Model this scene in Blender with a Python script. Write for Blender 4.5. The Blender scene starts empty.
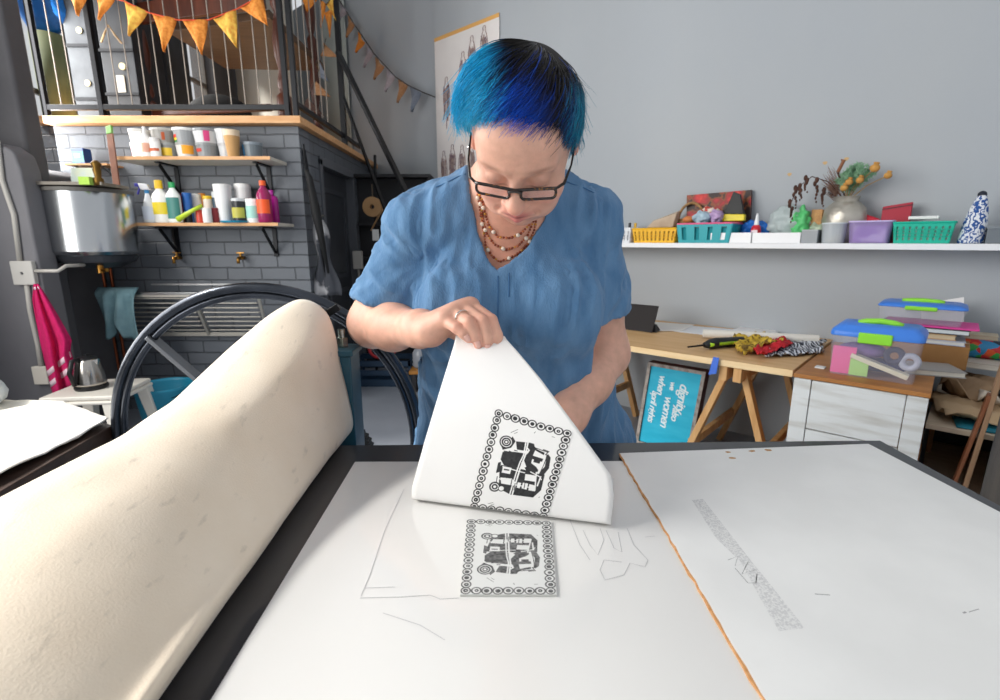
import bpy, bmesh, math, random
import numpy as np
from mathutils import Vector, Matrix
random.seed(7); np.random.seed(7)
C = bpy.context.scene.collection
SC = bpy.context.scene
R = math.radians

# ------------------------------------------------------------------ camera
F, CX, CY, H = 500.0, 500.0, 350.0, 1.345
TH = math.atan(109.0 / 500.0)
cam_d = bpy.data.cameras.new('camera'); cam = bpy.data.objects.new('camera', cam_d); C.objects.link(cam)
cam_d.sensor_width = 36; cam_d.lens = 18.0; cam_d.clip_start = .02
cam.location = (0, 0, H); cam.rotation_euler = (math.pi / 2 - TH, 0, 0)
SC.camera = cam
cam_d.dof.use_dof = True; cam_d.dof.focus_distance = .95; cam_d.dof.aperture_fstop = 7.1

# ------------------------------------------------------------------ light
wd = bpy.data.worlds.new('world'); SC.world = wd; wd.use_nodes = True
bg = wd.node_tree.nodes['Background']
bg.inputs[0].default_value = (.93, .96, 1, 1); bg.inputs[1].default_value = 0.50

def area(name, loc, rot, sx, sy, power, col=(1, 1, 1)):
    l = bpy.data.lights.new(name, 'AREA'); l.shape = 'RECTANGLE'; l.size = sx; l.size_y = sy; l.energy = power; l.color = col
    o = bpy.data.objects.new(name, l); C.objects.link(o); o.location = loc; o.rotation_euler = rot
    return o
# daylight through the big window on the left wall and through the loft window
area('window_daylight_left', (-3.28, .75, 2.45), (0, R(-90), 0), 2.8, 3.3, 160, (1, .985, .95))
area('window_daylight_loft', (-3.25, 4.2, 2.45), (0, R(-90), 0), 1.2, 1.5, 60, (1, .99, .97))
sun_d = bpy.data.lights.new('sun', 'SUN'); sun_d.energy = 7.5; sun_d.angle = R(12); sun_d.color = (1, .965, .91)
sun = bpy.data.objects.new('sun', sun_d); C.objects.link(sun)
sun.rotation_euler = Vector((-.70, -.16, .70)).to_track_quat('Z', 'Y').to_euler()

vs = SC.view_settings
vs.view_transform = 'Standard'; vs.look = 'None'; vs.gamma = 1; vs.use_curve_mapping = False; vs.exposure = 0.45

# ------------------------------------------------------------------ helpers: picture rays
ct, st = math.cos(TH), math.sin(TH)
def ray(px, py):
    u = (px - CX) / F; v = (CY - py) / F
    return Vector((u, ct + v * st, -st + v * ct))
def at_y(px, py, y):
    d = ray(px, py); t = y / d.y
    return Vector((d.x * t, y, H + d.z * t))
def at_z(px, py, z):
    d = ray(px, py); t = (z - H) / d.z
    return Vector((d.x * t, d.y * t, z))
def proj(p):
    x, y, z = p[0], p[1], p[2] - H
    dep = y * ct - z * st; up = y * st + z * ct
    return CX + F * x / dep, CY - F * up / dep
# the long grey wall stands at an angle: a runs along it, b towards it
WA = R(-42)
wx, wy = math.cos(WA), math.sin(WA)
def W(a, b, z=0.0): return Vector((a * wx - b * wy, a * wy + b * wx, z))
def ab(p): return (p[0] * wx + p[1] * wy, -p[0] * wy + p[1] * wx)
def at_b(px, py, b):
    d = ray(px, py); bb = ab(d)[1]; t = b / bb
    return (ab(d)[0] * t, H + d.z * t)          # (a, z)

# ------------------------------------------------------------------ helpers: materials
def lin(c):
    if isinstance(c, str):
        c = c.lstrip('#'); c = [int(c[i:i + 2], 16) / 255 for i in (0, 2, 4)]
    return tuple((x / 12.92 if x <= .04045 else ((x + .055) / 1.055) ** 2.4) for x in c[:3]) + (1,)
_mats = {}
def mat(key, col, rough=.6, metal=0, col2=None, nscale=6, ndet=4, contrast=(.35, .65), bump=0, bscale=60, stretch=None,
        alpha=1, trans=0, ior=1.45, coat=0, attr=None, sheen=0, sss=0):
    if key in _mats: return _mats[key]
    m = bpy.data.materials.new(key); m.use_nodes = True; nt = m.node_tree; N = nt.nodes; L = nt.links
    b = N['Principled BSDF']
    b.inputs['Roughness'].default_value = rough; b.inputs['Metallic'].default_value = metal
    b.inputs['IOR'].default_value = ior
    b.inputs['Transmission Weight'].default_value = trans
    b.inputs['Alpha'].default_value = alpha
    b.inputs['Coat Weight'].default_value = coat
    b.inputs['Sheen Weight'].default_value = sheen
    if sss:
        b.inputs['Subsurface Weight'].default_value = sss; b.inputs['Subsurface Radius'].default_value = (.012, .005, .003)
        b.inputs['Subsurface Scale'].default_value = 1.0
    c1 = lin(col)
    tc = N.new('ShaderNodeTexCoord'); mp = N.new('ShaderNodeMapping'); L.new(tc.outputs['Object'], mp.inputs[0])
    if stretch: mp.inputs['Scale'].default_value = stretch
    if attr:
        at = N.new('ShaderNodeAttribute'); at.attribute_name = attr
        src = at.outputs['Color']
    else: src = None
    if col2 is not None or attr:
        nz = N.new('ShaderNodeTexNoise'); nz.inputs['Scale'].default_value = nscale; nz.inputs['Detail'].default_value = ndet
        L.new(mp.outputs[0], nz.inputs[0])
        rp = N.new('ShaderNodeValToRGB'); rp.color_ramp.elements[0].position = contrast[0]; rp.color_ramp.elements[1].position = contrast[1]
        L.new(nz.outputs[0], rp.inputs[0])
        if attr:
            rp.color_ramp.elements[0].color = (.82, .82, .82, 1); rp.color_ramp.elements[1].color = (1.1, 1.1, 1.1, 1)
            mx = N.new('ShaderNodeMix'); mx.data_type = 'RGBA'; mx.blend_type = 'MULTIPLY'; mx.inputs[0].default_value = 1
            L.new(src, mx.inputs[6]); L.new(rp.outputs[0], mx.inputs[7]); L.new(mx.outputs[2], b.inputs['Base Color'])
        else:
            rp.color_ramp.elements[0].color = c1; rp.color_ramp.elements[1].color = lin(col2)
            L.new(rp.outputs[0], b.inputs['Base Color'])
    else: b.inputs['Base Color'].default_value = c1
    if bump:
        n2 = N.new('ShaderNodeTexNoise'); n2.inputs['Scale'].default_value = bscale; n2.inputs['Detail'].default_value = 5
        L.new(mp.outputs[0], n2.inputs[0])
        bp = N.new('ShaderNodeBump'); bp.inputs['Strength'].default_value = bump; bp.inputs['Distance'].default_value = .01
        L.new(n2.outputs[0], bp.inputs['Height']); L.new(bp.outputs[0], b.inputs['Normal'])
    _mats[key] = m
    return m
def wood(key, c1, c2, stretch=(1.5, 14, 14), rough=.5, nscale=2.2):
    return mat(key, c1, rough, col2=c2, nscale=nscale, ndet=8, contrast=(.3, .7), stretch=stretch, bump=.12, bscale=5)
def plain(c, rough=.45, **k): return mat('p_%s_%s' % (c, rough), c, rough, **k)
def brick_mat(key, c1, c2, mortar, axis='xz'):
    if key in _mats: return _mats[key]
    m = bpy.data.materials.new(key); m.use_nodes = True; nt = m.node_tree; N = nt.nodes; L = nt.links
    b = N['Principled BSDF']; b.inputs['Roughness'].default_value = .55
    tc = N.new('ShaderNodeTexCoord'); sp = N.new('ShaderNodeSeparateXYZ'); cb = N.new('ShaderNodeCombineXYZ')
    L.new(tc.outputs['Object'], sp.inputs[0])
    L.new(sp.outputs[0 if axis == 'xz' else 1], cb.inputs[0]); L.new(sp.outputs[2], cb.inputs[1])
    nz0 = N.new('ShaderNodeTexNoise'); nz0.inputs['Scale'].default_value = 9; L.new(cb.outputs[0], nz0.inputs[0])
    vm = N.new('ShaderNodeVectorMath'); vm.operation = 'MULTIPLY_ADD'; L.new(nz0.outputs['Color'], vm.inputs[0]); vm.inputs[1].default_value = (.014,) * 3; L.new(cb.outputs[0], vm.inputs[2])
    br = N.new('ShaderNodeTexBrick'); L.new(vm.outputs[0], br.inputs[0])
    br.inputs['Color1'].default_value = lin(c1); br.inputs['Color2'].default_value = lin(c2); br.inputs['Mortar'].default_value = lin(mortar)
    br.inputs['Scale'].default_value = 1; br.inputs['Mortar Size'].default_value = .006; br.inputs['Mortar Smooth'].default_value = .5
    br.inputs['Brick Width'].default_value = .262; br.inputs['Row Height'].default_value = .096
    L.new(br.outputs['Color'], b.inputs['Base Color'])
    nz = N.new('ShaderNodeTexNoise'); nz.inputs['Scale'].default_value = 35; nz.inputs['Detail'].default_value = 5; L.new(tc.outputs['Object'], nz.inputs[0])
    ad = N.new('ShaderNodeMath'); ad.operation = 'MULTIPLY_ADD'; L.new(nz.outputs[0], ad.inputs[0]); ad.inputs[1].default_value = .25
    iv = N.new('ShaderNodeMath'); iv.operation = 'SUBTRACT'; iv.inputs[0].default_value = 1; L.new(br.outputs['Fac'], iv.inputs[1]); L.new(iv.outputs[0], ad.inputs[2])
    bp = N.new('ShaderNodeBump'); bp.inputs['Strength'].default_value = .9; bp.inputs['Distance'].default_value = .012
    L.new(ad.outputs[0], bp.inputs['Height']); L.new(bp.outputs[0], b.inputs['Normal'])
    _mats[key] = m; return m

# ------------------------------------------------------------------ helpers: meshes
def chain_matrix(o):
    m = o.matrix_basis.copy()
    while o.parent: o = o.parent; m = o.matrix_basis @ m
    return m
class MB:
    def __init__(s): s.v = []; s.f = []
    def add(s, vs, fs):
        k = len(s.v); s.v += [tuple(p) for p in vs]; s.f += [tuple(i + k for i in f) for f in fs]; return s
    def hexa(s, p):   # 4 bottom ccw, 4 top ccw
        return s.add(p, [(3, 2, 1, 0), (4, 5, 6, 7), (0, 1, 5, 4), (1, 2, 6, 5), (2, 3, 7, 6), (3, 0, 4, 7)])
    def box(s, x0, x1, y0, y1, z0, z1, tx=1, ty=1):   # tx, ty taper the bottom
        cx, cy = (x0 + x1) / 2, (y0 + y1) / 2; hx, hy = (x1 - x0) / 2, (y1 - y0) / 2
        b = [(cx + a * hx * tx, cy + c * hy * ty, z0) for a, c in ((-1, -1), (1, -1), (1, 1), (-1, 1))]
        t = [(cx + a * hx, cy + c * hy, z1) for a, c in ((-1, -1), (1, -1), (1, 1), (-1, 1))]
        return s.hexa(b + t)
    def beam(s, p0, p1, w, d, up=(0, 0, 1)):
        p0, p1 = Vector(p0), Vector(p1); t = (p1 - p0).normalized(); u = Vector(up)
        a = t.cross(u)
        if a.length < 1e-4: a = t.cross(Vector((0, 1, 0)))
        a.normalize(); c = a.cross(t).normalized(); a *= w / 2; c *= d / 2
        return s.hexa([p0 - a - c, p0 + a - c, p0 + a + c, p0 - a + c, p1 - a - c, p1 + a - c, p1 + a + c, p1 - a + c])
    def tube(s, pts, r, n=10, closed=False, cap=True):
        pts = [Vector(p) for p in pts]; m = len(pts); rr = r if hasattr(r, '__len__') else [r] * m
        vs = []; prev = None
        for i, p in enumerate(pts):
            a = pts[i - 1] if (i > 0 or closed) else p; b = pts[(i + 1) % m] if (i < m - 1 or closed) else p
            t = (b - a); t = t.normalized() if t.length > 1e-9 else Vector((0, 0, 1))
            if prev is None:
                x = t.cross(Vector((0, 0, 1)))
                if x.length < .05: x = t.cross(Vector((0, 1, 0)))
            else: x = prev - t * prev.dot(t)
            x.normalize(); y = t.cross(x); prev = x
            for k in range(n):
                an = 2 * math.pi * k / n; vs.append(p + (x * math.cos(an) + y * math.sin(an)) * rr[i])
        fs = []
        for i in range(m if closed else m - 1):
            j = (i + 1) % m
            for k in range(n):
                fs.append((i * n + k, i * n + (k + 1) % n, j * n + (k + 1) % n, j * n + k))
        if cap and not closed: fs += [tuple(range(n))[::-1], tuple((m - 1) * n + k for k in range(n))]
        return s.add(vs, fs)
    def cyl(s, p0, p1, r0, r1=None, n=20): return s.tube([p0, p1], [r0, r0 if r1 is None else r1], n)
    def lathe(s, prof, n=24, c=(0, 0, 0), sx=1, sy=1, cap=True):
        vs = []; fs = []
        for r, z in prof:
            for k in range(n):
                a = 2 * math.pi * k / n; vs.append((c[0] + r * sx * math.cos(a), c[1] + r * sy * math.sin(a), c[2] + z))
        for i in range(len(prof) - 1):
            for k in range(n): fs.append((i * n + k, i * n + (k + 1) % n, (i + 1) * n + (k + 1) % n, (i + 1) * n + k))
        if cap: fs += [tuple(range(n))[::-1], tuple((len(prof) - 1) * n + k for k in range(n))]
        return s.add(vs, fs)
    def prism(s, poly, z0, z1):
        n = len(poly)
        return s.add([(x, y, z0) for x, y in poly] + [(x, y, z1) for x, y in poly],
                     [tuple(range(n))[::-1], tuple(range(n, 2 * n))] + [(i, (i + 1) % n, n + (i + 1) % n, n + i) for i in range(n)])
    def extr(s, pts, d):   # planar world polygon pushed by d
        n = len(pts); d = Vector(d)
        return s.add([Vector(p) for p in pts] + [Vector(p) + d for p in pts],
                     [tuple(range(n))[::-1], tuple(range(n, 2 * n))] + [(i, (i + 1) % n, n + (i + 1) % n, n + i) for i in range(n)])
    def sph(s, c, r, n=12, m=8, sx=1, sy=1, sz=1):
        vs = []; fs = []
        for i in range(m + 1):
            t = math.pi * i / m; q = max(math.sin(t), .02)
            for k in range(n):
                a = 2 * math.pi * k / n; vs.append((c[0] + r * sx * q * math.cos(a), c[1] + r * sy * q * math.sin(a), c[2] - r * sz * math.cos(t)))
        for i in range(m):
            for k in range(n): fs.append((i * n + k, i * n + (k + 1) % n, (i + 1) * n + (k + 1) % n, (i + 1) * n + k))
        fs += [tuple(range(n))[::-1], tuple(m * n + k for k in range(n))]
        return s.add(vs, fs)
    def grid(s, rows):
        n = len(rows[0]); vs = [p for r in rows for p in r]
        return s.add(vs, [(i * n + j, i * n + j + 1, (i + 1) * n + j + 1, (i + 1) * n + j) for i in range(len(rows) - 1) for j in range(n - 1)])
    def build(s, name, m, parent=None, bevel=0, smooth=False, world=False, solid=0, sub=0, loc=None, rz=0, seg=2):
        me = bpy.data.meshes.new(name)
        vs = s.v
        if world and parent is not None:
            iv = chain_matrix(parent).inverted(); vs = [iv @ Vector(p) for p in vs]
        me.from_pydata([tuple(p) for p in vs], [], s.f); me.update()
        bm = bmesh.new(); bm.from_mesh(me); bmesh.ops.recalc_face_normals(bm, faces=bm.faces); bm.to_mesh(me); bm.free()
        o = bpy.data.objects.new(name, me); C.objects.link(o)
        if m: me.materials.append(m)
        if parent is not None: o.parent = parent
        if loc is not None: o.location = loc
        if rz: o.rotation_euler = (0, 0, rz)
        if smooth: me.polygons.foreach_set('use_smooth', [True] * len(me.polygons))
        if solid:
            md = o.modifiers.new('solid', 'SOLIDIFY'); md.thickness = solid; md.offset = 0
        if bevel:
            md = o.modifiers.new('bevel', 'BEVEL'); md.width = bevel; md.segments = seg; md.limit_method = 'ANGLE'; md.angle_limit = R(40)
            if not smooth: me.polygons.foreach_set('use_smooth', [True] * len(me.polygons)); md.harden_normals = True
        if sub:
            md = o.modifiers.new('sub', 'SUBSURF'); md.levels = md.render_levels = sub
        return o
def tag(o, label=None, cat=None, group=None, kind=None):
    if label: o['label'] = label
    if cat: o['category'] = cat
    if group: o['group'] = group
    if kind: o['kind'] = kind
    return o
def thing(name, label, cat, loc=(0, 0, 0), rz=0, group=None):
    o = bpy.data.objects.new(name, None); C.objects.link(o); o.empty_display_size = .05
    o.location = loc; o.rotation_euler = (0, 0, rz)
    return tag(o, label, cat, group)
def struct(o): o['kind'] = 'structure'; return o
def dup(root, loc, rz=None, label=None, mats=None):
    r = root.copy(); C.objects.link(r); r.location = loc
    if rz is not None: r.rotation_euler = (0, 0, rz)
    if label: r['label'] = label
    for ch in list(root.children):
        c = ch.copy(); C.objects.link(c); c.parent = r
        if mats and ch.name.split('.')[0] in mats:
            c.data = c.data.copy(); c.data.materials[0] = mats[ch.name.split('.')[0]]
        for g in ch.children:
            d = g.copy(); C.objects.link(d); d.parent = c
    return r
def rrect(w, h, r, n=5):
    out = []
    for cx, cy, a0 in ((w / 2 - r, h / 2 - r, 0), (-w / 2 + r, h / 2 - r, 90), (-w / 2 + r, -h / 2 + r, 180), (w / 2 - r, -h / 2 + r, 270)):
        for i in range(n + 1):
            a = R(a0 + 90 * i / n); out.append((cx + r * math.cos(a), cy + r * math.sin(a)))
    return out
def lerp(a, b, t): return a + (b - a) * t
def interp(x, xs, ys): return float(np.interp(x, xs, ys))
# smooth value noise for displacing meshes
_rng = np.random.RandomState(3); _lat = _rng.rand(32, 32, 32).astype(np.float32)
def vnoise(P):
    P = np.asarray(P, dtype=np.float64); i = np.floor(P).astype(int); f = P - i; f = f * f * (3 - 2 * f); i &= 31; j = (i + 1) & 31
    x0, y0, z0 = i.T; x1, y1, z1 = j.T; fx, fy, fz = f.T
    L = _lat
    a = L[x0, y0, z0] * (1 - fx) + L[x1, y0, z0] * fx; b = L[x0, y1, z0] * (1 - fx) + L[x1, y1, z0] * fx
    c = L[x0, y0, z1] * (1 - fx) + L[x1, y0, z1] * fx; d = L[x0, y1, z1] * (1 - fx) + L[x1, y1, z1] * fx
    return ((a * (1 - fy) + b * fy) * (1 - fz) + (c * (1 - fy) + d * fy) * fz) * 2 - 1

# ================================================================== materials in common
M_black = mat('black_steel', '#1b1c1f', .42, .6)
M_steel = mat('brushed_steel', '#b8b8b8', .28, 1, col2='#8f9193', nscale=3, stretch=(1, 1, 20), bump=.03)
M_pine = wood('pine', '#dcb27c', '#c99a60')
M_pineV = wood('pine_upright', '#dbaf78', '#bf8d55', stretch=(14, 14, 1.2))
M_white = plain('#eeeeec', .4)
M_brown = wood('turned_wood', '#5a2c1a', '#3a1a10', stretch=(8, 8, 1.5), rough=.35)

# ================================================================== room
o = MB().box(-3.6, 6.5, -1.5, 8.5, -.1, 0).build('floor', mat('floor_paint', '#8d929b', .28, col2='#7d828b', nscale=1.3, bump=.03, bscale=20)); struct(o)
wallm = mat('wall_plaster', '#a4aab1', .75, col2='#adb1b4', nscale=1.1, ndet=8, contrast=(.2, .8), bump=.5, bscale=7, stretch=(1, 1, .5))
b = MB(); a0, a1 = -7.2, 3.4; zt = 4.3
b.hexa([W(a0, 3.65, 0), W(a1, 3.65, 0), W(a1, 3.8, 0), W(a0, 3.8, 0), W(a0, 3.65, zt), W(a1, 3.65, zt), W(a1, 3.8, zt), W(a0, 3.8, zt)])
struct(b.build('wall_back', wallm))
# left wall with window openings; unseen height added to keep sun off wall_back
lm = mat('wall_left_paint', '#4c4b4d', .7, col2='#454548', nscale=3, bump=.3, bscale=25)
b = MB()
X0, X1 = -3.6, -3.35
b.box(X0, X1, -1.5, 8.2, 0, 1.05).box(X0, X1, -1.5, -.9, 1.05, 11).box(X0, X1, 2.4, 3.4, 1.05, 11).box(X0, X1, 6.4, 8.2, 1.05, 11)
b.box(X0, X1, -.9, 2.4, 4.12, 11).box(X0, X1, 3.4, 6.4, 3.8, 11).box(X0, X1, 3.4, 6.4, 1.05, 1.75)
struct(b.build('wall_left', lm))
M_glass = mat('window_glass', '#ffffff', .02, alpha=.06)
for n_, (y0, y1, z0, z1, ny, nz) in enumerate(((-.9, 2.4, 1.05, 4.12, 4, 4), (3.4, 6.4, 1.75, 3.8, 4, 3)), 1):
    b = MB(); x = -3.46
    for i in range(ny + 1):
        yy = lerp(y0, y1, i / ny); b.box(x - .02, x + .02, yy - .018, yy + .018, z0, z1)
    for i in range(nz + 1):
        zz = lerp(z0, z1, i / nz); b.box(x - .02, x + .02, y0, y1, zz - .018, zz + .018)
    w_ = b.build('window_%d' % n_, mat('window_bar', '#5b5650', .5)); struct(w_)
    MB().box(x - .003, x + .003, y0, y1, z0, z1).build('window_glass', M_glass, w_)
# dark column by the window, thicker wall below with its side shade in the colour
colm = mat('column_paint', '#565558', .75, col2='#4d4c50', nscale=2.5, bump=.45, bscale=14)
def bulge(pts, y0, y1, name, m=colm, bevel=.03):
    b = MB(); n = len(pts)
    b.add([(x, y0, z) for x, z in pts] + [(x, y1, z) for x, z in pts],
          [tuple(range(n)), tuple(range(n, 2 * n))[::-1]] + [(i, (i + 1) % n, n + (i + 1) % n, n + i) for i in range(n)])
    return struct(b.build(name, m, bevel=bevel))
bulge([(-3.35, 0), (-2.94, 0), (-2.94, 4.3), (-3.35, 4.3)], 3.30, 3.45, 'trim_1')
bulge([(-3.35, 0), (-3.04, 0), (-3.04, 1.70), (-3.07, 1.79), (-3.15, 1.83), (-3.35, 1.85)], 3.45, 3.9, 'trim_2', colm, .02)
bulge([(-3.6, 0), (-2.87, 0), (-2.87, 1.76), (-2.89, 1.86), (-2.96, 1.91), (-3.6, 1.93)], 3.15, 3.30, 'trim_5', mat('column_face_sunlit', '#77767a', .7, col2='#6b6a6e', nscale=2, bump=.3, bscale=10), .02)  # lighter grey than the column: sunlight on this front put into the colour

# brick block carrying the loft
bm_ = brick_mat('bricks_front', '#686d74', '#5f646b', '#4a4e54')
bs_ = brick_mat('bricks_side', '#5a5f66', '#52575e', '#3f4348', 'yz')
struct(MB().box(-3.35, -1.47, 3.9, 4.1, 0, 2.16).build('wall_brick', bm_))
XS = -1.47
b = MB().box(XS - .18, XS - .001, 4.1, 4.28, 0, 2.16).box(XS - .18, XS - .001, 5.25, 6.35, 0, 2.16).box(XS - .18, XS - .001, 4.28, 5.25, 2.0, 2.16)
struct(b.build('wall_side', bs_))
struct(MB().prism([(-3.35,4.1),(XS-.02,4.1),(XS-.02,6.1),(-3.35,7.8)], 2.1, 2.16).build('ceiling', mat('loft_under', '#55524e', .8)))
# dark door in its frame
d = thing('door_1', 'dark grey door under the loft', 'door', (XS - .06, 4.32, 0)); struct(d); del d['category']
MB().box(-.05, .0, .02, .88, .01, 1.95).build('door_panel', mat('door_paint', '#303338', .45, col2='#3a3d42', nscale=4), d, bevel=.004)
b = MB()
for z0, z1 in ((.15, .9), (1.0, 1.8)):
    b.box(.0, .012, .12, .16, z0, z1).box(.0, .012, .74, .78, z0, z1).box(.0, .012, .12, .78, z0, z0 + .04).box(.0, .012, .12, .78, z1 - .04, z1)
b.build('door_moulding', mat('door_moulding', '#3c3f45', .4), d)
b = MB().box(-.1, .075, -.04, .02, 0, 2.0).box(-.1, .075, .89, .95, 0, 2.0).box(-.1, .075, -.04, .95, 1.95, 2.02)
b.build('door_frame', mat('door_frame', '#55585e', .45), d, bevel=.004)
b = MB().cyl((0, .1, 1.0), (.05, .1, 1.0), .012).cyl((.05, .1, 1.0), (.05, .2, 1.0), .009); b.build('door_handle', M_steel, d)

# loft deck with its orange edge board
o = MB().prism([(-3.35,3.82),(-1.42,3.82),(-1.42,6.14),(-3.35,7.85)], 2.165, 2.215).build('loft_deck', mat('loft_edge', '#d8a878', .5, col2='#c9925c', nscale=5, stretch=(1, 6, 6)), bevel=.003)
tag(o, 'long wooden loft floor with a pale orange front edge above the bricks', 'loft floor')
# corrugated wall panels at the back of the loft
b = MB(); pts = []
n = 110; p0, p1 = W(-6.2, 3.62), W(at_b(348, 60, 3.62)[0], 3.62)
rows = [[], []]
for i in range(n + 1):
    t = i / n; q = p0.lerp(p1, t) + Vector((wy, -wx, 0)) * (.012 * math.sin(i * math.pi / 2.0) + .012)
    rows[0].append((q.x, q.y, 2.2)); rows[1].append((q.x, q.y, 4.2))
b.grid(rows); o = b.build('trim_3', mat('corrugated', '#b9bdb7', .5), smooth=True, solid=.004); struct(o)

# ================================================================== the press and its bed
TZ = .92
press = thing('printing_press', 'big black and teal etching press with a large spoked hand wheel', 'printing press', (-.55, 1.1, 0))
A_, B_, B2 = at_z(335, 446, TZ), at_z(880, 440, TZ), at_z(1000, 505, TZ)
def ext(p, q, y):  # go on along p->q till depth y
    t = (y - p.y) / (q.y - p.y); return p.lerp(q, t)
Bn = ext(B_, B2, .05)
M_bed = mat('bed_black', '#26262a', .33, col2='#2e2e33', nscale=8, coat=.4)
M_teal = mat('press_teal', '#1d4a5c', .35, col2='#27586a', nscale=9, coat=.2)
poly = [(-.80, A_.y - .005), (-.80, .05), (Bn.x, Bn.y), (B_.x, B_.y)]
MB().prism(poly, TZ - .035, TZ).build('press_bed', M_bed, press, world=True, bevel=.003)
b = MB()
for x in (-.28, .55):
    for y in (.25, .92): b.box(x - .03, x + .03, y - .03, y + .03, 0, TZ - .08)
b.box(-.55, .62, .22, .28, TZ - .12, TZ - .036).box(-.55, .62, .89, .95, TZ - .12, TZ - .036)
b.build('press_stand', M_black, press, world=True)
for yy in (1.07, .0):
    b = MB().box(-.41, -.318, yy - .035, yy + .035, 0, 1.105).box(-.425, -.312, yy - .04, yy + .04, 1.105, 1.118)
    b.box(-.74, -.655, yy - .035, yy + .035, 0, .88).box(-.74, -.32, yy - .03, yy + .03, .70, .80)
    f_ = b.build('side_frame', M_teal, press, world=True, bevel=.003)
    if yy > 1:
        for bx, r_ in ((-.375, .016), (-.345, .013)):
            MB().cyl((bx, yy, 1.118), (bx, yy, 1.14), r_, n=6).cyl((bx, yy, 1.14), (bx, yy, 1.158), r_ * .6, n=10).build('bolt', mat('bolt', '#b9c4c0', .25, 1), f_, world=True)
MB().cyl((-.53, .36, .985), (-.53, 1.06, .985), .060, n=40).build('top_roller', M_steel, press, world=True, smooth=False)
b = MB().box(-.402, -.378, 1.06, 1.10, 1.118, 1.2).beam((-.385, 1.085, 1.185), (-.353, 1.09, 1.205), .016, .016)
b.build('pressure_screw', M_black, press, world=True, bevel=.002)
# hand wheel
WY = 1.30
wc = at_y(269.6, 439, WY); WR = .418
wheel = MB()
pts = [(wc.x + WR * math.cos(R(a)), WY, wc.z + WR * math.sin(R(a))) for a in range(0, 360, 5)]
wheel.tube(pts, .0135, 12, closed=True)
pts = [(wc.x + (WR - .02) * math.cos(R(a)), WY, wc.z + (WR - .02) * math.sin(R(a))) for a in range(0, 360, 5)]
wheel.tube(pts, .009, 8, closed=True)
wh = wheel.build('hand_wheel', mat('wheel_paint', '#34383f', .24, .75, col2='#444850', nscale=12), press, world=True, smooth=True)
for a in (45, 135, 225, 315):
    e = Vector((wc.x + (WR - .01) * math.cos(R(a)), WY, wc.z + (WR - .01) * math.sin(R(a))))
    MB().beam(wc + Vector((math.cos(R(a)), 0, math.sin(R(a)))) * .05, e, .012, .034, up=(0, 1, 0)).build('spoke', mat('spoke', '#6a6d72', .35, .4), wh, world=True, bevel=.002)
MB().cyl((wc.x, WY - .03, wc.z), (wc.x, WY + .03, wc.z), .06).cyl((wc.x, 1.0, wc.z), (wc.x, WY, wc.z), .018).build('hub', M_black, wh, world=True, bevel=.003)
g = at_y(343, 452, 1.22); b = MB(); pr = []
for k in range(72):
    r_ = .083 if k % 2 else .078; pr.append((r_ * math.cos(2 * math.pi * k / 72), r_ * math.sin(2 * math.pi * k / 72)))
b.extr([(g.x + x, 1.2, g.z + z) for x, z in pr], (0, .03, 0)); b.build('gear', mat('gear', '#17181a', .6), press, world=True)

# felt blanket thrown over the roller
ys = [.12, .30, .39, .48, .64, .756, .906, .985, 1.03]
rz_ = [1.01, 1.03, 1.05, 1.070, 1.090, 1.112, 1.172, 1.217, 1.226]
rx_ = [-.56, -.54, -.53, -.525, -.482, -.470, -.452, -.418, -.408]
rows = []
for i in range(90):
    y = lerp(.12, 1.035, i / 89); rz1 = interp(y, ys, rz_); rx1 = interp(y, ys, rx_)
    w = np.clip((y - .45) / .5, 0, 1); w = w * w * (3 - 2 * w)
    bx = interp(y, [.1, .39, .9, 1.03], [-.302, -.315, -.338, -.336])
    hz = rz1 - TZ
    near = [(bx - .035, .004), (bx - .008, .006), (bx + .004, .035), (bx - .012, hz * .33), (bx - .05, hz * .6), (bx - .095, hz * .82), (bx - .14, hz * .93), (rx1, hz)]
    far = [(bx - .03, .004), (bx - .004, .006), (bx + .012, .03), (bx + .006, hz * .3), (bx - .006, hz * .55), (bx - .014, hz * .78), (bx - .032, hz * .93), (rx1, hz)]
    tail_n = [(rx1 - .045, hz - .012), (rx1 - .10, hz - .055), (rx1 - .17, hz - .13), (rx1 - .26, hz - .22)]
    tail_f = [(rx1 - .045, hz - .02), (rx1 - .10, hz - .085), (rx1 - .17, hz - .16), (rx1 - .29, hz - .26)]
    cs = [(lerp(p[0], q[0], w), lerp(p[1], q[1], w)) for p, q in zip(near + tail_n, far + tail_f)]
    # Catmull-Rom through the section
    out = []
    for k in range(len(cs) - 1):
        p0, p1, p2, p3 = cs[max(k - 1, 0)], cs[k], cs[k + 1], cs[min(k + 2, len(cs) - 1)]
        for t in np.linspace(0, 1, 7)[:-1]:
            out.append(tuple(.5 * (2 * p1[j] + (p2[j] - p0[j]) * t + (2 * p0[j] - 5 * p1[j] + 4 * p2[j] - p3[j]) * t * t + (3 * p1[j] - p0[j] - 3 * p2[j] + p3[j]) * t ** 3) for j in (0, 1)))
    rows.append([(x, y, max(TZ + z, TZ + .004)) for x, z in out])
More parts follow.
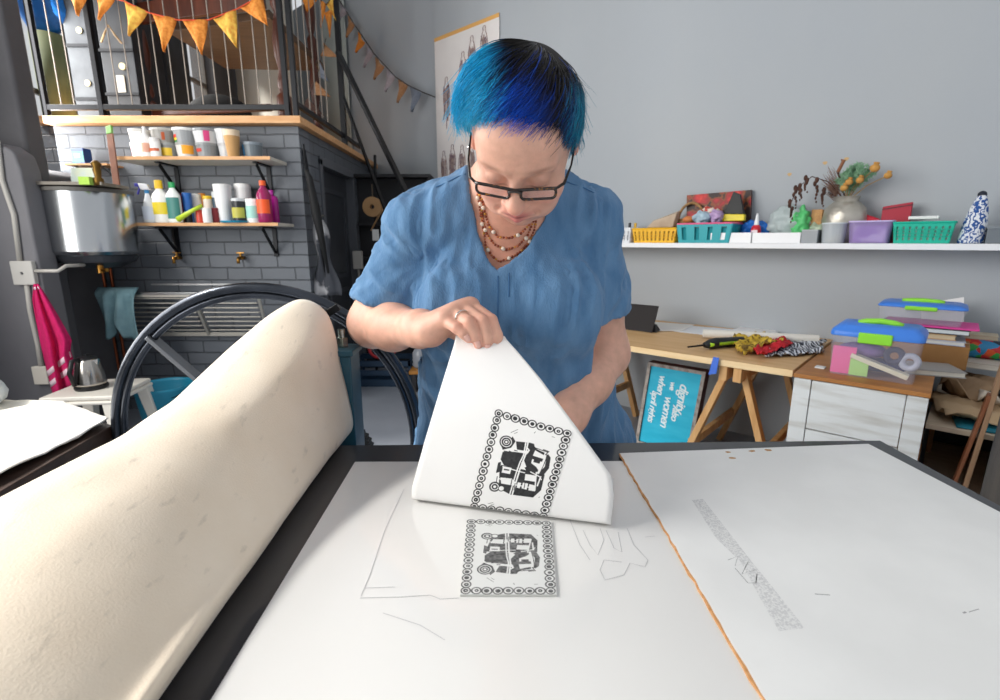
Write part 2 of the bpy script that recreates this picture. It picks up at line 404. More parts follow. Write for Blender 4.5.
# smooth along the length
arr = np.array(rows)
for _ in range(12): arr[1:-1] = (arr[:-2] + 2 * arr[1:-1] + arr[2:]) / 4
flat = arr.reshape(-1, 3); nz = vnoise(flat * [9, 7, 9]) * .004 + vnoise(flat * [25, 20, 25]) * .0012
arr[:, 8:, 2] += nz.reshape(arr.shape[:2])[:, 8:]
fe = MB().grid([[tuple(p) for p in r] for r in arr])
fm = mat('felt', '#efe2cf', .95, col2='#e3d2bb', nscale=7, ndet=8, contrast=(.3, .75), bump=.12, bscale=380, sheen=.25)
nt = fm.node_tree; N, L = nt.nodes, nt.links   # dirty smears on the wool
pb = N['Principled BSDF']; old = pb.inputs['Base Color'].links[0].from_socket
tc = N.new('ShaderNodeTexCoord'); mp = N.new('ShaderNodeMapping'); mp.inputs['Scale'].default_value = (90, 26, 40); mp.inputs['Rotation'].default_value = (.3, .2, .3); L.new(tc.outputs['Object'], mp.inputs[0])
nn = N.new('ShaderNodeTexNoise'); nn.inputs['Scale'].default_value = 1; nn.inputs['Detail'].default_value = 6; L.new(mp.outputs[0], nn.inputs[0])
rp = N.new('ShaderNodeValToRGB'); rp.color_ramp.elements[0].position = .62; rp.color_ramp.elements[1].position = .9; L.new(nn.outputs[0], rp.inputs[0])
mx = N.new('ShaderNodeMix'); mx.data_type = 'RGBA'; L.new(rp.outputs[0], mx.inputs[0]); L.new(old, mx.inputs[6]); mx.inputs[7].default_value = lin('#b3a797'); L.new(mx.outputs[2], pb.inputs['Base Color'])
o = fe.build('felt_blanket', fm, smooth=True, solid=.005)
tag(o, 'thick cream felt blanket thrown over the press roller', 'felt blanket')

# white boards on the bed
L1, L2 = at_z(355, 463, TZ), at_z(212, 700, TZ); L3 = at_z(760, 462, TZ)
Ln = ext(L1, L2, .08)
Q1, Q2, Q3, Q4 = at_z(620, 456, TZ), at_z(762, 700, TZ), at_z(868, 446.5, TZ), at_z(1000, 516, TZ)
Qn = ext(Q1, Q2, .08); Qr = ext(Q3, Q4, .08)
wb = mat('board_white', '#e4e3e0', .16, col2='#dedddb', nscale=2, coat=.35)
o = MB().prism([(L1.x, L1.y), (Ln.x, Ln.y), (Qn.x + .1, .08), (L3.x, L3.y)], TZ, TZ + .003).build('bed_sheet', wb, bevel=.0008)
tag(o, 'glossy white backing sheet on the press bed under the linocut', 'board')
rb = mat('board_matt', '#efefed', .42, col2='#e7e7e5', nscale=5, ndet=8, contrast=(.35, .6))
hb = thing('hardboard_panel', 'matt white hardboard panel with a torn orange edge lying on the right of the bed', 'board', (Q1.x, Q1.y, TZ + .003))
edge = []; n = 60
for i in range(n + 1):
    p = Q1.lerp(Qn, i / n); edge.append((p.x + random.uniform(-.0012, .0012), p.y))
MB().prism(edge + [(Qr.x, Qr.y), (Q3.x, Q3.y)], TZ + .003, TZ + .0062).build('painted_face', rb, hb, world=True)
e2 = [(x - .0016 - .0022 * random.random() ** 2, y) for x, y in edge]
MB().prism(e2[::1] + edge[::-1], TZ + .003, TZ + .0058).build('torn_edge', mat('raw_board', '#dba878', .9, col2='#c08850', nscale=90), hb, world=True)
BZ = TZ + .0063
def ribbon(pts, w, z):
    v = []; 
    for i, p in enumerate(pts):
        a = Vector(pts[max(i - 1, 0)]); c = Vector(pts[min(i + 1, len(pts) - 1)]); t = (c - a).normalized(); nn = Vector((-t.y, t.x, 0)) * w / 2
        v.append([(p[0] + nn.x, p[1] + nn.y, z), (p[0] - nn.x, p[1] - nn.y, z)])
    return v
b = MB()
for pg in (((692, 500), (703, 499), (735, 540), (752, 562), (770, 584), (805, 628), (779, 631), (760, 598), (741, 562), (716, 538)),):
    q = [at_z(x, y, BZ) for x, y in pg]
    b.add(q, [tuple(range(len(q)))])
b.build('ink_smudge', mat('smudge', '#cccccc', .7, col2='#e6e6e4', nscale=420, ndet=3, contrast=(.42, .58)), hb, world=True)
b = MB()
for ln, w in ((((728, 560), (738, 556), (735, 566), (748, 562), (742, 574), (755, 570)), .001), (((735, 568), (748, 583), (756, 583), (757, 574)), .001),
              (((815, 594), (830, 595)), .0014), (((963, 613), (966, 612)), .002), (((969, 612), (979, 609)), .001)):
    b.grid(ribbon([at_z(x, y, BZ) for x, y in ln], w, BZ))
b.build('scuff', mat('scuff', '#9b9b9b', .8), hb, world=True)
b = MB()
for (x, y) in ((728, 452), (752, 451), (768, 450), (733, 458)):
    c = at_z(x, y, BZ); b.add([(c.x + random.uniform(.6, 1) * .009 * math.cos(a), c.y + random.uniform(.5, 1) * .006 * math.sin(a), BZ) for a in np.linspace(0, 6.28, 10)[:-1]], [tuple(range(9))])
b.build('chipped_spot', mat('chip', '#b98a55', .9), hb, world=True)
b = MB(); pz = TZ + .0034
pen = [((360, 598), (400, 597), (430, 595), (440, 599), (459, 598)), ((404, 489), (385, 530), (370, 575), (361, 596)), ((365, 588), (395, 587)),
       ((583, 530), (590, 545), (598, 555), (604, 540), (600, 528)), ((606, 530), (614, 548), (622, 552), (618, 532)), ((627, 528), (634, 545), (648, 560), (645, 567), (630, 563), (624, 575), (605, 580), (600, 570), (604, 560), (622, 562)),
       ((570, 520), (580, 545), (590, 560)), ((645, 537), (655, 536)), ((383, 613), (420, 625), (445, 640))]
for ln in pen: b.grid(ribbon([at_z(x, y, pz) for x, y in ln], .0009, pz))
tag(b.build('pencil_drawing', mat('pencil', '#b4b4b6', .6), ), 'faint pencil outlines drawn on the glossy white backing sheet', 'drawing')

# ------------------------------------------------------------------ linocut artwork (an auto rickshaw in a frame of rings), drawn as a bitmap field
NX, NY = 230, 328                       # half-millimetre cells
gx, gy = np.meshgrid(np.linspace(0, 115, NX), np.linspace(0, 164, NY))
ink = np.zeros((NY, NX))
rs = np.random.RandomState(5)
def S(d, w=.35): return np.clip(.5 - d / w, 0, 1)
def paint(mask, v):
    global ink
    ink = ink * (1 - mask) + v * mask
def pd(pts):     # signed distance to a polygon
    pts = np.array(pts, float); d = np.full(gx.shape, 1e9); s_ = np.zeros(gx.shape, bool); n = len(pts)
    for i in range(n):
        a, c = pts[i], pts[(i + 1) % n]; e = c - a; wxx = gx - a[0]; wyy = gy - a[1]
        t = np.clip((wxx * e[0] + wyy * e[1]) / (e @ e + 1e-9), 0, 1); d = np.minimum(d, (wxx - e[0] * t) ** 2 + (wyy - e[1] * t) ** 2)
        cond = ((a[1] > gy) != (c[1] > gy)) & (gx < (c[0] - a[0]) * (gy - a[1]) / ((c[1] - a[1]) or 1e-9) + a[0]); s_ ^= cond
    return np.where(s_, -1, 1) * np.sqrt(d)
def ld(pts):
    d = np.full(gx.shape, 1e9)
    for a, c in zip(pts[:-1], pts[1:]):
        a, c = np.array(a, float), np.array(c, float); e = c - a
        t = np.clip(((gx - a[0]) * e[0] + (gy - a[1]) * e[1]) / (e @ e + 1e-9), 0, 1); d = np.minimum(d, (gx - a[0] - e[0] * t) ** 2 + (gy - a[1] - e[1] * t) ** 2)
    return np.sqrt(d)
def cd(c, r, sx=1): return np.hypot((gx - c[0]) / sx, gy - c[1]) - r
def Z(x, y):     # from the studied close-up to millimetres on the print
    ox, oy = 88, 632; ea = np.array([392, 112.]); eb = np.array([151, -562.])
    q = np.linalg.solve(np.array([ea, eb]).T, np.array([x - ox, y - oy], float)); return (6.5 + q[0] * 102, 6.5 + q[1] * 151)
def ZP(pts): return [Z(*p) for p in pts]
rings = [(6.5 + 102 * i / 8, yy) for i in range(9) for yy in (6.5, 157.5)] + [(xx, 6.5 + 151 * i / 13) for i in range(1, 13) for xx in (6.5, 108.5)]
for cx_, cy_ in rings:
    c = (cx_ + rs.uniform(-.3, .3), cy_ + rs.uniform(-.3, .3)); k = rs.uniform(.95, 1.06)
    paint(S(cd(c, 6.5 * k, rs.uniform(.97, 1.05))), 1); paint(S(cd(c, 4.7 * k)), 0); paint(S(cd((c[0] + rs.uniform(-.4, .4), c[1] + rs.uniform(-.4, .4)), rs.uniform(2.6, 3.4))), 1)
    if rs.rand() < .35: paint(S(cd(c, .7)), 0)
BLK = [((262, 305), (330, 306), (398, 318), (384, 345), (362, 408), (310, 402), (268, 385), (250, 350)),
       ((340, 240), (420, 248), (444, 262), (436, 302), (345, 292)),
       ((440, 265), (456, 285), (436, 350), (425, 390), (462, 425), (448, 452), (400, 432), (385, 405), (385, 340), (410, 312)),
       ((520, 322), (533, 345), (522, 415), (490, 460), (462, 450), (500, 405), (512, 350)),
       ((450, 285), (505, 315), (520, 330), (480, 430), (450, 445), (425, 390)),
       ((250, 366), (245, 425), (222, 432), (235, 370)),
       ((252, 385), (330, 405), (430, 435), (497, 458), (474, 560), (428, 606), (300, 575), (262, 548), (238, 500), (242, 430)),
       ((250, 258), (262, 290), (310, 278), (335, 240), (320, 210), (290, 255))]
WHT = [((448, 296), (500, 330), (492, 352), (434, 330)), ((430, 352), (486, 372), (466, 432), (452, 405), (424, 378)),
       ((262, 392), (312, 406), (302, 444), (254, 432)), ((246, 462), (312, 474), (334, 500), (322, 520), (250, 500)),
       ((390, 448), (452, 462), (444, 502), (384, 488)), ((374, 504), (404, 512), (394, 552), (366, 540)), ((410, 516), (446, 528), (440, 566), (404, 556)),
       ((368, 372), (384, 362), (396, 402), (372, 412)), ((345, 500), (365, 505), (355, 540), (338, 534))]
B2k = [((440, 356), (478, 366), (470, 384), (436, 372)), ((268, 408), (300, 416), (297, 424), (266, 416))]
for p in BLK: paint(S(pd(ZP(p)) - .3), 1)
for p in WHT: paint(S(pd(ZP(p))), 0)
for p in B2k: paint(S(pd(ZP(p))), 1)
for p, w in ((((408, 245), (392, 325), (372, 380), (355, 430), (312, 575)), 1.1), (((396, 243), (382, 325), (360, 372), (340, 430), (298, 572)), .9), (((330, 292), (400, 305), (414, 296), (404, 282)), 1.0),
             (((240, 470), (260, 480), (330, 515), (420, 540)), .8), (((505, 320), (500, 350), (482, 400), (462, 445)), 1.6), (((452, 440), (440, 560)), .9), (((420, 436), (470, 470), (478, 490)), .8),
             (((385, 440), (340, 425), (262, 395)), .8), (((475, 470), (455, 530)), 1.0)):
    paint(S(ld(ZP(p)) - w), 0)
for p, w in ((((455, 282), (520, 310), (505, 325)), .7), (((495, 292), (525, 305)), .9), (((420, 250), (440, 256)), .8), (((228, 455), (222, 490)), .6), (((245, 500), (262, 545)), .7),
             (((330, 295), (345, 300)), .7), (((270, 300), (310, 308)), .9), (((300, 300), (325, 312)), .7), (((388, 495), (380, 540)), .6), (((312, 480), (300, 545)), .7), (((330, 506), (322, 548)), .6)):
    paint(S(ld(ZP(p)) - w), 1)
wf = Z(283, 243)
for r_, v in ((10.2, 1), (8.2, 0), (7.0, 1), (4.6, 0), (3.6, 1), (1.8, 0)): paint(S(cd(wf, r_)), v)
wr = Z(212, 518)
for r_, v in ((8.2, 1), (5.8, 0), (4.6, 1), (2.2, 0)): paint(S(cd(wr, r_)), v)
paint(S(cd(Z(250, 532), 5)), 1); paint(S(cd(Z(250, 532), 3.6)), 0)
for p in (((170, 622), (200, 618)), ((185, 632), (205, 628)), ((310, 185), (350, 165)), ((330, 190), (348, 182)), ((545, 205), (560, 210)), ((445, 185), (452, 176)), ((460, 610), (466, 606))):
    paint(S(ld(ZP(p)) - .35), 1)
def ink_mesh(fn, name, parent, dark, lightc, wear):
    idx = np.arange(NX * NY).reshape(NY, NX)
    P = fn(gx.ravel() / 115, gy.ravel() / 164)
    me = bpy.data.meshes.new(name)
    q = np.stack([idx[:-1, :-1], idx[:-1, 1:], idx[1:, 1:], idx[1:, :-1]], -1).reshape(-1, 4)
    iv = np.array(chain_matrix(parent).inverted()); P = P @ iv[:3, :3].T + iv[:3, 3]
    me.from_pydata(P.tolist(), [], q.tolist()); me.update()
    k = ink.ravel(); nn = vnoise(np.stack([gx.ravel() * .35, gy.ravel() * .35, gx.ravel() * 0 + wear * 9], 1)); k2 = np.clip(k * (1 - wear * (.5 + .5 * nn)), 0, 1)[:, None]
    col = np.ones((NX * NY, 4)); col[:, :3] = np.array(lin(lightc)[:3]) * (1 - k2) + np.array(lin(dark)[:3]) * k2
    ca = me.color_attributes.new('Col', 'FLOAT_COLOR', 'POINT'); ca.data.foreach_set('color', col.ravel().astype(np.float32))
    me.materials.append(_attr_mat('ink_' + name, .45)); me.polygons.foreach_set('use_smooth', [True] * len(me.polygons))
    o = bpy.data.objects.new(name, me); C.objects.link(o); o.parent = parent; return o
def _attr_mat(key, rough, **k):
    if key in _mats: return _mats[key]
    m = bpy.data.materials.new(key); m.use_nodes = True; N = m.node_tree.nodes
    a = N.new('ShaderNodeAttribute'); a.attribute_name = 'Col'; m.node_tree.links.new(a.outputs['Color'], N['Principled BSDF'].inputs['Base Color'])
    N['Principled BSDF'].inputs['Roughness'].default_value = rough; _mats[key] = m; return m
# the lino block
c4 = [at_z(x, y, TZ + .0065) for x, y in ((460, 594.5), (556.5, 594.5), (551, 521), (467, 519))]
blk = thing('linocut_block', 'inked lino printing block with a rickshaw picture lying below the lifted paper', 'printing block', (0, .6, TZ + .003))
MB().prism([(p.x, p.y) for p in c4], TZ + .0033, TZ + .0062).build('block_body', mat('lino', '#cfcfcb', .7), blk, world=True, bevel=.0004)
def blockfn(a, b):
    b = 1 - b
    o = np.zeros((len(a), 3))
    for j in range(3):
        o[:, j] = (c4[0][j] * (1 - a) + c4[1][j] * a) * (1 - b) + (c4[3][j] * (1 - a) + c4[2][j] * a) * b
    o[:, 2] = TZ + .0066; return o
ink_mesh(blockfn, 'inked_picture', blk, '#1c1c20', '#d9dad8', .30)

# ------------------------------------------------------------------ the print being peeled back
hO = at_z(412, 502, TZ + .006); hE = at_z(610, 528, TZ + .006)
hd = (hE - hO); hlen = hd.length; hd.normalize(); hn = Vector((-hd.y, hd.x, 0))
prof = [(.17, .0044), (.10, .0044), (.035, .0046), (.012, .0060), (.002, .0115), (0, .019), (.004, .040), (.013, .075), (.024, .11), (.040, .158), (.063, .197), (.092, .226), (.122, .250), (.136, .2625)]
sm = []
for k in range(len(prof) - 1):
    p0, p1, p2, p3 = prof[max(k - 1, 0)], prof[k], prof[k + 1], prof[min(k + 2, len(prof) - 1)]
    for t in np.linspace(0, 1, 9)[:-1]:
        sm.append(tuple(.5 * (2 * p1[j] + (p2[j] - p0[j]) * t + (2 * p0[j] - 5 * p1[j] + 4 * p2[j] - p3[j]) * t * t + (3 * p1[j] - p0[j] - 3 * p2[j] + p3[j]) * t ** 3) for j in (0, 1)))
sm.append(prof[-1]); sm = np.array(sm); arc = np.r_[0, np.cumsum(np.hypot(*np.diff(sm, axis=0).T))]
i0 = 4 * 8; t_h = arc[i0]
def paper(s, t):      # s along the hinge, t along the sheet
    p = np.interp(t, arc, sm[:, 0]); z = np.interp(t, arc, sm[:, 1])
    w = np.clip((t - t_h) / .3, 0, 1)
    z = z + .006 * np.sin(s * 16 + 1) * w; p = p + .010 * w * w * np.cos(s * 11)
    return np.array([hO.x + hd.x * s + hn.x * p, hO.y + hd.y * s + hn.y * p, TZ + z])
Lx = ([330, 345, 400, 440, 487, 498, 512], [457, 454, 437, 425, 412, 411.5, 413])
Rx = ([330, 340, 352, 378, 425, 475, 495, 515, 530], [501, 507, 518, 540, 575, 611, 614, 612, 609])
def edge_s(t, tab, lo, hi):
    for _ in range(40):
        m = (lo + hi) / 2; px, py = proj(paper(m, t))
        if px < np.interp(py, *tab): lo = m
        else: hi = m
    return m
ts = [arc[i] for i in range(0, len(arc), 2)]; rows = []
sl0 = edge_s(t_h + .012, Lx, -.1, .35); sr0 = edge_s(t_h + .012, Rx, -.05, .6)
for t in ts:
    if t < t_h + .012: sl, sr = sl0, sr0
    else: sl, sr = edge_s(t, Lx, -.1, .3), edge_s(t, Rx, -.05, .6)
    rows.append([tuple(paper(lerp(sl, sr, q), t)) for q in np.linspace(0, 1, 33)])
sheet = thing('paper_sheet', 'large white sheet of paper being peeled back to show its printed rickshaw', 'paper', (0, .75, TZ + .003))
MB().grid(rows).build('sheet_paper', mat('print_paper', '#efeeec', .55, bump=.03, bscale=90), sheet, world=True, smooth=True, solid=.0004)
def inv(px, py):
    best = None
    for t in np.linspace(t_h - .01, arc[-1], 120):
        for s in np.linspace(-.02, .36, 60):
            x, y = proj(paper(s, t)); e = (x - px) ** 2 + (y - py) ** 2
            if best is None or e < best[0]: best = (e, s, t)
    e, s, t = best; h = .004
    for _ in range(30):
        im = True
        for ds, dt in ((h, 0), (-h, 0), (0, h), (0, -h)):
            x, y = proj(paper(s + ds, t + dt)); e2 = (x - px) ** 2 + (y - py) ** 2
            if e2 < e: e, s, t, im = e2, s + ds, t + dt, False
        if im: h /= 2
    return np.array([s, t])
pc = [inv(*q) for q in ((470, 511), (547, 521), (573, 431), (496, 408))]
def flapfn(a, b):
    s, t = [(pc[0][j] * (1 - a) + pc[1][j] * a) * (1 - b) + (pc[3][j] * (1 - a) + pc[2][j] * a) * b for j in (0, 1)]
    P = paper(s, t).T; e = 1e-3
    d1 = paper(s + e, t).T - P; d2 = paper(s, t + e).T - P; n = np.cross(d1, d2); n /= np.linalg.norm(n, axis=1)[:, None]
    n *= np.where(n[:, 1:2] > 0, -1, 1)
    return P + n * .0007
ink_mesh(flapfn, 'printed_picture', sheet, '#101014', '#efeeec', .04)

# ================================================================== left: loft, shelves, boiler, sink, stool
def xat(px, y, z): return (px - CX) / F * (y * ct - (z - H) * st)
def zat(py, y): return at_y(CX, py, y).z

# ------------------------------------------------------------------ loft railing
RY = 3.86
zr0 = zat(107.5, RY); zr1 = 3.55
rail = thing('loft_railing', 'black steel railing with thin upright rods along the front of the loft', 'railing', (-2.3, RY, 2.215))
x0r, x1r = xat(45, RY, zr0), xat(288, RY, zr0)
MB().beam((x0r, RY, zr0), (x1r, RY, zr0), .03, .035).build('bottom_rail', M_black, rail, world=True, bevel=.002)
MB().beam((x0r, RY, zr1), (x1r, RY, zr1), .03, .035).build('top_rail', M_black, rail, world=True, bevel=.002)
for px in (46, 102, 287.5, 297):
    x = xat(px, RY + (.02 if px > 290 else 0), zr0)
    MB().beam((x, RY, 2.215), (x, RY, zr1), .034, .034).build('post', M_black, rail, world=True, bevel=.002)
for px in (62, 75, 119, 133, 148, 162, 176, 190, 204, 218, 232, 246, 260, 272):
    x = xat(px, RY, zr0); MB().cyl((x, RY, zr0), (x, RY, zr1), .0045, n=6).build('rod', mat('rail_rod', '#8a8178', .5, .4), rail, world=True)
rail2 = thing('loft_side_railing', 'black steel railing along the open side of the loft above the dark door', 'railing', (-1.46, 5, 2.215))
zs = 2.30
MB().beam((-1.455, RY, zs), (-1.455, 5.55, zs), .03, .035).build('bottom_rail', M_black, rail2, world=True, bevel=.002)
MB().beam((-1.455, RY, zr1), (-1.455, 5.0, zr1), .03, .035).build('top_rail', M_black, rail2, world=True, bevel=.002)
ysd = 4.95
MB().beam((xat(345, ysd, 2.2), ysd, 2.215), (xat(345, ysd, 2.2), ysd, 4.2), .045, .045).build('post', M_black, rail2, world=True, bevel=.002)
for y in np.linspace(4.0, 4.55, 5):
    MB().cyl((-1.455, y, zs), (-1.455, y, zr1), .0045, n=6).build('rod', mat('rail_rod', '#8a8178', .5, .4), rail2, world=True)

# turned wooden posts = bed frame stored in the loft
def turned(x, y, z0, h, parent, name='turned_post'):
    pr = [(.03, 0), (.045, .02), (.045, .18), (.02, .21), (.035, .25), (.03, .30), (.018, .36), (.036, .45), (.042, .55), (.03, .68), (.018, .74), (.036, .78), (.036, .94), (.018, .98), (.03, 1.02), (.045, 1.2), (.03, 1.35), (.04, 1.4), (.04, 1.6)]
    b = MB().lathe([(r * 1.15, z) for r, z in pr if z <= h], 16, (x, y, z0)); return b.build(name, M_brown, parent, world=True, smooth=True)
bf = thing('wooden_bed_frame', 'dark red brown wooden frame with turned posts standing in the loft', 'bed frame', (-2.2, 4.4, 2.215))
for px, y in ((150, 4.25), (284, 4.05), (190, 5.2), (318, 5.1)):
    turned(xat(px, y, 2.4), y, 2.216, 1.5, bf)
yb = 4.3; xa, xb = xat(100, yb, 2.3), xat(284, yb, 2.3)
MB().beam((xa, yb, 2.33), (xb, 4.08, 2.33), .03, .05).build('rail_board', M_brown, bf, world=True, bevel=.004)
zt_ = zat(14, yb)
MB().beam((xa, yb, zt_ - .05), (xb + .02, 4.08, zt_ + .02), .04, .14).build('headboard', M_brown, bf, world=True, bevel=.006)
MB().hexa([Vector(p) for p in ((xa + .5, 4.5, 3.0), (xb, 4.2, 2.98), (xb, 5.4, 2.98), (xa + .5, 5.4, 3.0), (xa + .5, 4.5, 3.06), (xb, 4.2, 3.04), (xb, 5.4, 3.04), (xa + .5, 5.4, 3.06))]).build('slatted_base', wood('dark_board', '#5e4630', '#4a3626'), bf, world=True, bevel=.004)

def slab_px(name, label, cat, px0, px1, py0, py1, y, dep, m, z0=2.217, bevel=.006, build='body', lean=0):
    xa, xb = xat(px0, y, 2.6), xat(px1, y, 2.6); t = thing(name, label, cat, ((xa + xb) / 2, y, z0)); zt = zat(py0, y)
    MB().box(-(xb - xa) / 2, (xb - xa) / 2, 0, dep, 0, zt - z0).build(build, m, t, bevel=bevel); return t, xb - xa, zt - z0
drk = mat('dark_case', '#24262a', .5, col2='#2f3238', nscale=6)
t, w, h = slab_px('trunk', 'black metal trunk standing on end behind the loft railing, nearer the window', 'trunk', 68, 100, -25, 110, 4.15, .35, mat('trunk_grey', '#4a4d50', .45, .4, col2='#3a3c40'))
for z in (.18, .55, .95): MB().box(-w / 2 - .004, w / 2 + .004, -.012, -.001, z, z + .02).build('strap', M_black, t)
for z in (.3, .66): MB().cyl((.02, -.012, z), (.02, -.003, z), .022, n=14).build('lock_plate', plain('#c8bb90', .4), t)
t, w, h = slab_px('trunk', 'second black trunk with pale labels behind the loft railing, right of the green roll', 'trunk', 103, 136, -30, 110, 4.1, .35, drk)
for z in (.2, .5, .9): MB().box(-w / 2 - .004, w / 2 + .004, -.012, -.001, z, z + .02).build('strap', M_black, t)
MB().box(-.03, .03, -.008, -.002, .22, .34).build('paper_label', plain('#c9c3b6', .8), t)
MB().cyl((.03, -.012, .40), (.03, -.003, .40), .025, n=14).build('lock_plate', plain('#c8bb90', .4), t)
MB().tube([(-.09, -.02, .56), (-.04, -.05, .60), (0, -.05, .66), (.03, -.04, .60), (.06, -.02, .55)], .007, 8).build('rope_handle', plain('#a58a66', .8), t)
# green rolled mat and the blue bag on it
xg = xat(52, 4.1, 2.5); b = MB(); 
t = thing('rolled_mat', 'olive green foam mat rolled up and standing at the window end of the loft', 'mat', (xg, 4.12, 2.217))
pts = [((.03 + .0065 * a) * math.cos(a), (.03 + .0065 * a) * math.sin(a)) for a in np.linspace(0, 14, 90)]
MB().grid([[(x, y, 0) for x, y in pts], [(x, y, .62) for x, y in pts]]).build('roll', mat('olive', '#7c8460', .7, col2='#6a7350', nscale=5), t, smooth=True, solid=.006)
MB().sph((0, 0, 0), .17, 24, 16, 1.05, .8, 1.25).build('blue_bag', mat('blue_poly', '#1f67b8', .35, col2='#2b7fd6', nscale=9, contrast=(.4, .6), bump=.9, bscale=14), None, smooth=True, loc=(xg - .02, 4.15, 2.217 + .84))
bb = bpy.data.objects['blue_bag']; tag(bb, 'bright blue plastic bag stuffed full on top of the olive mat roll', 'bag')
md = bb.modifiers.new('d', 'DISPLACE'); tx = bpy.data.textures.new('cl', 'CLOUDS'); tx.noise_scale = .12; md.texture = tx; md.strength = .06
# black drum-like luggage and grey cloth further back
t, w, h = slab_px('cabinet', 'black cabinet standing in the loft behind the bunting', 'cabinet', 134, 170, 25, 108, 4.75, .35, drk, build='cabinet_body')
MB().box(-w / 2 + .03, -.01, -.02, -.001, .05, h - .04).build('door', mat('dark_case2', '#1c1d20', .35), t, bevel=.004); MB().box(.01, w / 2 - .03, -.02, -.001, .05, h - .04).build('door', mat('dark_case2', '#1c1d20', .35), t, bevel=.004)
o = MB().sph((0, 0, 0), .19, 24, 16, 1.5, .8, .95).build('duffel_bag', mat('black_cloth', '#17181a', .8, bump=.5, bscale=12), None, smooth=True, loc=(xat(210, 4.6, 2.4), 4.75, 2.217 + .20)); tag(o, 'big black duffel bag slumped in the middle of the loft', 'bag')
struct(MB().hexa([Vector(p) for p in ((-3.33, 6.9, 2.2), (-2.2, 5.9, 2.2), (-2.2, 5.95, 2.2), (-3.33, 6.95, 2.2), (-3.33, 6.9, 4.2), (-2.2, 5.9, 4.2), (-2.2, 5.95, 4.2), (-3.33, 6.95, 4.2))]).build('trim_4', mat('loft_wall', '#b5b3aa', .8)))

# ------------------------------------------------------------------ bunting: one string of flags each
OR = mat('flag_orange', '#dd8f3c', .8, col2='#c97526', nscale=60, contrast=(.4, .6)); YE = mat('flag_yellow', '#e0b64e', .8, col2='#cf8f35', nscale=35, contrast=(.4, .6))
BR = mat('flag_brown', '#b08560', .85, col2='#9d714d', nscale=60); LI = mat('flag_lilac', '#a8a0a6', .85, col2='#989098', nscale=60); SL = mat('flag_slate', '#7f8794', .85, col2='#6d7584', nscale=60)
def bunting(name, label, flags, string, depthf, sc, mstr, r=.003):
    t = thing(name, label, 'bunting', depthf(*string[0]))
    MB().tube([depthf(*p) for p in string], r, 6).build('string', mstr, t, world=True)
    for (tl, tr, tip, m) in flags:
        P, Q, T = depthf(*tl), depthf(*tr), depthf(*tip); n = 6; rows = []
        nrm = (Q - P).cross(T - P).normalized()
        for i in range(n + 1):
            a = i / n; l = P.lerp(T, a); r_ = Q.lerp(T, a)
            rows.append([tuple(l.lerp(r_, j / 6) + nrm * .012 * sc * math.sin(j * 1.1 + i * .6)) for j in range(7)])
        MB().grid(rows).build('flag', m, t, world=True, smooth=True, solid=.0015)
FY = 3.80
fd = lambda x, y: at_y(x, y, FY)
bunting('bunting', 'orange and yellow triangle bunting strung along the front loft railing', [
    ((96, -4), (116, -3), (99, 20), OR), ((124, 0), (148, 12), (129, 36), YE), ((152, 13), (177, 19), (164, 52), OR), ((182, 20), (208, 20), (202, 55), OR),
    ((213, 19), (236, 10), (237, 48), YE), ((239, 7), (262, -4), (268, 26), OR), ((64, -14), (88, -8), (78, 16), OR)],
    [(60, -16), (95, -6), (124, 1), (150, 13), (178, 20), (208, 20), (237, 9), (264, -6)], fd, 1, plain('#c84a28', .8), .004)
fd2 = lambda x, y: at_y(x, y, 4.93)
bunting('bunting', 'orange bunting gathered by the stair post at the corner of the loft', [
    ((300, -4), (318, -2), (307, 12), OR), ((319, -2), (326, 4), (321, 28), OR), ((326, 4), (334, -6), (336, 21), YE), ((324, 12), (332, 10), (330, 38), OR)],
    [(298, -6), (318, -3), (326, 5), (336, -8)], fd2, 1, plain('#3a2a22', .8))
fd4 = lambda x, y: at_y(x, y, 5.0)
bunting('bunting', 'brown flags of bunting hanging down beside the stair at the loft edge', [
    ((323, 42), (338, 57), (321, 56), BR), ((320, 62), (319, 77), (329, 82), SL), ((316, 81), (314, 95), (331, 97), BR), ((308, 98), (302, 107), (325, 116), mat('flag_dark', '#5a4640', .85))],
    [(326, 38), (321, 60), (316, 80), (308, 98), (300, 108)], fd4, 1, plain('#3a2a22', .8))
def fd3(x, y):
    a, z = at_b(x, y, 3.52 + (435 - x) * .0002); return W(a, 3.52, z)
bunting('bunting', 'small orange, lilac and slate bunting looping down the grey wall to the poster', [
    ((341, 2), (349, 12), (341, 20), LI), ((349, 16), (356, 25), (348, 38), BR), ((359, 32), (366, 43), (357, 53), OR), ((367, 43), (374.5, 54), (365, 68), LI), ((376, 57), (385, 67), (375, 80), BR),
    ((386.5, 68), (396, 77), (386, 92), LI), ((398.5, 78), (408, 86), (398, 103), BR), ((410, 86), (421.5, 93), (412, 112), SL)],
    [(336, -12), (341, 1), (357, 27), (375, 54), (396, 77), (408, 85), (422, 92), (435, 97)], fd3, 1.2, plain('#3b3836', .8), .006)

# ------------------------------------------------------------------ stairs beside the loft: steel stringers
sf = thing('steel_stair', 'black steel stair stringers and braces beside the loft door', 'stair', (-1.3, 5, 0))
def stick(p, q, y0, y1, w, nm='brace', m=M_black): MB().beam(at_y(p[0], p[1], y0), at_y(q[0], q[1], y1), w, w * .6).build(nm, m, sf, world=True, bevel=.002)
stick((338, 52), (440, 262), 4.9, 4.3, .05, 'stringer'); stick((343, 96), (400, 250), 4.95, 4.6, .03); stick((375, 155), (377, 400), 4.9, 4.9, .035, 'upright')
stick((304, 150), (330, 300), 3.95, 4.0, .03, 'upright')
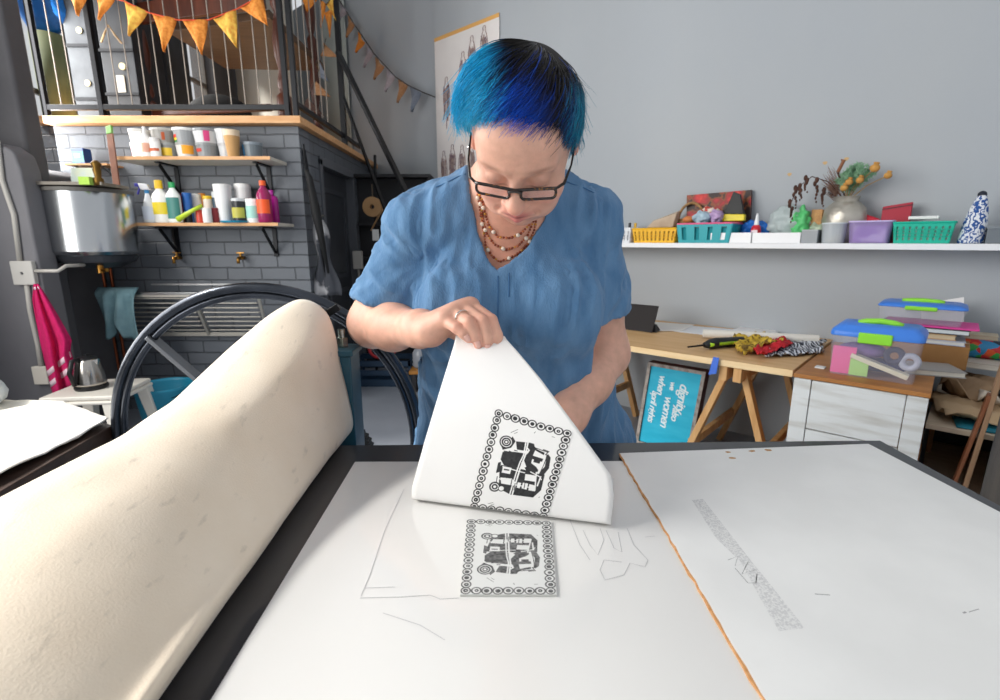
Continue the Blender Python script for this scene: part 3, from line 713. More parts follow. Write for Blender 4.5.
# dark shelving behind the stair
sh = thing('open_shelf_unit', 'black wooden shelf unit under the stair behind the tape roll', 'shelf unit', W(-4.75, 3.0))
bk = mat('black_wood', '#1d1d20', .55, col2='#26262a', nscale=5)
def ux(px, py, y): return at_y(px, py, y)
fx0, fx1 = xat(352, 5.3, 1.6), xat(432, 5.3, 1.6); zt = zat(178, 5.3)
y0 = 5.25
for nm, a in (('side', (fx0, fx0 + .03, y0, y0 + .3, 0, zt)), ('side', (fx1 - .03, fx1, y0, y0 + .12, 0, zt)), ('back', (fx0, fx1, y0 + .28, y0 + .3, 0, zt)), ('shelf', (fx0, fx1, y0, y0 + .29, 0.02, .05)),
              ('shelf', (fx0, fx1, y0, y0 + .29, .7, .73)), ('shelf', (fx0, fx1, y0, y0 + .29, 1.15, 1.18)), ('shelf', (fx0, fx1, y0, y0 + .29, 1.5, 1.53)), ('top', (fx0, fx1, y0 - .02, y0 + .3, zt, zt + .03))):
    if nm in ('back',): a = (a[0], a[1], a[2] - .15, a[3] - .15, a[4], a[5])
    MB().box(*a).build(nm, bk, sh, world=True, bevel=.002)
# roll of brown tape hanging from the brace
c = at_y(373, 207, 4.75)
t = thing('tape_roll', 'fat roll of brown paper tape hanging by the stair with its end dangling', 'tape roll', c)
MB().tube([(.085 * math.cos(a), 0, .085 * math.sin(a)) for a in np.linspace(0, 2 * math.pi, 33)[:-1]], .0, 4, closed=True)
prf = [(.02, -.035), (.088, -.035), (.088, .035), (.02, .035)]
b = MB(); vs = []; fs = []
for k in range(36):
    an = 2 * math.pi * k / 36
    for r_, d_ in prf: vs.append((r_ * math.cos(an), d_, r_ * math.sin(an)))
for k in range(36):
    for j in range(4): fs.append((k * 4 + j, k * 4 + (j + 1) % 4, ((k + 1) % 36) * 4 + (j + 1) % 4, ((k + 1) % 36) * 4 + j))
b.add(vs, fs).build('tape', mat('tape', '#a9845a', .6, col2='#9a754c', nscale=4), t, bevel=.002)
MB().grid([[(.06 - .03 * i, -.03, -.06 - .05 * i), (.06 - .03 * i, .03, -.06 - .05 * i)] for i in range(4)]).build('loose_end', mat('tape', '#a9845a'), t, solid=.001)
MB().tube([(0, 0, .02), (0, 0, .2)], .004, 6).build('hanging_cord', plain('#6b5b48'), t)
MB().box(-.01, .05, -.04, -.036, -.30, -.20).build('paper_tag', plain('#c7c7c4'), t)
# switch box
c = at_y(358, 260, 4.6)
t = thing('switch_box', 'small pale switch box with a conduit below it beside the dark door', 'switch box', (XS + .02, 5.5, c.z))
p = at_y(358, 260, 5.1); t.location = p
MB().box(-.045, .045, -.03, .03, -.09, .09).build('box', plain('#a9a6a0', .5), t, bevel=.008); MB().cyl((0, 0, -.09), (0, 0, -.9), .012).build('conduit', plain('#8e8b86', .5), t)
# apron and umbrella hung by the door
t = thing('hanging_apron', 'grey and white apron hanging on the loft corner by the door', 'apron', at_y(320, 220, 4.0))
o = t.location; rows = []
for i in range(15):
    f = i / 14; z = -.0 - .58 * f; w = .03 + .075 * f + .02 * math.sin(f * 9)
    rows.append([(lerp(-w, w, j / 8) + .03 * f, .02 * math.sin(j * 1.7 + f * 3) - .03, z) for j in range(9)])
MB().grid(rows).build('apron_cloth', mat('apron', '#3b3e45', .85, col2='#a3a3a6', nscale=3, contrast=(.52, .56)), t, smooth=True, solid=.006)
MB().cyl((0.02, .02, .03), (0.02, -.04, .03), .008).build('hook', M_steel, t)
t = thing('umbrella', 'closed black umbrella hanging beside the apron at the door', 'umbrella', at_y(306, 170, 3.86))
MB().tube([(0, 0, 0), (.02, 0, -.05), (.05, 0, -.3), (.11, 0, -.75)], [.012, .022, .035, .008], 10).build('canopy', mat('umbrella_cloth', '#111214', .7), t, smooth=True)
MB().tube([(0, 0, 0), (-.004, 0, .18)], .007, 8).build('shaft', M_black, t)

# ------------------------------------------------------------------ shelves on the bricks
def wshelf(label, px0, px1, pyt, y0, group='shelves on the brick wall', brx=()):
    z = zat(pyt, y0); xa, xb = xat(px0, y0, z), xat(px1, y0, z)
    t = thing('wall_shelf', label, 'shelf', ((xa + xb) / 2, 3.9, z - .022), group=group)
    MB().box(-(xb - xa) / 2, (xb - xa) / 2, y0 - 3.9, -.002, 0, .022).build('shelf_board', mat('shelf_board', '#cfc9bd', .5, col2='#c6bfb2'), t, bevel=.002)
    MB().box(-(xb - xa) / 2, (xb - xa) / 2, y0 - 3.9 - .004, y0 - 3.9, .0, .022).build('edge_strip', mat('loft_edge', '#d8a878'), t)
    for px in brx:
        x = xat(px, 3.8, z) - (xa + xb) / 2
        b = MB().box(x - .015, x + .015, -.012, -.002, -.22, -.002).box(x - .015, x + .015, -.22, -.012, -.012, -.002).beam((x, -.02, -.19), (x, -.19, -.02), .012, .02)
        b.build('bracket', M_black, t)
    return z
SY = 3.62
zU = wshelf('upper brick-wall shelf, the one holding the stacked ink tubs', 112, 270, 156.3, SY, brx=(167, 262))
zL = wshelf('lower brick-wall shelf, the one holding bleach and cleaning bottles', 128, 278, 222.7, SY, brx=(167, 268))
def sz(px0, px1, y, z): return xat(px1, y, z) - xat(px0, y, z)
def place(px0, px1, py0, zb, y=3.72, h=None):
    z = zb; x0, x1 = xat(px0, y, z + .08), xat(px1, y, z + .08); return (x0 + x1) / 2, x1 - x0, (zat(py0, y) - zb)
def tub(label, px0, px1, py0, zb, body, lid, band=None, group='ink tubs on the upper shelf', y=3.74, hh=None):
    x, w, h = place(px0, px1, py0, zb, y); h = hh or h; r = w / 2
    t = thing('ink_tub', label, 'tub', (x, y, zb), group=None)
    MB().lathe([(r * .86, 0), (r * .98, h * .8), (r * .98, h * .84)], 22).build('tub_body', plain(body, .35), t, smooth=False)
    MB().lathe([(r * 1.0, h * .82), (r * 1.03, h * .84), (r * 1.03, h * .98), (r * .97, h)], 22).build('lid', plain(lid, .35), t)
    if band:
        c, f0, f1, a0, a1 = band; n = 10
        MB().grid([[((r * (.87 + .12 * f) + .0012) * math.cos(a), (r * (.87 + .12 * f) + .0012) * math.sin(a), h * f) for a in np.linspace(R(a0), R(a1), n)] for f in (f0, f1)]).build('paper_label', plain(c, .5), t)
    return t
tub_lo = [('white ink tub at the bottom left of the tub stacks, pink label edge', 132, 149, 143.5, '#e8e6e4', '#dcdad6', ('#d8487a', .1, .7, 195, 225)),
          ('lower tub with white and yellow label, second stack from the left', 160, 177, 143.5, '#8a8c8c', '#9a9c9c', ('#e8c23a', .15, .65, 235, 320)),
          ('lower white tub with orange yellow label, third stack', 177, 197, 143.5, '#d9d7d3', '#9a9a98', ('#efa52c', .25, .8, 270, 335)),
          ('lower grey tub with red, yellow and green stripes, fourth stack', 197, 218, 144, '#85898c', '#8c9092', ('#b8352c', .4, .62, 215, 265)),
          ('lower translucent tub behind the paper cup', 219, 234, 144, '#c4c6c8', '#b6b8ba', None)]
for l, a, b_, c_, bo, li, ba in tub_lo: tub(l, a, b_, c_, zU, bo, li, ba)
ztop = zat(144.5, 3.74)
for l, a, b_, c_, bo, li, ba in (('white ink tub on top of the leftmost tub stack', 130, 148, 130, '#e4e2df', '#cfcdc9', None),
          ('grey ink tub with a small orange mark on top of the second stack', 152, 175, 129.5, '#9b9893', '#b9b6b0', ('#b5562e', .2, .7, 290, 305)),
          ('white capped ink tub with red, yellow and green stripes on the third stack', 174, 195, 129, '#9fa1a3', '#ecebe8', ('#d23c2a', .35, .55, 205, 250)),
          ('ink tub with pink stripe on its white label on the fourth stack', 194, 218, 130, '#c9cacb', '#8c8f92', ('#d2447e', .12, .9, 285, 312)),
          ('white translucent tub on the stack behind the paper cup', 216, 233, 130, '#d0d2d4', '#dadbdc', None)):
    t = tub(l, a, b_, c_, ztop, bo, li, ba)
    if 'third' in l:
        r = sz(174, 195, 3.74, ztop) / 2
        for c, f0, f1 in (('#e8cf3a', .2, .35), ('#3d8a4a', .05, .2)):
            MB().grid([[((r * (.87 + .12 * f) + .0012) * math.cos(a), (r * (.87 + .12 * f) + .0012) * math.sin(a), .1 * f) for a in np.linspace(R(205), R(250), 8)] for f in (f0, f1)]).build('stripe', plain(c, .5), t)
def bottle(name, label, px0, px1, py0, zb, body, cap, y=3.66, neck=.35, capf=.14, lab=None, shoulder=.68, flat=.6, m=None):
    x, w, h = place(px0, px1, py0, zb, y); r = w / 2
    t = thing(name, label, 'bottle', (x, y, zb)); hb = h * (1 - capf)
    MB().lathe([(r * .9, 0), (r, h * .04), (r, h * shoulder), (r * .85, h * (shoulder + .06)), (r * neck, hb * .97), (r * neck, hb)], 22, sy=flat).build('bottle_body', m or plain(body, .3), t, smooth=True)
    MB().lathe([(r * neck * 1.15, hb), (r * neck * 1.15, h * .99), (r * neck * .7, h)], 16, sy=flat if flat < .8 else 1).build('cap', plain(cap, .35), t)
    if lab:
        c, f0, f1 = lab; MB().grid([[((r + .0015) * math.cos(a), (r * flat + .0015) * math.sin(a), h * f) for a in np.linspace(R(200), R(335), 12)] for f in (f0, f1)]).build('bottle_label', plain(c, .45), t)
    return t
bottle('glue_bottle', 'white squeeze bottle with a long nozzle in front of the ink tubs', 141, 151, 126.5, zU, '#efecea', '#f0eeee', shoulder=.6, capf=.18, neck=.25, flat=.9, lab=('#e0a890', .15, .45))
bottle('paint_tube', 'short white tube with a red mark beside the squeeze bottle', 150, 160, 138, zU, '#ecebe9', '#e6e4e2', shoulder=.8, capf=.2, neck=.8, flat=.8, lab=('#c9653f', .3, .45))
x, w, h = place(225, 240, 130.5, zU, 3.66)
t = thing('paper_cup', 'tan paper cup with a pale rim on the upper brick shelf', 'cup', (x, 3.66, zU)); r = w / 2
MB().lathe([(r * .68, 0), (r * .97, h * .78)], 24).build('cup_body', mat('kraft', '#c59a66', .8, col2='#b98e5a'), t); MB().lathe([(r * .97, h * .78), (r * 1.0, h * .97), (r * 1.05, h)], 24).build('rim', plain('#e3cdb0', .6), t)
tub('low blue grey tin at the right end of the upper brick shelf', 243, 262, 143, zU, '#6d767c', '#87919a', ('#2f8fd0', .15, .85, 190, 235))
# lower shelf
t = bottle('spray_bottle', 'white spray bottle with a blue collar at the left end of the lower brick shelf', 143, 156, 190, zL, '#e8ecef', '#3d8fc4', neck=.3, shoulder=.45, lab=('#dfe6f2', .1, .5), capf=.1)
x, w, h = place(143, 156, 190, zL, 3.66)
MB().hexa([Vector(p) for p in ((-.035, -.012, h), (.03, -.012, h), (.03, .012, h), (-.035, .012, h), (-.05, -.014, h + .045), (.015, -.014, h + .04), (.015, .014, h + .04), (-.05, .014, h + .045))]).build('spray_head', plain('#e9e9ee', .35), t, bevel=.006)
MB().box(-.075, -.05, -.01, .01, h + .022, h + .045).beam((-.045, 0, h + .02), (-.065, 0, h - .03), .012, .01).build('trigger', plain('#3a3aa8', .35), t, bevel=.003)
bottle('bleach_bottle', 'white bottle with a yellow cap and yellow label on the lower brick shelf', 154, 170, 180, zL, '#f1efe9', '#efc01e', lab=('#ead12f', .2, .48), shoulder=.62, neck=.42, capf=.2)
bottle('cleaner_bottle', 'white bottle with a green cap and dark green label, right of the yellow capped one', 168, 182, 182, zL, '#e8ebe8', '#1f9a55', lab=('#3f7f78', .1, .62), shoulder=.66, neck=.4)
for nm, l, p0, p1, py, c, c2, y in (('book', 'dark red upright book between cleaning bottles and the blue can', 179, 185, 194, '#8c2f34', None, 3.72),):
    x, w, h = place(p0, p1, py, zL, y); t = thing(nm, l, 'book', (x, y, zL)); MB().box(-w / 2, w / 2, -.06, .08, 0, h).build('cover', plain(c, .6), t, bevel=.001); MB().box(-w / 2 + .003, w / 2 - .003, -.058, .0805, .004, h + .0005).build('pages', plain('#d9d2c2', .8), t)
def can(name, label, cat, px0, px1, py0, body, lid, y=3.7, lidf=.12, lab=None, taper=1, mlid=None, zb=None):
    zb = zL if zb is None else zb; x, w, h = place(px0, px1, py0, zb, y); r = w / 2; t = thing(name, label, cat, (x, y, zb))
    MB().lathe([(r * .96 * taper, 0), (r * taper, h * .02), (r, h * (1 - lidf))], 22).build('body', plain(body, .35), t)
    MB().lathe([(r * 1.02, h * (1 - lidf)), (r * 1.02, h * .98), (r * .95, h)], 22).build('lid', plain(lid, .35), t)
    if lab:
        c, f0, f1 = lab; MB().grid([[((r + .0015) * math.cos(a), (r + .0015) * math.sin(a), h * f) for a in np.linspace(R(205), R(335), 12)] for f in (f0, f1)]).build('label_band', plain(c, .45), t)
    return t
can('spray_can', 'blue can with a black foot on the lower brick shelf', 'can', 184.5, 193, 193, '#2a68b8', '#2a68b8', 3.72, lab=('#15181e', .02, .35))
can('jar', 'white plastic jar standing behind the red can and mug', 'jar', 192, 203, 194, '#e9e8e6', '#f2f1ef', 3.80)
can('bottle', 'orange bottle standing behind the white mug', 'bottle', 201, 207, 193.5, '#e08a24', '#e08a24', 3.82)
can('jar', 'white jar with a yellow lid and yellow label behind the mug', 'jar', 205, 214, 196, '#ecdfd0', '#efc62f', 3.79, lab=('#efc62f', .35, .55))
can('ink_bottle', 'small dark blue bottle left of the tall white cup', 'bottle', 214, 220, 192, '#3d5566', '#c9cdd0', 3.80, lidf=.18)
can('can', 'short red can left of the white mug', 'can', 196, 204, 208, '#c23b28', '#b9bcbd', 3.64)
can('jar', 'small dark red jar between the mug and tall white cup', 'jar', 211, 219, 208, '#8f2d33', '#7d262c', 3.68)
t = can('mug', 'small white mug lying by the red can on the lower brick shelf', 'mug', 202.5, 211, 208, '#eceae8', '#f4f3f1', 3.63, lidf=.05)
can('plastic_cup', 'tall white plastic cup stack, the highest white object on the lower brick shelf', 'cup', 216.5, 233, 184.5, '#ecebea', '#f2f1f0', 3.72, taper=.78, lidf=.04)
can('jar', 'dark glass jar with a green and yellow label', 'jar', 233, 246.5, 198.5, '#23262a', '#c7cacc', 3.68, lab=('#b8b04a', .2, .62))
can('tub', 'round white tub resting behind, between dark jar and white tin', 'tub', 237.5, 252.5, 184, '#e6e4e3', '#efedec', 3.81, lidf=.1)
can('tin', 'white tin with a pale green label beside the pink bottle', 'tin', 247, 261, 199, '#e4e5e3', '#f1f0ee', 3.68, lab=('#9ecfc4', .2, .7))
can('saucer', 'flat blue lid under the tall cup and dark jar', 'lid', 220, 249, 221, '#2a9bc4', '#2a9bc4', 3.66, taper=.9)
bottle('drink_bottle', 'pink liquid bottle with an orange cap at the right end of the lower brick shelf', 258, 272, 180.5, zL, '#c22a7a', '#f0622a', lab=('#ee5a24', .22, .55), shoulder=.66, neck=.38, flat=.95, capf=.12,
       m=mat('pink_liquid', '#b02868', .15, trans=.3))
bottle('detergent_bottle', 'magenta detergent bottle standing behind the orange capped bottle', 266, 279, 190, zL, '#b0188a', '#a0148a', y=3.82, shoulder=.75, flat=.5, m=mat('magenta_liquid', '#b0188a', .2, trans=.2))
bp = thing('scrubbing_brush', 'lime green scrubbing brush leaning across the lower shelf items', 'brush', at_y(190, 214, 3.56))
MB().tube([at_y(202, 205.5, 3.60), at_y(190, 212, 3.59), at_y(178, 219.5, 3.60)], [.012, .014, .02], 10).build('brush_handle', plain('#b9d23a', .4), bp, world=True, smooth=True)

# ------------------------------------------------------------------ boiler
by = 3.50; bx = xat(91, by, 1.5); br = .255
zb0, zb1 = zat(252, by - br), zat(190, by - br)
t = thing('water_boiler', 'round stainless steel boiler hung in the corner beside the brick wall', 'boiler', (bx, by, zb0))
hb = zb1 - zb0
MB().lathe([(br * .9, -.03), (br, 0), (br, hb), (br * .99, hb + .005)], 56).build('drum', mat('boiler_steel', '#c9ccce', .22, 1, col2='#b9bcbf', nscale=3, stretch=(1, 1, .3)), t, bevel=.003)
MB().lathe([(br * 1.015, hb), (br * 1.015, hb + .022), (br * .4, hb + .03)], 56).build('lid', mat('boiler_lid', '#5a5753', .5), t)
MB().lathe([(br * .5, -.11), (br * .85, -.07), (br * .93, -.028)], 40).build('base_pan', mat('boiler_base', '#43464b', .35, .6), t)
MB().cyl((.10, -.12, -.14), (.10, -.12, -.08), .02).cyl((.10, -.12, -.12), (.16, -.14, -.12), .012).build('valve', mat('brass', '#a87a3a', .3, 1), t)
for px in (104, 112):
    x = xat(px, 3.85, 1.0); MB().cyl((x, 3.86, .3), (x, 3.86, 1.28), .011, n=10).build('copper_pipe', mat('copper', '#8a4a30', .3, .9), t, world=True)
zz = zb1 + .032
def onb(name, label, cat, px0, px1, py0, py1, y, dep, m, part):
    x0, x1 = xat(px0, y, 1.7), xat(px1, y, 1.7); z0 = zat(py1, y); z1 = zat(py0, y); t = thing(name, label, cat, ((x0 + x1) / 2, y, z0)); MB().box(-(x1 - x0) / 2, (x1 - x0) / 2, -dep / 2, dep / 2, 0, z1 - z0).build(part, m, t, bevel=.003); return t
o = MB().box(-.20, .20, -.14, .14, 0, .02).build('flat_board', wood('grey_board', '#8b8378', '#6e675e'), None, loc=(xat(70, 3.3, 1.7), 3.40, zz), rz=.1, bevel=.002); tag(o, 'weathered grey board lying on the boiler lid', 'board')
t = onb('paper_packet', 'pale blue and yellow packet leaning on top of the boiler', 'packet', 73, 98, 166, 183, 3.45, .03, mat('packet', '#c9dde0', .6, col2='#e6e2b0', nscale=5), 'packet_body'); t.location.z = zz + .021; t.rotation_euler = (R(-12), 0, 0)
t = onb('sponge', 'lime green sponge on the boiler lid', 'sponge', 83, 94, 181, 189, 3.28, .07, mat('sponge', '#a9cf5a', .9, bump=.5, bscale=90), 'sponge_body'); t.location.z = zz
xx = xat(99, 3.3, 1.7)
t = thing('brass_tap_fitting', 'dark brass fitting standing on the boiler lid', 'fitting', (xx, 3.3, zz)); MB().lathe([(.028, 0), (.03, .04), (.018, .05), (.024, .09), (.02, .11), (.03, .13), (.012, .15)], 16).build('fitting_body', mat('old_brass', '#6b5022', .4, .8), t, smooth=True)
t = thing('paint_stirrer', 'old wooden paddle with a green tip leaning upright behind the boiler', 'paddle', at_y(117, 190, 3.5)); b = MB().beam(at_y(117.5, 191, 3.5), at_y(110, 134, 3.6), .045, .012, up=(0, 1, 0)); b.build('paddle_shaft', wood('paddle', '#8a5b44', '#6a4030', stretch=(10, 10, 2)), t, world=True, bevel=.003)
MB().beam(at_y(110, 134, 3.6), at_y(109, 126, 3.62), .04, .018, up=(0, 1, 0)).build('green_tip', plain('#6aa045', .5), t, world=True, bevel=.004)
t = thing('wall_ledge', 'thin wooden ledge on brackets on the bricks above the boiler', 'ledge', at_y(100, 163, 3.85)); xa, xb = xat(72, 3.8, 1.85), xat(114, 3.8, 1.85); zc = zat(163.5, 3.75)
MB().box(xa, xb, 3.74, 3.898, zc - .012, zc).build('ledge_board', mat('loft_edge', '#d8a878'), t, world=True); b = MB().beam((xa + .06, 3.89, zc - .1), (xa + .06, 3.76, zc - .012), .012, .012).beam((xb - .05, 3.89, zc - .1), (xb - .05, 3.76, zc - .012), .012, .012); b.build('bracket', M_steel, t, world=True)
xa, xb = xat(73, 3.78, 1.9), xat(88, 3.78, 1.9); h = zat(148.5, 3.78) - zc
t = thing('blue_carton', 'small blue and green carton standing on the ledge above the boiler', 'carton', ((xa + xb) / 2, 3.80, zc)); t.rotation_euler = (0, 0, -.2)
MB().box(-(xb - xa) / 2, (xb - xa) / 2, -.03, .03, 0, h).build('carton_body', plain('#173a78', .4), t, bevel=.002); w = xb - xa
MB().box(-w / 2 + .006, w / 2 - .004, -.0312, -.03, h * .12, h * .78).build('green_panel', plain('#2f9a86', .4), t); MB().box(-w * .25, w * .2, -.0322, -.031, h * .4, h * .66).build('pale_mark', plain('#b8d8d4', .4), t)

# ------------------------------------------------------------------ draining rack on the wall, taps, cloth
t = thing('draining_rack', 'stainless steel ribbed draining rack with two bays fixed below the taps', 'rack', (-2.2, 3.8, 1.1))
P = [at_y(112, 295, 3.62), at_y(258, 295, 3.62), at_y(268, 334, 3.84), at_y(137, 334, 3.84)]
P[0].z = P[1].z = (P[0].z + P[1].z) / 2; P[2].z = P[3].z = (P[2].z + P[3].z) / 2
def qp(u, v): return (P[0].lerp(P[1], u)).lerp(P[3].lerp(P[2], u), v)
M_rack = mat('rack_steel', '#b9b5ac', .3, .35)
b = MB()
for (u0, v0, u1, v1) in ((0, 0, 1, 0), (0, 1, 1, 1), (0, 0, 0, 1), (1, 0, 1, 1), (.55, 0, .55, 1)): b.beam(qp(u0, v0), qp(u1, v1), .018, .03)
b.build('rack_frame', M_rack, t, world=True, bevel=.002)
for u0, u1 in ((.03, .53), (.58, .98)):
    b = MB()
    for k in range(8):
        v = .08 + k * .115; b.beam(qp(u0, v), qp(u1, v), .024, .008)
    b.build('ribbed_tray', M_rack, t, world=True, bevel=.002)
MB().beam(qp(0, 0) + Vector((-.04, 0, .01)), qp(.99, 0) + Vector((0, 0, .01)), .02, .02).build('front_rail', M_steel, t, world=True, bevel=.003)
MB().beam(qp(.15, 0) + Vector((0, .2, .06)), qp(.85, 0) + Vector((0, .2, .06)), .012, .012).build('back_rail', M_steel, t, world=True)
for px in (176, 240):
    tp = at_y(px, 258, 3.84); t = thing('brass_tap', 'brass wall tap on the bricks, %s' % ('the one nearer the boiler' if px < 200 else 'the one nearer the loft corner'), 'tap', tp)
    t.location.y = 3.898
    Mb = mat('brass', '#a87a3a')
    MB().cyl((0, 0, 0), (0, -.06, 0), .014).tube([(0, -.05, 0), (0, -.085, 0), (0, -.09, -.04)], .012, 10).build('tap_body', Mb, t, smooth=True)
    MB().cyl((0, -.045, 0), (0, -.045, .035), .008).beam((-.03, -.045, .038), (.03, -.045, .038), .012, .008).build('tap_handle', Mb, t, bevel=.002)
    if px < 200: MB().tube([(0, -.006, .0), (-.015, -.006, .06), (-.03, -.006, .13), (-.035, -.006, .26)], .008, 8).build('feed_pipe', mat('old_pipe', '#2e2a28', .5), t)
# pipe drop and small cups under the rack rail
for px in (162, 205, 218, 271):
    pass
c0 = at_y(118, 292, 3.58)
t = thing('dish_cloth', 'grey blue dish cloth draped over the left end of the draining rack', 'cloth', c0)
rows = []
n = 16
for i in range(n + 1):
    f = i / n; row = []
    for j in range(13):
        g = j / 12; x = lerp(-.16, .13, g) + .03 * math.sin(g * 5 + f * 2) * f
        ln = .36 + .06 * math.sin(g * 7) + (.06 if g > .6 else -.05); z = .03 - ln * f ** 1.1; y = -.02 + .035 * math.sin(g * 16 + f * 1.5) * min(f * 3, 1)
        if f < .15: y += .05 * (1 - f / .15)
        row.append((x, y, z))
    rows.append(row)
MB().grid(rows).build('cloth', mat('dish_cloth', '#7fa0a8', .9, col2='#6d8f98', nscale=12, bump=.4, bscale=60), t, smooth=True, solid=.006)

# bucket
bc = at_y(166, 395, 3.3); zb = 0; r = .15
yb = 3.35; xb_ = xat(166, yb, .3); ht = zat(384, yb)
t = thing('bucket', 'turquoise plastic bucket with a black handle on the floor behind the wheel', 'bucket', (xb_, yb, 0)); rr = sz(139, 193, yb, ht) / 2
MB().lathe([(rr * .72, 0), (rr * .75, .01), (rr * .98, ht - .02), (rr, ht), (rr * .96, ht), (rr * .93, ht - .02), (rr * .7, .02)], 36, cap=True).build('bucket_body', mat('turquoise', '#1a7f9c', .4), t, smooth=True)
MB().tube([(rr * .98 * math.cos(a), -rr * .98 * abs(math.sin(a)) * .9, ht - .03 - .04 * math.sin(a)) for a in np.linspace(0, math.pi, 16)], .006, 8).build('bucket_handle', M_black, t, smooth=True)

# ------------------------------------------------------------------ stool with kettle
sy_ = 2.98; zs_ = zat(389, sy_); xs0, xs1 = xat(66, sy_, zs_), xat(131, sy_, zs_)
sc_ = (xs0 + xs1) / 2; sw = (xs1 - xs0)
t = thing('plastic_stool', 'white moulded plastic stool carrying the kettle', 'stool', (sc_, sy_, 0)); t.rotation_euler = (0, 0, .12)
mp_ = plain('#e3ddd2', .4); zs_ = .46
b = MB().box(-sw / 2, sw / 2, -sw / 2, sw / 2, zs_ - .03, zs_).box(-sw / 2 - .006, sw / 2 + .006, -sw / 2 - .006, sw / 2 + .006, zs_ - .055, zs_ - .03); b.build('seat', mp_, t, bevel=.012)
for a in (-1, 1):
    for c in (-1, 1):
        k = sw / 2 - .035
        MB().hexa([Vector((a * (k + .05) + dx, c * (k + .05) + dy, 0)) for dx, dy in ((-.025, -.025), (.025, -.025), (.025, .025), (-.025, .025))] + [Vector((a * k + dx, c * k + dy, zs_ - .05)) for dx, dy in ((-.035, -.035), (.035, -.035), (.035, .035), (-.035, .035))]).build('leg', mp_, t, bevel=.006)
xk = xat(92, sy_, .55); kw = sz(78, 106, sy_, .5) / 2
t = thing('kettle', 'brushed steel electric kettle with a black base standing on the stool', 'kettle', (xk, sy_ - .02, zs_)); hk = .215
MB().lathe([(kw * .95, 0), (kw, .012), (kw * .98, .022)], 30).build('base', plain('#18181a', .4), t)
MB().lathe([(kw * .93, .022), (kw * .94, .04), (kw * .86, .1), (kw * .68, .17), (kw * .6, .185)], 36).build('kettle_body', mat('kettle_steel', '#b5b0aa', .2, 1), t, smooth=True)
MB().lathe([(kw * .6, .185), (kw * .58, .195), (kw * .3, .2), (kw * .12, .202), (kw * .12, hk)], 24).build('lid', plain('#1c1c1e', .35), t)
MB().tube([(-kw * .1, -kw * .55, .19), (-kw * .2, -kw * 1.0, .19), (-kw * .3, -kw * 1.25, .12), (-kw * .25, -kw * 1.05, .04)], .013, 10).build('handle', plain('#1a1a1c', .35), t, smooth=True)
MB().hexa([Vector(p) for p in ((kw * .5, -.02, .14), (kw * .7, -.005, .14), (kw * .7, .005, .14), (kw * .5, .02, .14), (kw * .5, -.025, .18), (kw * .85, -.008, .185), (kw * .85, .008, .185), (kw * .5, .025, .18))]).build('spout', mat('kettle_steel', '#b5b0aa'), t)

# ------------------------------------------------------------------ conduit, socket box and towel on the column
fy = 3.15 - .012
t = thing('socket_box', 'pale plastic junction box on the dark column where the conduits meet', 'socket box', at_y(25, 273, fy))
b0 = t.location; w = sz(14, 36, fy, 1.2) / 2; h = (zat(261, fy) - zat(285, fy)) / 2
MB().box(-w, w, -.02, .012, -h, h).build('box_body', plain('#c5c2bc', .45), t, bevel=.006); MB().cyl((0, -.024, 0), (0, -.018, 0), .008).build('screw', M_steel, t)
MB().tube([(at_y(*p, fy)) for p in ((-3, 140), (2, 180), (14, 215), (20, 262))], .014, 10).build('conduit', plain('#b9b5ae', .5), t, world=True, smooth=True)
MB().tube([(at_y(*p, fy)) for p in ((27, 285), (30, 310), (38, 345), (42, 372))], .014, 10).build('conduit', plain('#b9b5ae', .5), t, world=True, smooth=True)
MB().tube([at_y(36, 271, fy), at_y(58, 271, fy - .02), at_y(66, 266, 3.16), at_y(84, 265, 3.3)], .011, 8).build('side_pipe', plain('#b9b5ae', .5), t, world=True, smooth=True)
t = thing('low_socket', 'cream socket box low on the column behind the pink towel', 'socket', at_y(42, 375, fy)); w = .03; MB().box(-.045, .05, -.02, .012, -.06, .06).build('socket_body', plain('#d8d2c6', .45), t, bevel=.006)
# towel
ty = 3.05
t = thing('pink_towel', 'bright pink towel with white stripes hanging by its corner from the column', 'towel', at_y(36, 285, ty))
Lx_ = [(34, 284), (33, 300), (36, 320), (41, 345), (47, 370), (54, 398)]; Rx_ = [(38, 284), (46, 296), (58, 316), (72, 340), (70, 350), (79, 380)]
rows = []; n = 26
def pl(tab, f):
    k = f * (len(tab) - 1); i = min(int(k), len(tab) - 2); a, c = tab[i], tab[i + 1]; return (lerp(a[0], c[0], k - i), lerp(a[1], c[1], k - i))
for i in range(n + 1):
    f = i / n; l, r_ = pl(Lx_, f), pl(Rx_, f); row = []
    for j in range(19):
        g = j / 18; row.append(tuple(at_y(lerp(l[0], r_[0], g), lerp(l[1], r_[1], g), ty + .03 * math.sin(g * 13 + f * 2) * (.3 + f) + .02)))
    rows.append(row)
tm = mat('towel_pink', '#d81f6c', .95, col2='#c91a60', nscale=40, bump=.4, bscale=200)
o = MB().grid(rows[:]).build('towel_cloth', tm, t, world=True, smooth=True, solid=.006)
for i0, j0, j1 in ((21, 0, 18), (23, 0, 18), (1, 0, 18)):
    rr_ = [[tuple(Vector(p) + Vector((0, -.0042, 0))) for p in rows[k][j0:j1 + 1]] for k in (i0, i0 + 1)]
    MB().grid(rr_).build('white_stripe', plain('#efd3de', .9), t, world=True, smooth=True, solid=.001)

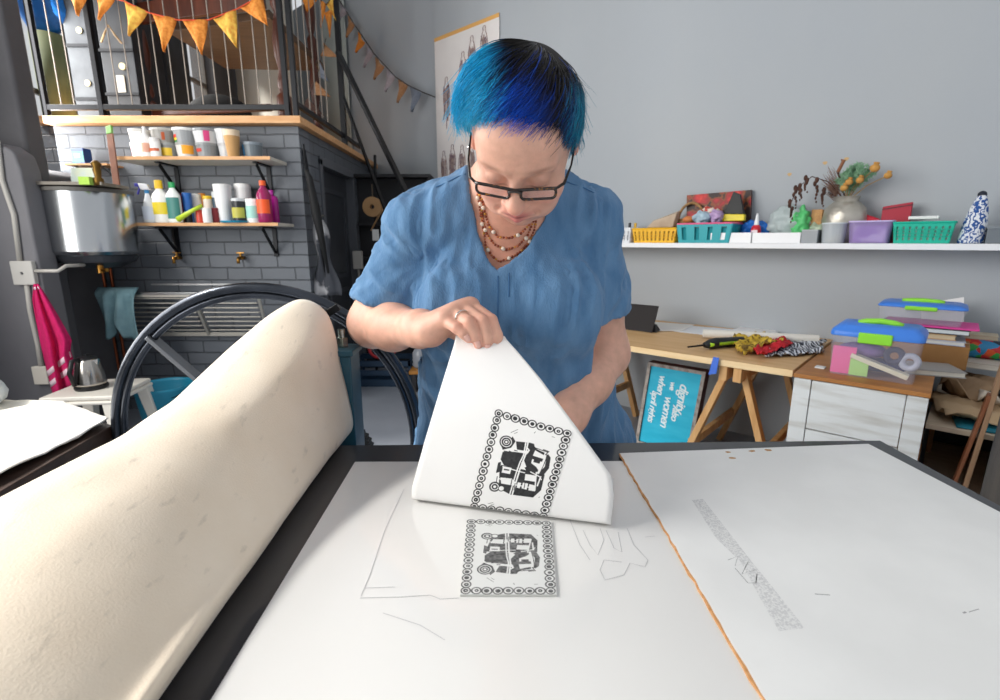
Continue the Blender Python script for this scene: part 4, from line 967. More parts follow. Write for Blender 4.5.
# ------------------------------------------------------------------ cloth covered side table at the far left
zt = .86
tp = [at_z(x, y, zt) for x, y in ((-60, 520), (112, 421), (60, 404), (-260, 395))]
t = thing('side_table', 'dark topped low work table under a white cloth at the left edge', 'table', (tp[0].lerp(tp[2], .5).x, tp[0].lerp(tp[2], .5).y, 0))
MB().prism([(p.x, p.y) for p in tp], zt - .05, zt - .012).build('table_top', wood('dark_top', '#3b2a22', '#2c1f1a'), t, world=True, bevel=.003)
cc = sum((Vector((p.x, p.y, 0)) for p in tp), Vector()) / 4
for p in tp:
    q = Vector((p.x, p.y, 0)).lerp(cc, .12); MB().box(q.x - .025, q.x + .025, q.y - .025, q.y + .025, 0, zt - .05).build('leg', wood('dark_top', '#3b2a22', '#2c1f1a'), t, world=True)
cl = []; Nn = 40
e0, e1, e2, e3 = [at_z(x, y, zt) for x, y in ((-60, 508), (109, 420.5), (58, 403), (-260, 392))]
for i in range(Nn + 1):
    row = []
    for j in range(Nn + 1):
        p = e0.lerp(e1, j / Nn).lerp(e3.lerp(e2, j / Nn), i / Nn); row.append([p.x, p.y, zt - .003])
    cl.append(row)
A = np.array(cl); fl = A.reshape(-1, 3); A[..., 2] += np.abs(vnoise(fl * [7, 7, 1])).reshape(A.shape[:2]) * .014 + np.abs(vnoise(fl * [22, 16, 1] + 5)).reshape(A.shape[:2]) * .005
o = MB().grid([[tuple(p) for p in r] for r in A]).build('table_cloth', mat('cloth_white', '#e6e4df', .6, col2='#d9d3c4', nscale=5, contrast=(.45, .7), bump=.3, bscale=30), None, smooth=True, solid=.003)
tag(o, 'crumpled white cloth spread on the dark side table', 'cloth')
q = at_z(-12, 405, zt + .02)
o = MB().sph((0, 0, 0), .09, 20, 12, 1.6, 1.2, .75).build('crumpled_cloth', mat('cloth_grey', '#cdd3d3', .7, col2='#dfe2e0', bump=.9, bscale=12), None, smooth=True, loc=(q.x - .13, q.y, zt + .045))
md = o.modifiers.new('d', 'DISPLACE'); md.texture = tx; md.strength = .05; tag(o, 'crumpled pale cloth heaped at the back of the side table', 'cloth')

# ------------------------------------------------------------------ clutter low down behind the wheel
lowy = 4.7
t = thing('blue_crate', 'dark blue crate on the floor behind the woman', 'crate', (xat(385, lowy, .3), lowy, 0)); w = sz(352, 408, lowy, .3) / 2; hh = .25
b = MB().box(-w, w, -.16, .16, 0, .02)
for z in (.02, .11, .20): b.box(-w, w, -.165, -.15, z, z + .05).box(-w, w, .15, .165, z, z + .05).box(-w, -w + .015, -.16, .16, z, z + .05).box(w - .015, w, -.16, .16, z, z + .05)
for a in (-w + .01, w - .01):
    b.box(a - .012, a + .012, -.165, -.14, 0, hh).box(a - .012, a + .012, .14, .165, 0, hh)
b.build('crate_body', plain('#173149', .5), t)
o = MB().tube([(.13 * math.cos(a) * (1 + .04 * math.sin(3 * a)), .1 * math.sin(a), .01 * (k / 20)) for k, a in enumerate(np.linspace(0, 18, 90))], .013, 8).build('cable_coil', plain('#b52a30', .45), None, smooth=True, loc=(xat(388, lowy, .4) - .05, lowy, .35)); o.rotation_euler = (R(60), 0, 0); o.location.z = .33
tag(o, 'coil of red cable on the dark blue crate', 'cable')
t = thing('plastic_bottle', 'clear bottle with a cream and red cap behind the woman at her waist', 'bottle', at_y(421, 366, 4.5)); t.location.z = .20
MB().lathe([(.06, 0), (.075, .02), (.075, .14), (.05, .18), (.03, .2)], 20).build('bottle_body', mat('clear_grey', '#8b8f96', .25), t, smooth=True)
MB().cyl((0, 0, .2), (.06, 0, .235), .03).build('cap', plain('#e8dcae', .4), t); MB().cyl((.06, 0, .235), (.085, 0, .25), .032).build('red_ring', plain('#c2282c', .4), t)
pp = [at_y(408, 371, 4.4), at_y(470, 385, 4.3)]
t = thing('low_shelf', 'low pine shelf behind the woman at waist height', 'shelf', (pp[0].x + .3, 4.6, 0))
zz_ = .20
b = MB().box(xat(408, 4.35, .4), xat(408, 4.35, .4) + .8, 4.35, 4.65, zz_ - .03, zz_ - .002); b.build('shelf_top', mat('shelf_orange', '#b9813c', .5, col2='#a87232'), t, world=True, bevel=.002)
for x in (xat(408, 4.35, .4) + .04, xat(408, 4.35, .4) + .76): MB().box(x - .02, x + .02, 4.36, 4.64, 0, zz_ - .03).build('leg', bk, t, world=True)

# ================================================================== right: desk, cabinet, shelf on the grey wall
def wa(px, py, b): return at_b(px, py, b)[0]
def wz(px, py, b): return at_b(px, py, b)[1]
DZ = .75
# ------------------------------------------------------------------ pine desk top on trestles
a0, a1 = -2.15, -.50
t = thing('desk', 'long pale pine desk top carried by a folding trestle', 'desk', W((a0 + a1) / 2, 3.1, 0), WA); L_ = a1 - a0
MB().box(-L_ / 2, L_ / 2, -.48, .54, DZ - .034, DZ).build('desk_top', wood('pine_top', '#d9b383', '#caa06c', stretch=(1.2, 9, 9)), t, bevel=.002)
MB().box(-L_ / 2, L_ / 2, -.483, -.48, DZ - .033, DZ - .001).build('front_edge', wood('pine_edge', '#ecd2a6', '#e0bf8c', stretch=(1.5, 20, 20)), t)
def trestle(label, ac, w=.0):
    r = thing('trestle', label, 'trestle', W(ac, 3.05, 0), WA); P_ = M_pineV
    zt = DZ - .036
    for y in (-.34, .40):
        MB().beam((-.03, y, zt - .02), (-.27, y, 0), .034, .055, up=(0, 1, 0)).build('leg', P_, r, bevel=.003)
        MB().beam((.03, y + .04, zt - .02), (.25, y + .04, 0), .034, .055, up=(0, 1, 0)).build('leg', P_, r, bevel=.003)
    MB().box(-.055, -.015, -.42, .48, zt - .075, zt).build('top_beam', P_, r, bevel=.003); MB().box(.015, .055, -.42, .48, zt - .075, zt).build('top_beam', P_, r, bevel=.003)
    MB().beam((-.20, -.34, .22), (-.20, .40, .22), .03, .05).build('stretcher', P_, r, bevel=.003); MB().beam((.175, -.30, .25), (.175, .44, .25), .03, .05).build('stretcher', P_, r, bevel=.003)
    return r
trestle('pine folding trestle under the right part of the desk, beside the blue sign', wa(735, 365, 2.7))
trestle('pine folding trestle under the left part of the desk behind the woman', -1.95)
t = thing('masking_tape_strip', 'bright blue strip hanging from the front edge of the pine desk', 'strip', (0, 0, 0), 0)
pp = [W(wa(713, 357, 2.6), 2.607, wz(713, 357, 2.6)), W(wa(719, 358, 2.6), 2.607, wz(719, 358, 2.6)), W(wa(716, 374, 2.59), 2.597, wz(716, 374, 2.59)), W(wa(708, 375, 2.59), 2.597, wz(708, 375, 2.59))]
t.location = pp[0]; MB().extr(pp, (wy * .004, -wx * .004, 0)).build('strip_body', plain('#2a62c8', .4), t, world=True, bevel=.001)

# blue sign in a frame leaning below the desk
sb = 2.98
c_ = [W(*((lambda q: (q[0], sb))(at_b(x, y, sb))), wz(x, y, sb)) for x, y in ((648, 362), (706, 372), (686, 470), (632, 460))]
sg = thing('framed_sign', 'turquoise sign with white handwriting turned on its side in a worn frame under the desk', 'sign', c_[3])
Xs = (c_[1] - c_[0]).normalized(); Ys = (c_[0] - c_[3]).normalized(); Ns = Xs.cross(Ys).normalized(); wS = (c_[1] - c_[0]).length; hS = .50
if Ns.dot(Vector((0, -1, 0))) < 0: Ns = -Ns
def sp(u, v, d=0): return c_[0] + Xs * u - Ys * v + Ns * d
def sbox(u0, u1, v0, v1, d0, d1): return MB().hexa([sp(u0, v0, d0), sp(u1, v0, d0), sp(u1, v1, d0), sp(u0, v1, d0), sp(u0, v0, d1), sp(u1, v0, d1), sp(u1, v1, d1), sp(u0, v1, d1)])
vS = (c_[0].z - .004) / max(Ys.z, .1)
sbox(.015, wS - .015, .015, vS - .015, -.02, -.012).build('sign_panel', mat('sign_blue', '#1badd0', .45, col2='#33bcdb', nscale=5, stretch=(1, 1, 4)), sg, world=True)
fr = mat('worn_frame', '#a8a19a', .6, col2='#7c6f6a', nscale=30, contrast=(.4, .7)); fr2 = mat('frame_side', '#4a2227', .5, col2='#3a1b1f', nscale=20)
for a in ((0, .022, 0, vS), (wS - .022, wS, 0, vS), (.022, wS - .022, 0, .022), (.022, wS - .022, vS - .022, vS)):
    sbox(*a, -.004, 0).build('frame_face', fr, sg, world=True, bevel=.001); sbox(*a, -.075, -.0045).build('frame_side', fr2, sg, world=True)
def sign_text(s, u, v, size):
    cu = bpy.data.curves.new('sign_lettering', 'FONT'); cu.body = s; cu.size = size; cu.shear = .35; cu.offset = .0012; cu.extrude = .0006; cu.space_character = .88
    o = bpy.data.objects.new('tmp', cu); C.objects.link(o); dg = bpy.context.evaluated_depsgraph_get(); me = bpy.data.meshes.new_from_object(o.evaluated_get(dg)); bpy.data.objects.remove(o)
    # text runs down the sign: text x -> +v, text y -> +u
    iv = chain_matrix(sg).inverted()
    for vt in me.vertices: vt.co = iv @ sp(u + vt.co.y, v + vt.co.x, -.0105 + vt.co.z)
    me.materials.clear(); me.materials.append(plain('#e6f2f4', .6)); me.name = 'lettering'
    o = bpy.data.objects.new('lettering', me); C.objects.link(o); o.parent = sg
sign_text('dignity', wS * .62, .10, .085); sign_text('also', wS * .57, .27, .062); sign_text('we', wS * .45, .10, .05); sign_text('women', wS * .40, .20, .078)
sign_text('when', wS * .24, .07, .066); sign_text('april rights', wS * .16, .185, .06)

# ------------------------------------------------------------------ white cabinet with a wooden lid
ca0, ca1, cb0, cb1 = -.485, .0, 2.55, 3.58
t = thing('cabinet', 'white distressed wooden cabinet with an orange brown top beside the desk', 'cabinet', W((ca0 + ca1) / 2, 3.06, 0), WA); w = (ca1 - ca0) / 2
dw = mat('distressed_white', '#d9dcdc', .7, col2='#b3b0a8', nscale=3.2, ndet=12, contrast=(.45, .8), stretch=(1.2, 2, 9), bump=.15, bscale=20)
f0 = -.50
MB().box(-w, w, f0, .5, DZ - .018, DZ + .001).build('cabinet_top', wood('oak_top', '#b37a41', '#9c6532', stretch=(1.5, 8, 8)), t, bevel=.003)
b = MB().box(-w + .004, -w + .022, f0 + .02, .48, 0, DZ - .018); b.build('side_panel', wood('oak_side', '#b37a41', '#8a5a30', stretch=(8, 8, 1.5)), t)
b = MB().box(w - .022, w - .004, f0 + .02, f0 + .16, 0, DZ - .018); b.build('side_panel', wood('oak_side', '#b37a41', '#8a5a30'), t)
MB().box(w - .022, w - .004, .42, .48, 0, DZ - .018).build('side_panel', wood('oak_side', '#b37a41', '#8a5a30'), t)
for z0, z1 in ((.50, .728), (.275, .495), (.05, .27)): MB().box(-w + .075, w - .075, f0 + .008, f0 + .022, z0, z1).build('front_board', dw, t, bevel=.002)
MB().box(-w + .004, -w + .072, f0 + .004, f0 + .022, .03, .73).build('front_stile', dw, t, bevel=.002); MB().box(w - .072, w - .004, f0 + .004, f0 + .022, .03, .73).build('front_stile', dw, t, bevel=.002)
MB().box(-w + .02, w, -.45, .48, .45, .465).build('inner_shelf', wood('oak_side', '#b37a41', '#8a5a30'), t); MB().box(-w + .02, w, -.45, .48, .05, .065).build('inner_shelf', wood('oak_side', '#b37a41', '#8a5a30'), t)
MB().box(-w + .02, w - .02, .485, .495, .02, .73).build('back_panel', mat('dark_case', '#24262a'), t)
cab = t

# ------------------------------------------------------------------ paper shelf beside the cabinet and leaning boards
sa0, sa1 = .03, .52
z1_ = .575
t = thing('paper_rack', 'pale board shelf sticking out beside the cabinet, loaded with papers', 'shelf', W(.22, 3.15, 0), WA)
q = [(x, y) for x, y in ((-.22, -.40), (.19, -.40), (.33, .46), (-.20, .46))]
MB().prism(q, z1_ - .022, z1_).build('shelf_board', wood('pale_board', '#d6c6b0', '#c5b49c'), t, bevel=.002)
MB().box(.13, .155, -.38, .44, 0, z1_ - .023).build('side_panel', wood('oak_side', '#b37a41', '#8a5a30'), t); MB().box(-.20, -.18, .2, .44, 0, z1_ - .023).build('side_panel', wood('oak_side', '#b37a41', '#8a5a30'), t)
MB().box(-.20, .13, -.3, .42, .24, .255).build('lower_board', wood('pale_board', '#d6c6b0', '#c5b49c'), t)
MB().box(-.2, .15, .43, .44, 0, z1_ - .03).build('back_panel', mat('dark_case', '#24262a'), t)
def sheetstack(label, a, b, z, w, d, rot, m, h=.004, curl=0.0, name='paper', cat='paper', group=None):
    o = thing(name, label, cat, W(a, b, z), WA + rot); n = 10; rows = []
    for i in range(n + 1):
        rows.append([(lerp(-w / 2, w / 2, j / n), lerp(-d / 2, d / 2, i / n), h / 2 + curl * max(0, (j / n - .5)) ** 2 * 4 + abs(curl) * .4 * (math.sin(i * 1.3 + j) + 1)) for j in range(n + 1)])
    MB().grid(rows).build('sheet', m, o, smooth=True, solid=h); return o
kp = mat('kraft_paper', '#c9ad8a', .8, col2='#bfa27d', nscale=4, bump=.2, bscale=8)
sheetstack('teal card at the bottom of the papers beside the cabinet', .24, 2.86, z1_ + .002, .30, .16, .1, mat('teal_card', '#1d7f95', .6), .006)
sheetstack('blue card under the brown papers near the wall', .34, 3.3, z1_ + .003, .28, .4, -.2, mat('blue_card', '#1f86a8', .6), .006)
sheetstack('small yellow card on the blue card beside the cabinet', .26, 3.28, z1_ + .011, .2, .14, .3, mat('yellow_card', '#d9c23f', .6), .004)
sheetstack('curled brown paper bag on top of the paper pile beside the cabinet', .20, 3.0, z1_ + .02, .38, .34, .25, kp, .003, .05)
sheetstack('crumpled brown paper draped at the back of the pile beside the cabinet', .18, 3.18, z1_ + .05, .28, .22, -.2, mat('kraft_dark', '#a88d70', .8, bump=.5, bscale=9), .004, .12)
o = MB().grid([[tuple(W(.16 + .016 * i, 3.0 + .03 * j, z1_ + .11 + .035 * math.sin(i * .8 + j * .7) - .004 * abs(i - 8))) for i in range(17)] for j in range(14)]).build('grey_cloth_bag', mat('cloth_greyish', '#8d8378', .9, col2='#d2c8ba', nscale=7, bump=.4, bscale=40), None, smooth=True, solid=.01)
tag(o, 'crumpled grey beige cloth bag on the papers between cabinet and wall', 'bag')
o = MB().tube([W(.18, 3.05, z1_ + .105), W(.30, 3.12, z1_ + .115), W(.40, 3.30, z1_ + .105)], [.008, .02, .008], 10).build('black_strap', plain('#1c1b1d', .6), None, smooth=True)
tag(o, 'folded black strap lying on the brown paper beside the cabinet', 'strap')
def leanboard(label, p_top, p_bot, a_thick, depth, m):
    o = thing('leaning_board', label, 'board', p_bot)
    d = W(0, depth, 0); th = W(a_thick, 0, 0)
    MB().hexa([p_bot, p_bot + th, p_bot + th + d, p_bot + d, p_top, p_top + th, p_top + th + d, p_top + d]).build('board', m, o, world=True, bevel=.002)
bt = 2.66
for i, (label, x0, y0, x1, y1) in enumerate((('reddish brown board leaning at the right of the paper shelf, its left one', 988, 396, 946, 500), ('thin pale edged board leaning right of the reddish one', 1003, 360, 952, 520))):
    pt = W(wa(x0, y0, bt), bt, wz(x0, y0, bt)); pb = W(wa(x1, y1, bt), bt, wz(x1, y1, bt)); k = pt.z / max(pt.z - pb.z, .01); pf = pt + (pb - pt) * ((pt.z - .003) / (pt.z - pb.z))
    leanboard(label, pt, pf, .012 + .004 * i, .07, wood('lean%d' % i, '#8a5638' if i == 0 else '#a8876a', '#6e4028' if i == 0 else '#8d6c50', stretch=(8, 8, 1)))
t = thing('rolled_fabric', 'dark grey fabric hanging in long folds at the right edge of the picture', 'fabric', W(.50, 2.55, 0))
rows = []
for i in range(22):
    z = lerp(.95, 0.004, i / 21); rows.append([tuple(W(wa(988, 450, 2.5) + .02 + .022 * j - .03 * (1 - z), 2.45 + .03 * math.sin(j * 1.5 + z * 2), z)) for j in range(16)])
MB().grid(rows).build('fabric', mat('grey_fabric', '#4c4a4b', .85, col2='#5d5853', nscale=4, stretch=(4, 4, .5), bump=.4, bscale=20), t, world=True, smooth=True, solid=.008)

# ------------------------------------------------------------------ clear boxes with blue lids
clear = mat('clear_plastic', '#dcdcee', .12, alpha=.18, coat=.3); blue_lid = plain('#3f7fdc', .35); green_c = plain('#8fdc3c', .35)
def storage(label, a, b, z, w, d, h, rot=0.0, fill=()):
    o = thing('storage_box', label, 'storage box', W(a, b, z), WA + rot)
    n = 8; bm_b = rrect(w * .90, d * .90, .02, 4); bm_t = rrect(w * .97, d * .97, .025, 4); k = len(bm_b); b = MB()
    b.add([(x, y, .0) for x, y in bm_b] + [(x, y, h * .76) for x, y in bm_t], [tuple(range(k))] + [(i, (i + 1) % k, k + (i + 1) % k, k + i) for i in range(k)])
    b.build('clear_body', clear, o, smooth=False)
    k_ = len(bm_t); l1 = rrect(w, d, .03, 4); l2 = rrect(w * .97, d * .96, .03, 4); l3 = rrect(w * .84, d * .80, .03, 4)
    b = MB(); vs = [(x, y, h * .76) for x, y in l1] + [(x, y, h * .82) for x, y in l1] + [(x, y, h * .88) for x, y in l2] + [(x, y, h * .97) for x, y in l3]
    fs = [tuple(range(k_)), tuple(range(3 * k_, 4 * k_))] + [(r_ * k_ + i, r_ * k_ + (i + 1) % k_, (r_ + 1) * k_ + (i + 1) % k_, (r_ + 1) * k_ + i) for r_ in range(3) for i in range(k_)]
    b.add(vs, fs); b.build('lid', blue_lid, o, bevel=.003)
    MB().tube([(-w * .24, 0, h * .965), (-w * .16, 0, h * 1.0), (0, 0, h * 1.025), (w * .16, 0, h * 1.0), (w * .24, 0, h * .965)], [.012, .013, .013, .013, .012], 8).build('carry_handle', green_c, o, smooth=True)
    for s in (-1, 1): MB().box(-w * .18, w * .18, s * d / 2 - .008, s * d / 2 + .008, h * .66, h * .86).build('clip', green_c, o, bevel=.006)
    return o
bA, = (2.66,)
aL, aR = wa(826, 372, bA), wa(916, 385, bA); wA = aR - aL; hA = (wz(872, 325, bA) - DZ) * .98
boxA = storage('clear box with blue lid at the front of the cabinet top, filled with craft things', (aL + aR) / 2, bA + .13, DZ + .002, wA * 1.04, .27, hA)
def inbox(name, label, cat, u, v, z, mb, m, rot=0):
    p = W((aL + aR) / 2 + u, bA + .13 + v, DZ + .004 + z); o = thing(name, label, cat, p, WA + rot); mb.build('body', m, o, bevel=.002); return o
inbox('card', 'pink card standing inside the front clear box', 'card', -wA * .33, -.095, 0, MB().box(-.045, .045, -.003, .003, 0, .125), plain('#e85a9c', .6))
inbox('card', 'small light green card inside the front clear box', 'card', -wA * .14, -.10, 0, MB().box(-.035, .035, -.003, .003, 0, .075), plain('#a9d977', .6))
inbox('cream_booklet', 'cream booklet lying slanted inside the front clear box', 'booklet', .02, -.085, .055, MB().beam((-.10, 0, .035), (.11, 0, -.035), .02, .05, up=(0, 1, 0)), plain('#dcd6bd', .7))
o = inbox('yarn_bundle', 'purple cloth bundle in the top of the front clear box', 'bundle', -.05, .01, .10, MB().sph((0, 0, 0), .05, 14, 10, 1.9, 1.4, .7), mat('purple_cloth', '#6b4b8a', .9, col2='#8a6aa6', bump=.8, bscale=30))
o = inbox('yarn_bundle', 'dark blue bundle at the bottom of the front clear box', 'bundle', .0, .04, .035, MB().sph((0, 0, 0), .05, 14, 10, 2.6, 1.6, .6), mat('navy_cloth', '#3a4470', .9, bump=.8, bscale=30))
for k, (u, l, c) in enumerate(((.07, 'roll of dark ribbon in the front clear box, left one', '#2d2f4c'), (.125, 'roll of pale tape in the front clear box, right one', '#b9bccb'))):
    b = MB(); b.tube([(.028 * math.cos(a), 0, .028 * math.sin(a)) for a in np.linspace(0, 2 * math.pi, 25)[:-1]], .013, 8, closed=True); inbox('ribbon_roll', l, 'roll', u, -.05, .10 - .02 * k, b, plain(c, .6))
# stack behind: books then second box
bB = 3.10; sc0, sc1 = wa(868, 340, bB), wa(944, 340, bB)
aB = (wa(868, 330, bB) + wa(952, 330, bB)) / 2; wB = wa(962, 330, bB) - wa(862, 330, bB)
def flatbook(name, label, cat, a, b, z, w, d, h, cover, pages=None, rot=0):
    o = thing(name, label, cat, W(a, b, z), WA + rot)
    if pages is None: MB().box(-w / 2, w / 2, -d / 2, d / 2, 0, h).build('body', plain(cover, .6), o, bevel=.002)
    else:
        t_ = min(.004, h * .2)
        MB().box(-w / 2, w / 2, -d / 2, d / 2, 0, t_).box(-w / 2, w / 2, -d / 2, d / 2, h - t_, h).box(-w / 2, -w / 2 + .004, -d / 2, d / 2, 0, h).build('cover', plain(cover, .5), o)
        MB().box(-w / 2 + .004, w / 2 - .004, -d / 2 + .004, d / 2 - .004, t_ * 1.01, h - t_ * 1.01).build('pages', plain(pages, .8), o)
    return o
zc = DZ + .002; a_ = wa(925, 372, 2.93)
flatbook('book', 'white paged magazine at the bottom front of the stack behind the front box', 'book', a_ - .01, 3.0, zc, .25, .19, .026, '#a9a7a4', '#dcd8cc', .35)
aa = wa(915, 355, 3.12)
MBX = mat('cardboard', '#b98a57', .8, col2='#a87a49', nscale=6)
o = thing('cardboard_box', 'plain brown cardboard box carrying the stack of books', 'box', W(aa, 3.27, zc), WA); h1 = wz(915, 343, 3.12) - zc
MB().box(-.17, .19, -.13, .16, 0, h1).build('carton', MBX, o, bevel=.003); MB().box(-.17, .19, -.015, .015, h1, h1 + .001).build('tape_seam', plain('#c9a675', .3), o)
z_ = zc + h1 + .002
for nm, l, c, pg, h, w, off in (('book', 'pale blue edged book lying directly on the cardboard box', '#c9cfe0', '#e8e6e0', .022, .34, .0), ('book', 'tan covered book in the middle of the stack', '#cda77c', '#e2cfae', .026, .30, -.02), ('book', 'black covered book with white pages near the top of the stack', '#24272f', '#dfe6ea', .026, .33, .01), ('folder', 'bright pink folder right under the rear clear box', '#e0489a', None, .008, .36, .03)):
    flatbook(nm, l, 'book' if nm == 'book' else 'folder', aa + off, 3.27, z_, w, .27, h, c, pg, random.uniform(-.06, .06)); z_ += h + .001
hB = max(wz(905, 311, 3.13) - z_, .08)
storage('second clear box with blue lid, the rear one standing on the book stack', aa - .01, 3.28, z_ + .001, wB * .92, .27, hB * 1.25)
o = thing('white_card', 'white card standing up behind the rear clear box', 'card', W(wa(940, 320, 3.5), 3.5, 0), WA)
q = [W(wa(x, y, 3.5), 3.5, wz(x, y, 3.5)) for x, y in ((922, 345), (964, 345), (964, 297), (921, 304))]; o.location = q[0]
MB().extr(q, W(0, .004, 0)).build('card_sheet', plain('#f0f0ee', .6), o, world=True)
# roll of patterned paper + notebooks near the wall
ar = wa(975, 340, 3.42)
o = thing('pattern_roll', 'roll of red, green and blue patterned wrapping paper at the back of the cabinet top', 'paper roll', W(ar - .02, 3.38, DZ + .075), WA)
pm = bpy.data.materials.new('wrapping_paper'); pm.use_nodes = True; N = pm.node_tree.nodes; L = pm.node_tree.links
vo = N.new('ShaderNodeTexVoronoi'); vo.inputs['Scale'].default_value = 34; tc = N.new('ShaderNodeTexCoord'); L.new(tc.outputs['Object'], vo.inputs[0]); rp = N.new('ShaderNodeValToRGB'); sp_ = N.new('ShaderNodeSeparateColor'); L.new(vo.outputs['Color'], sp_.inputs[0]); L.new(sp_.outputs[0], rp.inputs[0])
rp.color_ramp.interpolation = 'CONSTANT'; els = rp.color_ramp.elements; els[0].color = lin('#c2282c'); els[1].position = .3; els[1].color = lin('#2f9a48')
for p_, c in ((.5, '#1f2a3a'), (.62, '#d2552a'), (.8, '#2a86b8')): e = els.new(p_); e.color = lin(c)
L.new(rp.outputs[0], N['Principled BSDF'].inputs['Base Color'])
MB().cyl((-.17, 0, 0), (.14, 0, 0), .045, n=24).build('roll', pm, o, smooth=False); MB().cyl((.14, 0, 0), (.19, 0, 0), .04, n=20).build('roll_end', plain('#d9c9ae', .7), o)
flatbook('notebook', 'pale notebook lying under the patterned roll near the wall', 'notebook', ar - .02, 3.33, zc, .34, .2, .028, '#c9c5bb', '#dedbd2', -.1)
flatbook('notebook', 'pale cream pad on top of the patterned roll', 'notebook', ar - .05, 3.44, DZ + .122, .26, .12, .02, '#cfc2a6', '#d9cfb8', 0)
flatbook('paper_slip', 'small white slip at the front left corner of the cabinet top', 'slip', wa(821, 362, 2.75), 2.75, DZ + .002, .04, .05, .006, '#e9e9e6')

# ------------------------------------------------------------------ things on the desk
ta, tb = wa(640, 330, 3.2), 3.2
o = thing('tablet', 'dark tablet propped on its stand at the left of the desk beside the woman', 'tablet', W(wa(632, 330, 3.1), 3.1, DZ + .002), WA)
w = .15; h = .17
MB().hexa([Vector(p) for p in ((-w, -.01, 0), (w, -.01, 0), (w, .0, 0), (-w, .0, 0), (-w, .06, h), (w, .06, h), (w, .07, h), (-w, .07, h))]).build('tablet_body', plain('#1d1819', .7), o, bevel=.003)
MB().hexa([Vector(p) for p in ((w - .05, .02, 0), (w + .01, .02, 0), (w + .01, .10, 0), (w - .05, .10, 0), (w - .05, .03, .05), (w, .03, .05), (w, .05, .05), (w - .05, .05, .05))]).build('stand', plain('#1c1c20', .5), o)
whitep = plain('#e3e6ea', .6)
def sheet_px(label, pts, z, th=.002, m=None, name='paper', cat='paper'):
    q = [at_z(x, y, z) for x, y in pts]; c = sum(q, Vector()) / len(q); o = thing(name, label, cat, c); MB().prism([(p.x, p.y) for p in q], z, z + th).build('sheet', m or whitep, o, world=True); return o
sheet_px('large white paper lying along the back of the desk', ((655, 323), (800, 335), (790, 345), (662, 330)), DZ + .001, .002)
sheet_px('white paper beside the tablet with a folded corner', ((652, 322), (694, 325), (682, 331), (655, 331)), DZ + .004, .003, plain('#ece9e4', .6))
sheet_px('white triangular paper lying behind the long roll', ((726, 333), (758, 323), (778, 334), (770, 336)), DZ + .004, .012, plain('#e9e9ea', .6))
o = thing('paper_roll', 'long cream roll of paper lying across the back of the desk', 'paper roll', at_z(762, 336, DZ)); p0, p1 = at_z(703, 334, DZ + .03), at_z(818, 340, DZ + .03); p0.z = p1.z = DZ + .034
MB().tube([p0, p1], [.026, .026], 20).build('roll', plain('#dedbd3', .6), o, world=True)
o = thing('hand_tool', 'black and lime green power screwdriver lying on the desk', 'tool', at_z(718, 346, DZ))
q = [at_z(x, y, DZ + .03) for x, y in ((688, 347), (705, 345), (716, 343), (742, 341))]
MB().tube(q[:2], [.005, .006], 8).build('bit', M_black, o, world=True); MB().tube([q[1], q[1].lerp(q[2], .5), q[2], q[3]], [.016, .028, .03, .026], 14).build('tool_body', plain('#1d2022', .45), o, world=True, smooth=True)
g0 = [p + Vector((0, -.018, .0)) for p in (q[1].lerp(q[2], .3), q[2], q[3])]; MB().tube(g0, [.012, .014, .012], 10).build('green_grip', plain('#a9d62c', .45), o, world=True, smooth=True)
def rag(name, label, pts, z, amp, m, seed, th=.004):
    q = [at_z(x, y, z) for x, y in pts]; c = sum(q, Vector()) / 4; o = thing(name, label, 'cloth', c); n = 26; rows = []
    P_ = np.array([[tuple(q[0].lerp(q[1], j / n).lerp(q[3].lerp(q[2], j / n), i / n)) for j in range(n + 1)] for i in range(n + 1)])
    fl = P_.reshape(-1, 3); nz = np.abs(vnoise(fl * [22, 22, 1] + seed)) + .4 * np.abs(vnoise(fl * [50, 50, 1] + seed)); P_[..., 2] = z + .003 + amp * nz.reshape(n + 1, n + 1)
    P_[..., 0] += .012 * vnoise(fl * 17 + seed * 3).reshape(n + 1, n + 1); P_[..., 1] += .02 * vnoise(fl * 15 + seed * 5).reshape(n + 1, n + 1)
    MB().grid([[tuple(p) for p in r] for r in P_]).build('cloth', m, o, world=True, smooth=True, solid=th); return o
zeb = bpy.data.materials.new('zebra_cloth'); zeb.use_nodes = True; N = zeb.node_tree.nodes; L = zeb.node_tree.links
wv = N.new('ShaderNodeTexWave'); wv.inputs['Scale'].default_value = 16; wv.inputs['Distortion'].default_value = 9; wv.inputs['Detail'].default_value = 1; tc = N.new('ShaderNodeTexCoord'); L.new(tc.outputs['Object'], wv.inputs[0]); rp = N.new('ShaderNodeValToRGB')
rp.color_ramp.interpolation = 'CONSTANT'; rp.color_ramp.elements[0].color = lin('#1e2638'); rp.color_ramp.elements[1].position = .5; rp.color_ramp.elements[1].color = lin('#d9dde4'); L.new(wv.outputs[0], rp.inputs[0]); L.new(rp.outputs[0], N['Principled BSDF'].inputs['Base Color'])
rag('patterned_cloth', 'navy and white zebra patterned cloth on the desk next to the cabinet', ((758, 339), (824, 344), (822, 355), (765, 359)), DZ, .028, zeb, 3.3)
rag('red_cloth', 'crumpled red cloth between the yellow and zebra cloths', ((752, 352), (776, 338), (795, 345), (760, 358)), DZ + .02, .035, mat('red_cloth', '#c2202c', .85, bump=.5, bscale=50), 7.7)
yb_ = mat('yellow_batik', '#c9a83a', .85, col2='#6d5520', nscale=38, contrast=(.5, .58), bump=.4, bscale=60)
rag('batik_cloth', 'crumpled yellow and brown patterned cloth beside the screwdriver', ((728, 343), (764, 337), (782, 346), (742, 357)), DZ + .004, .045, yb_, 1.2)

tx2 = bpy.data.textures.new('cl2', 'CLOUDS'); tx2.noise_scale = .035
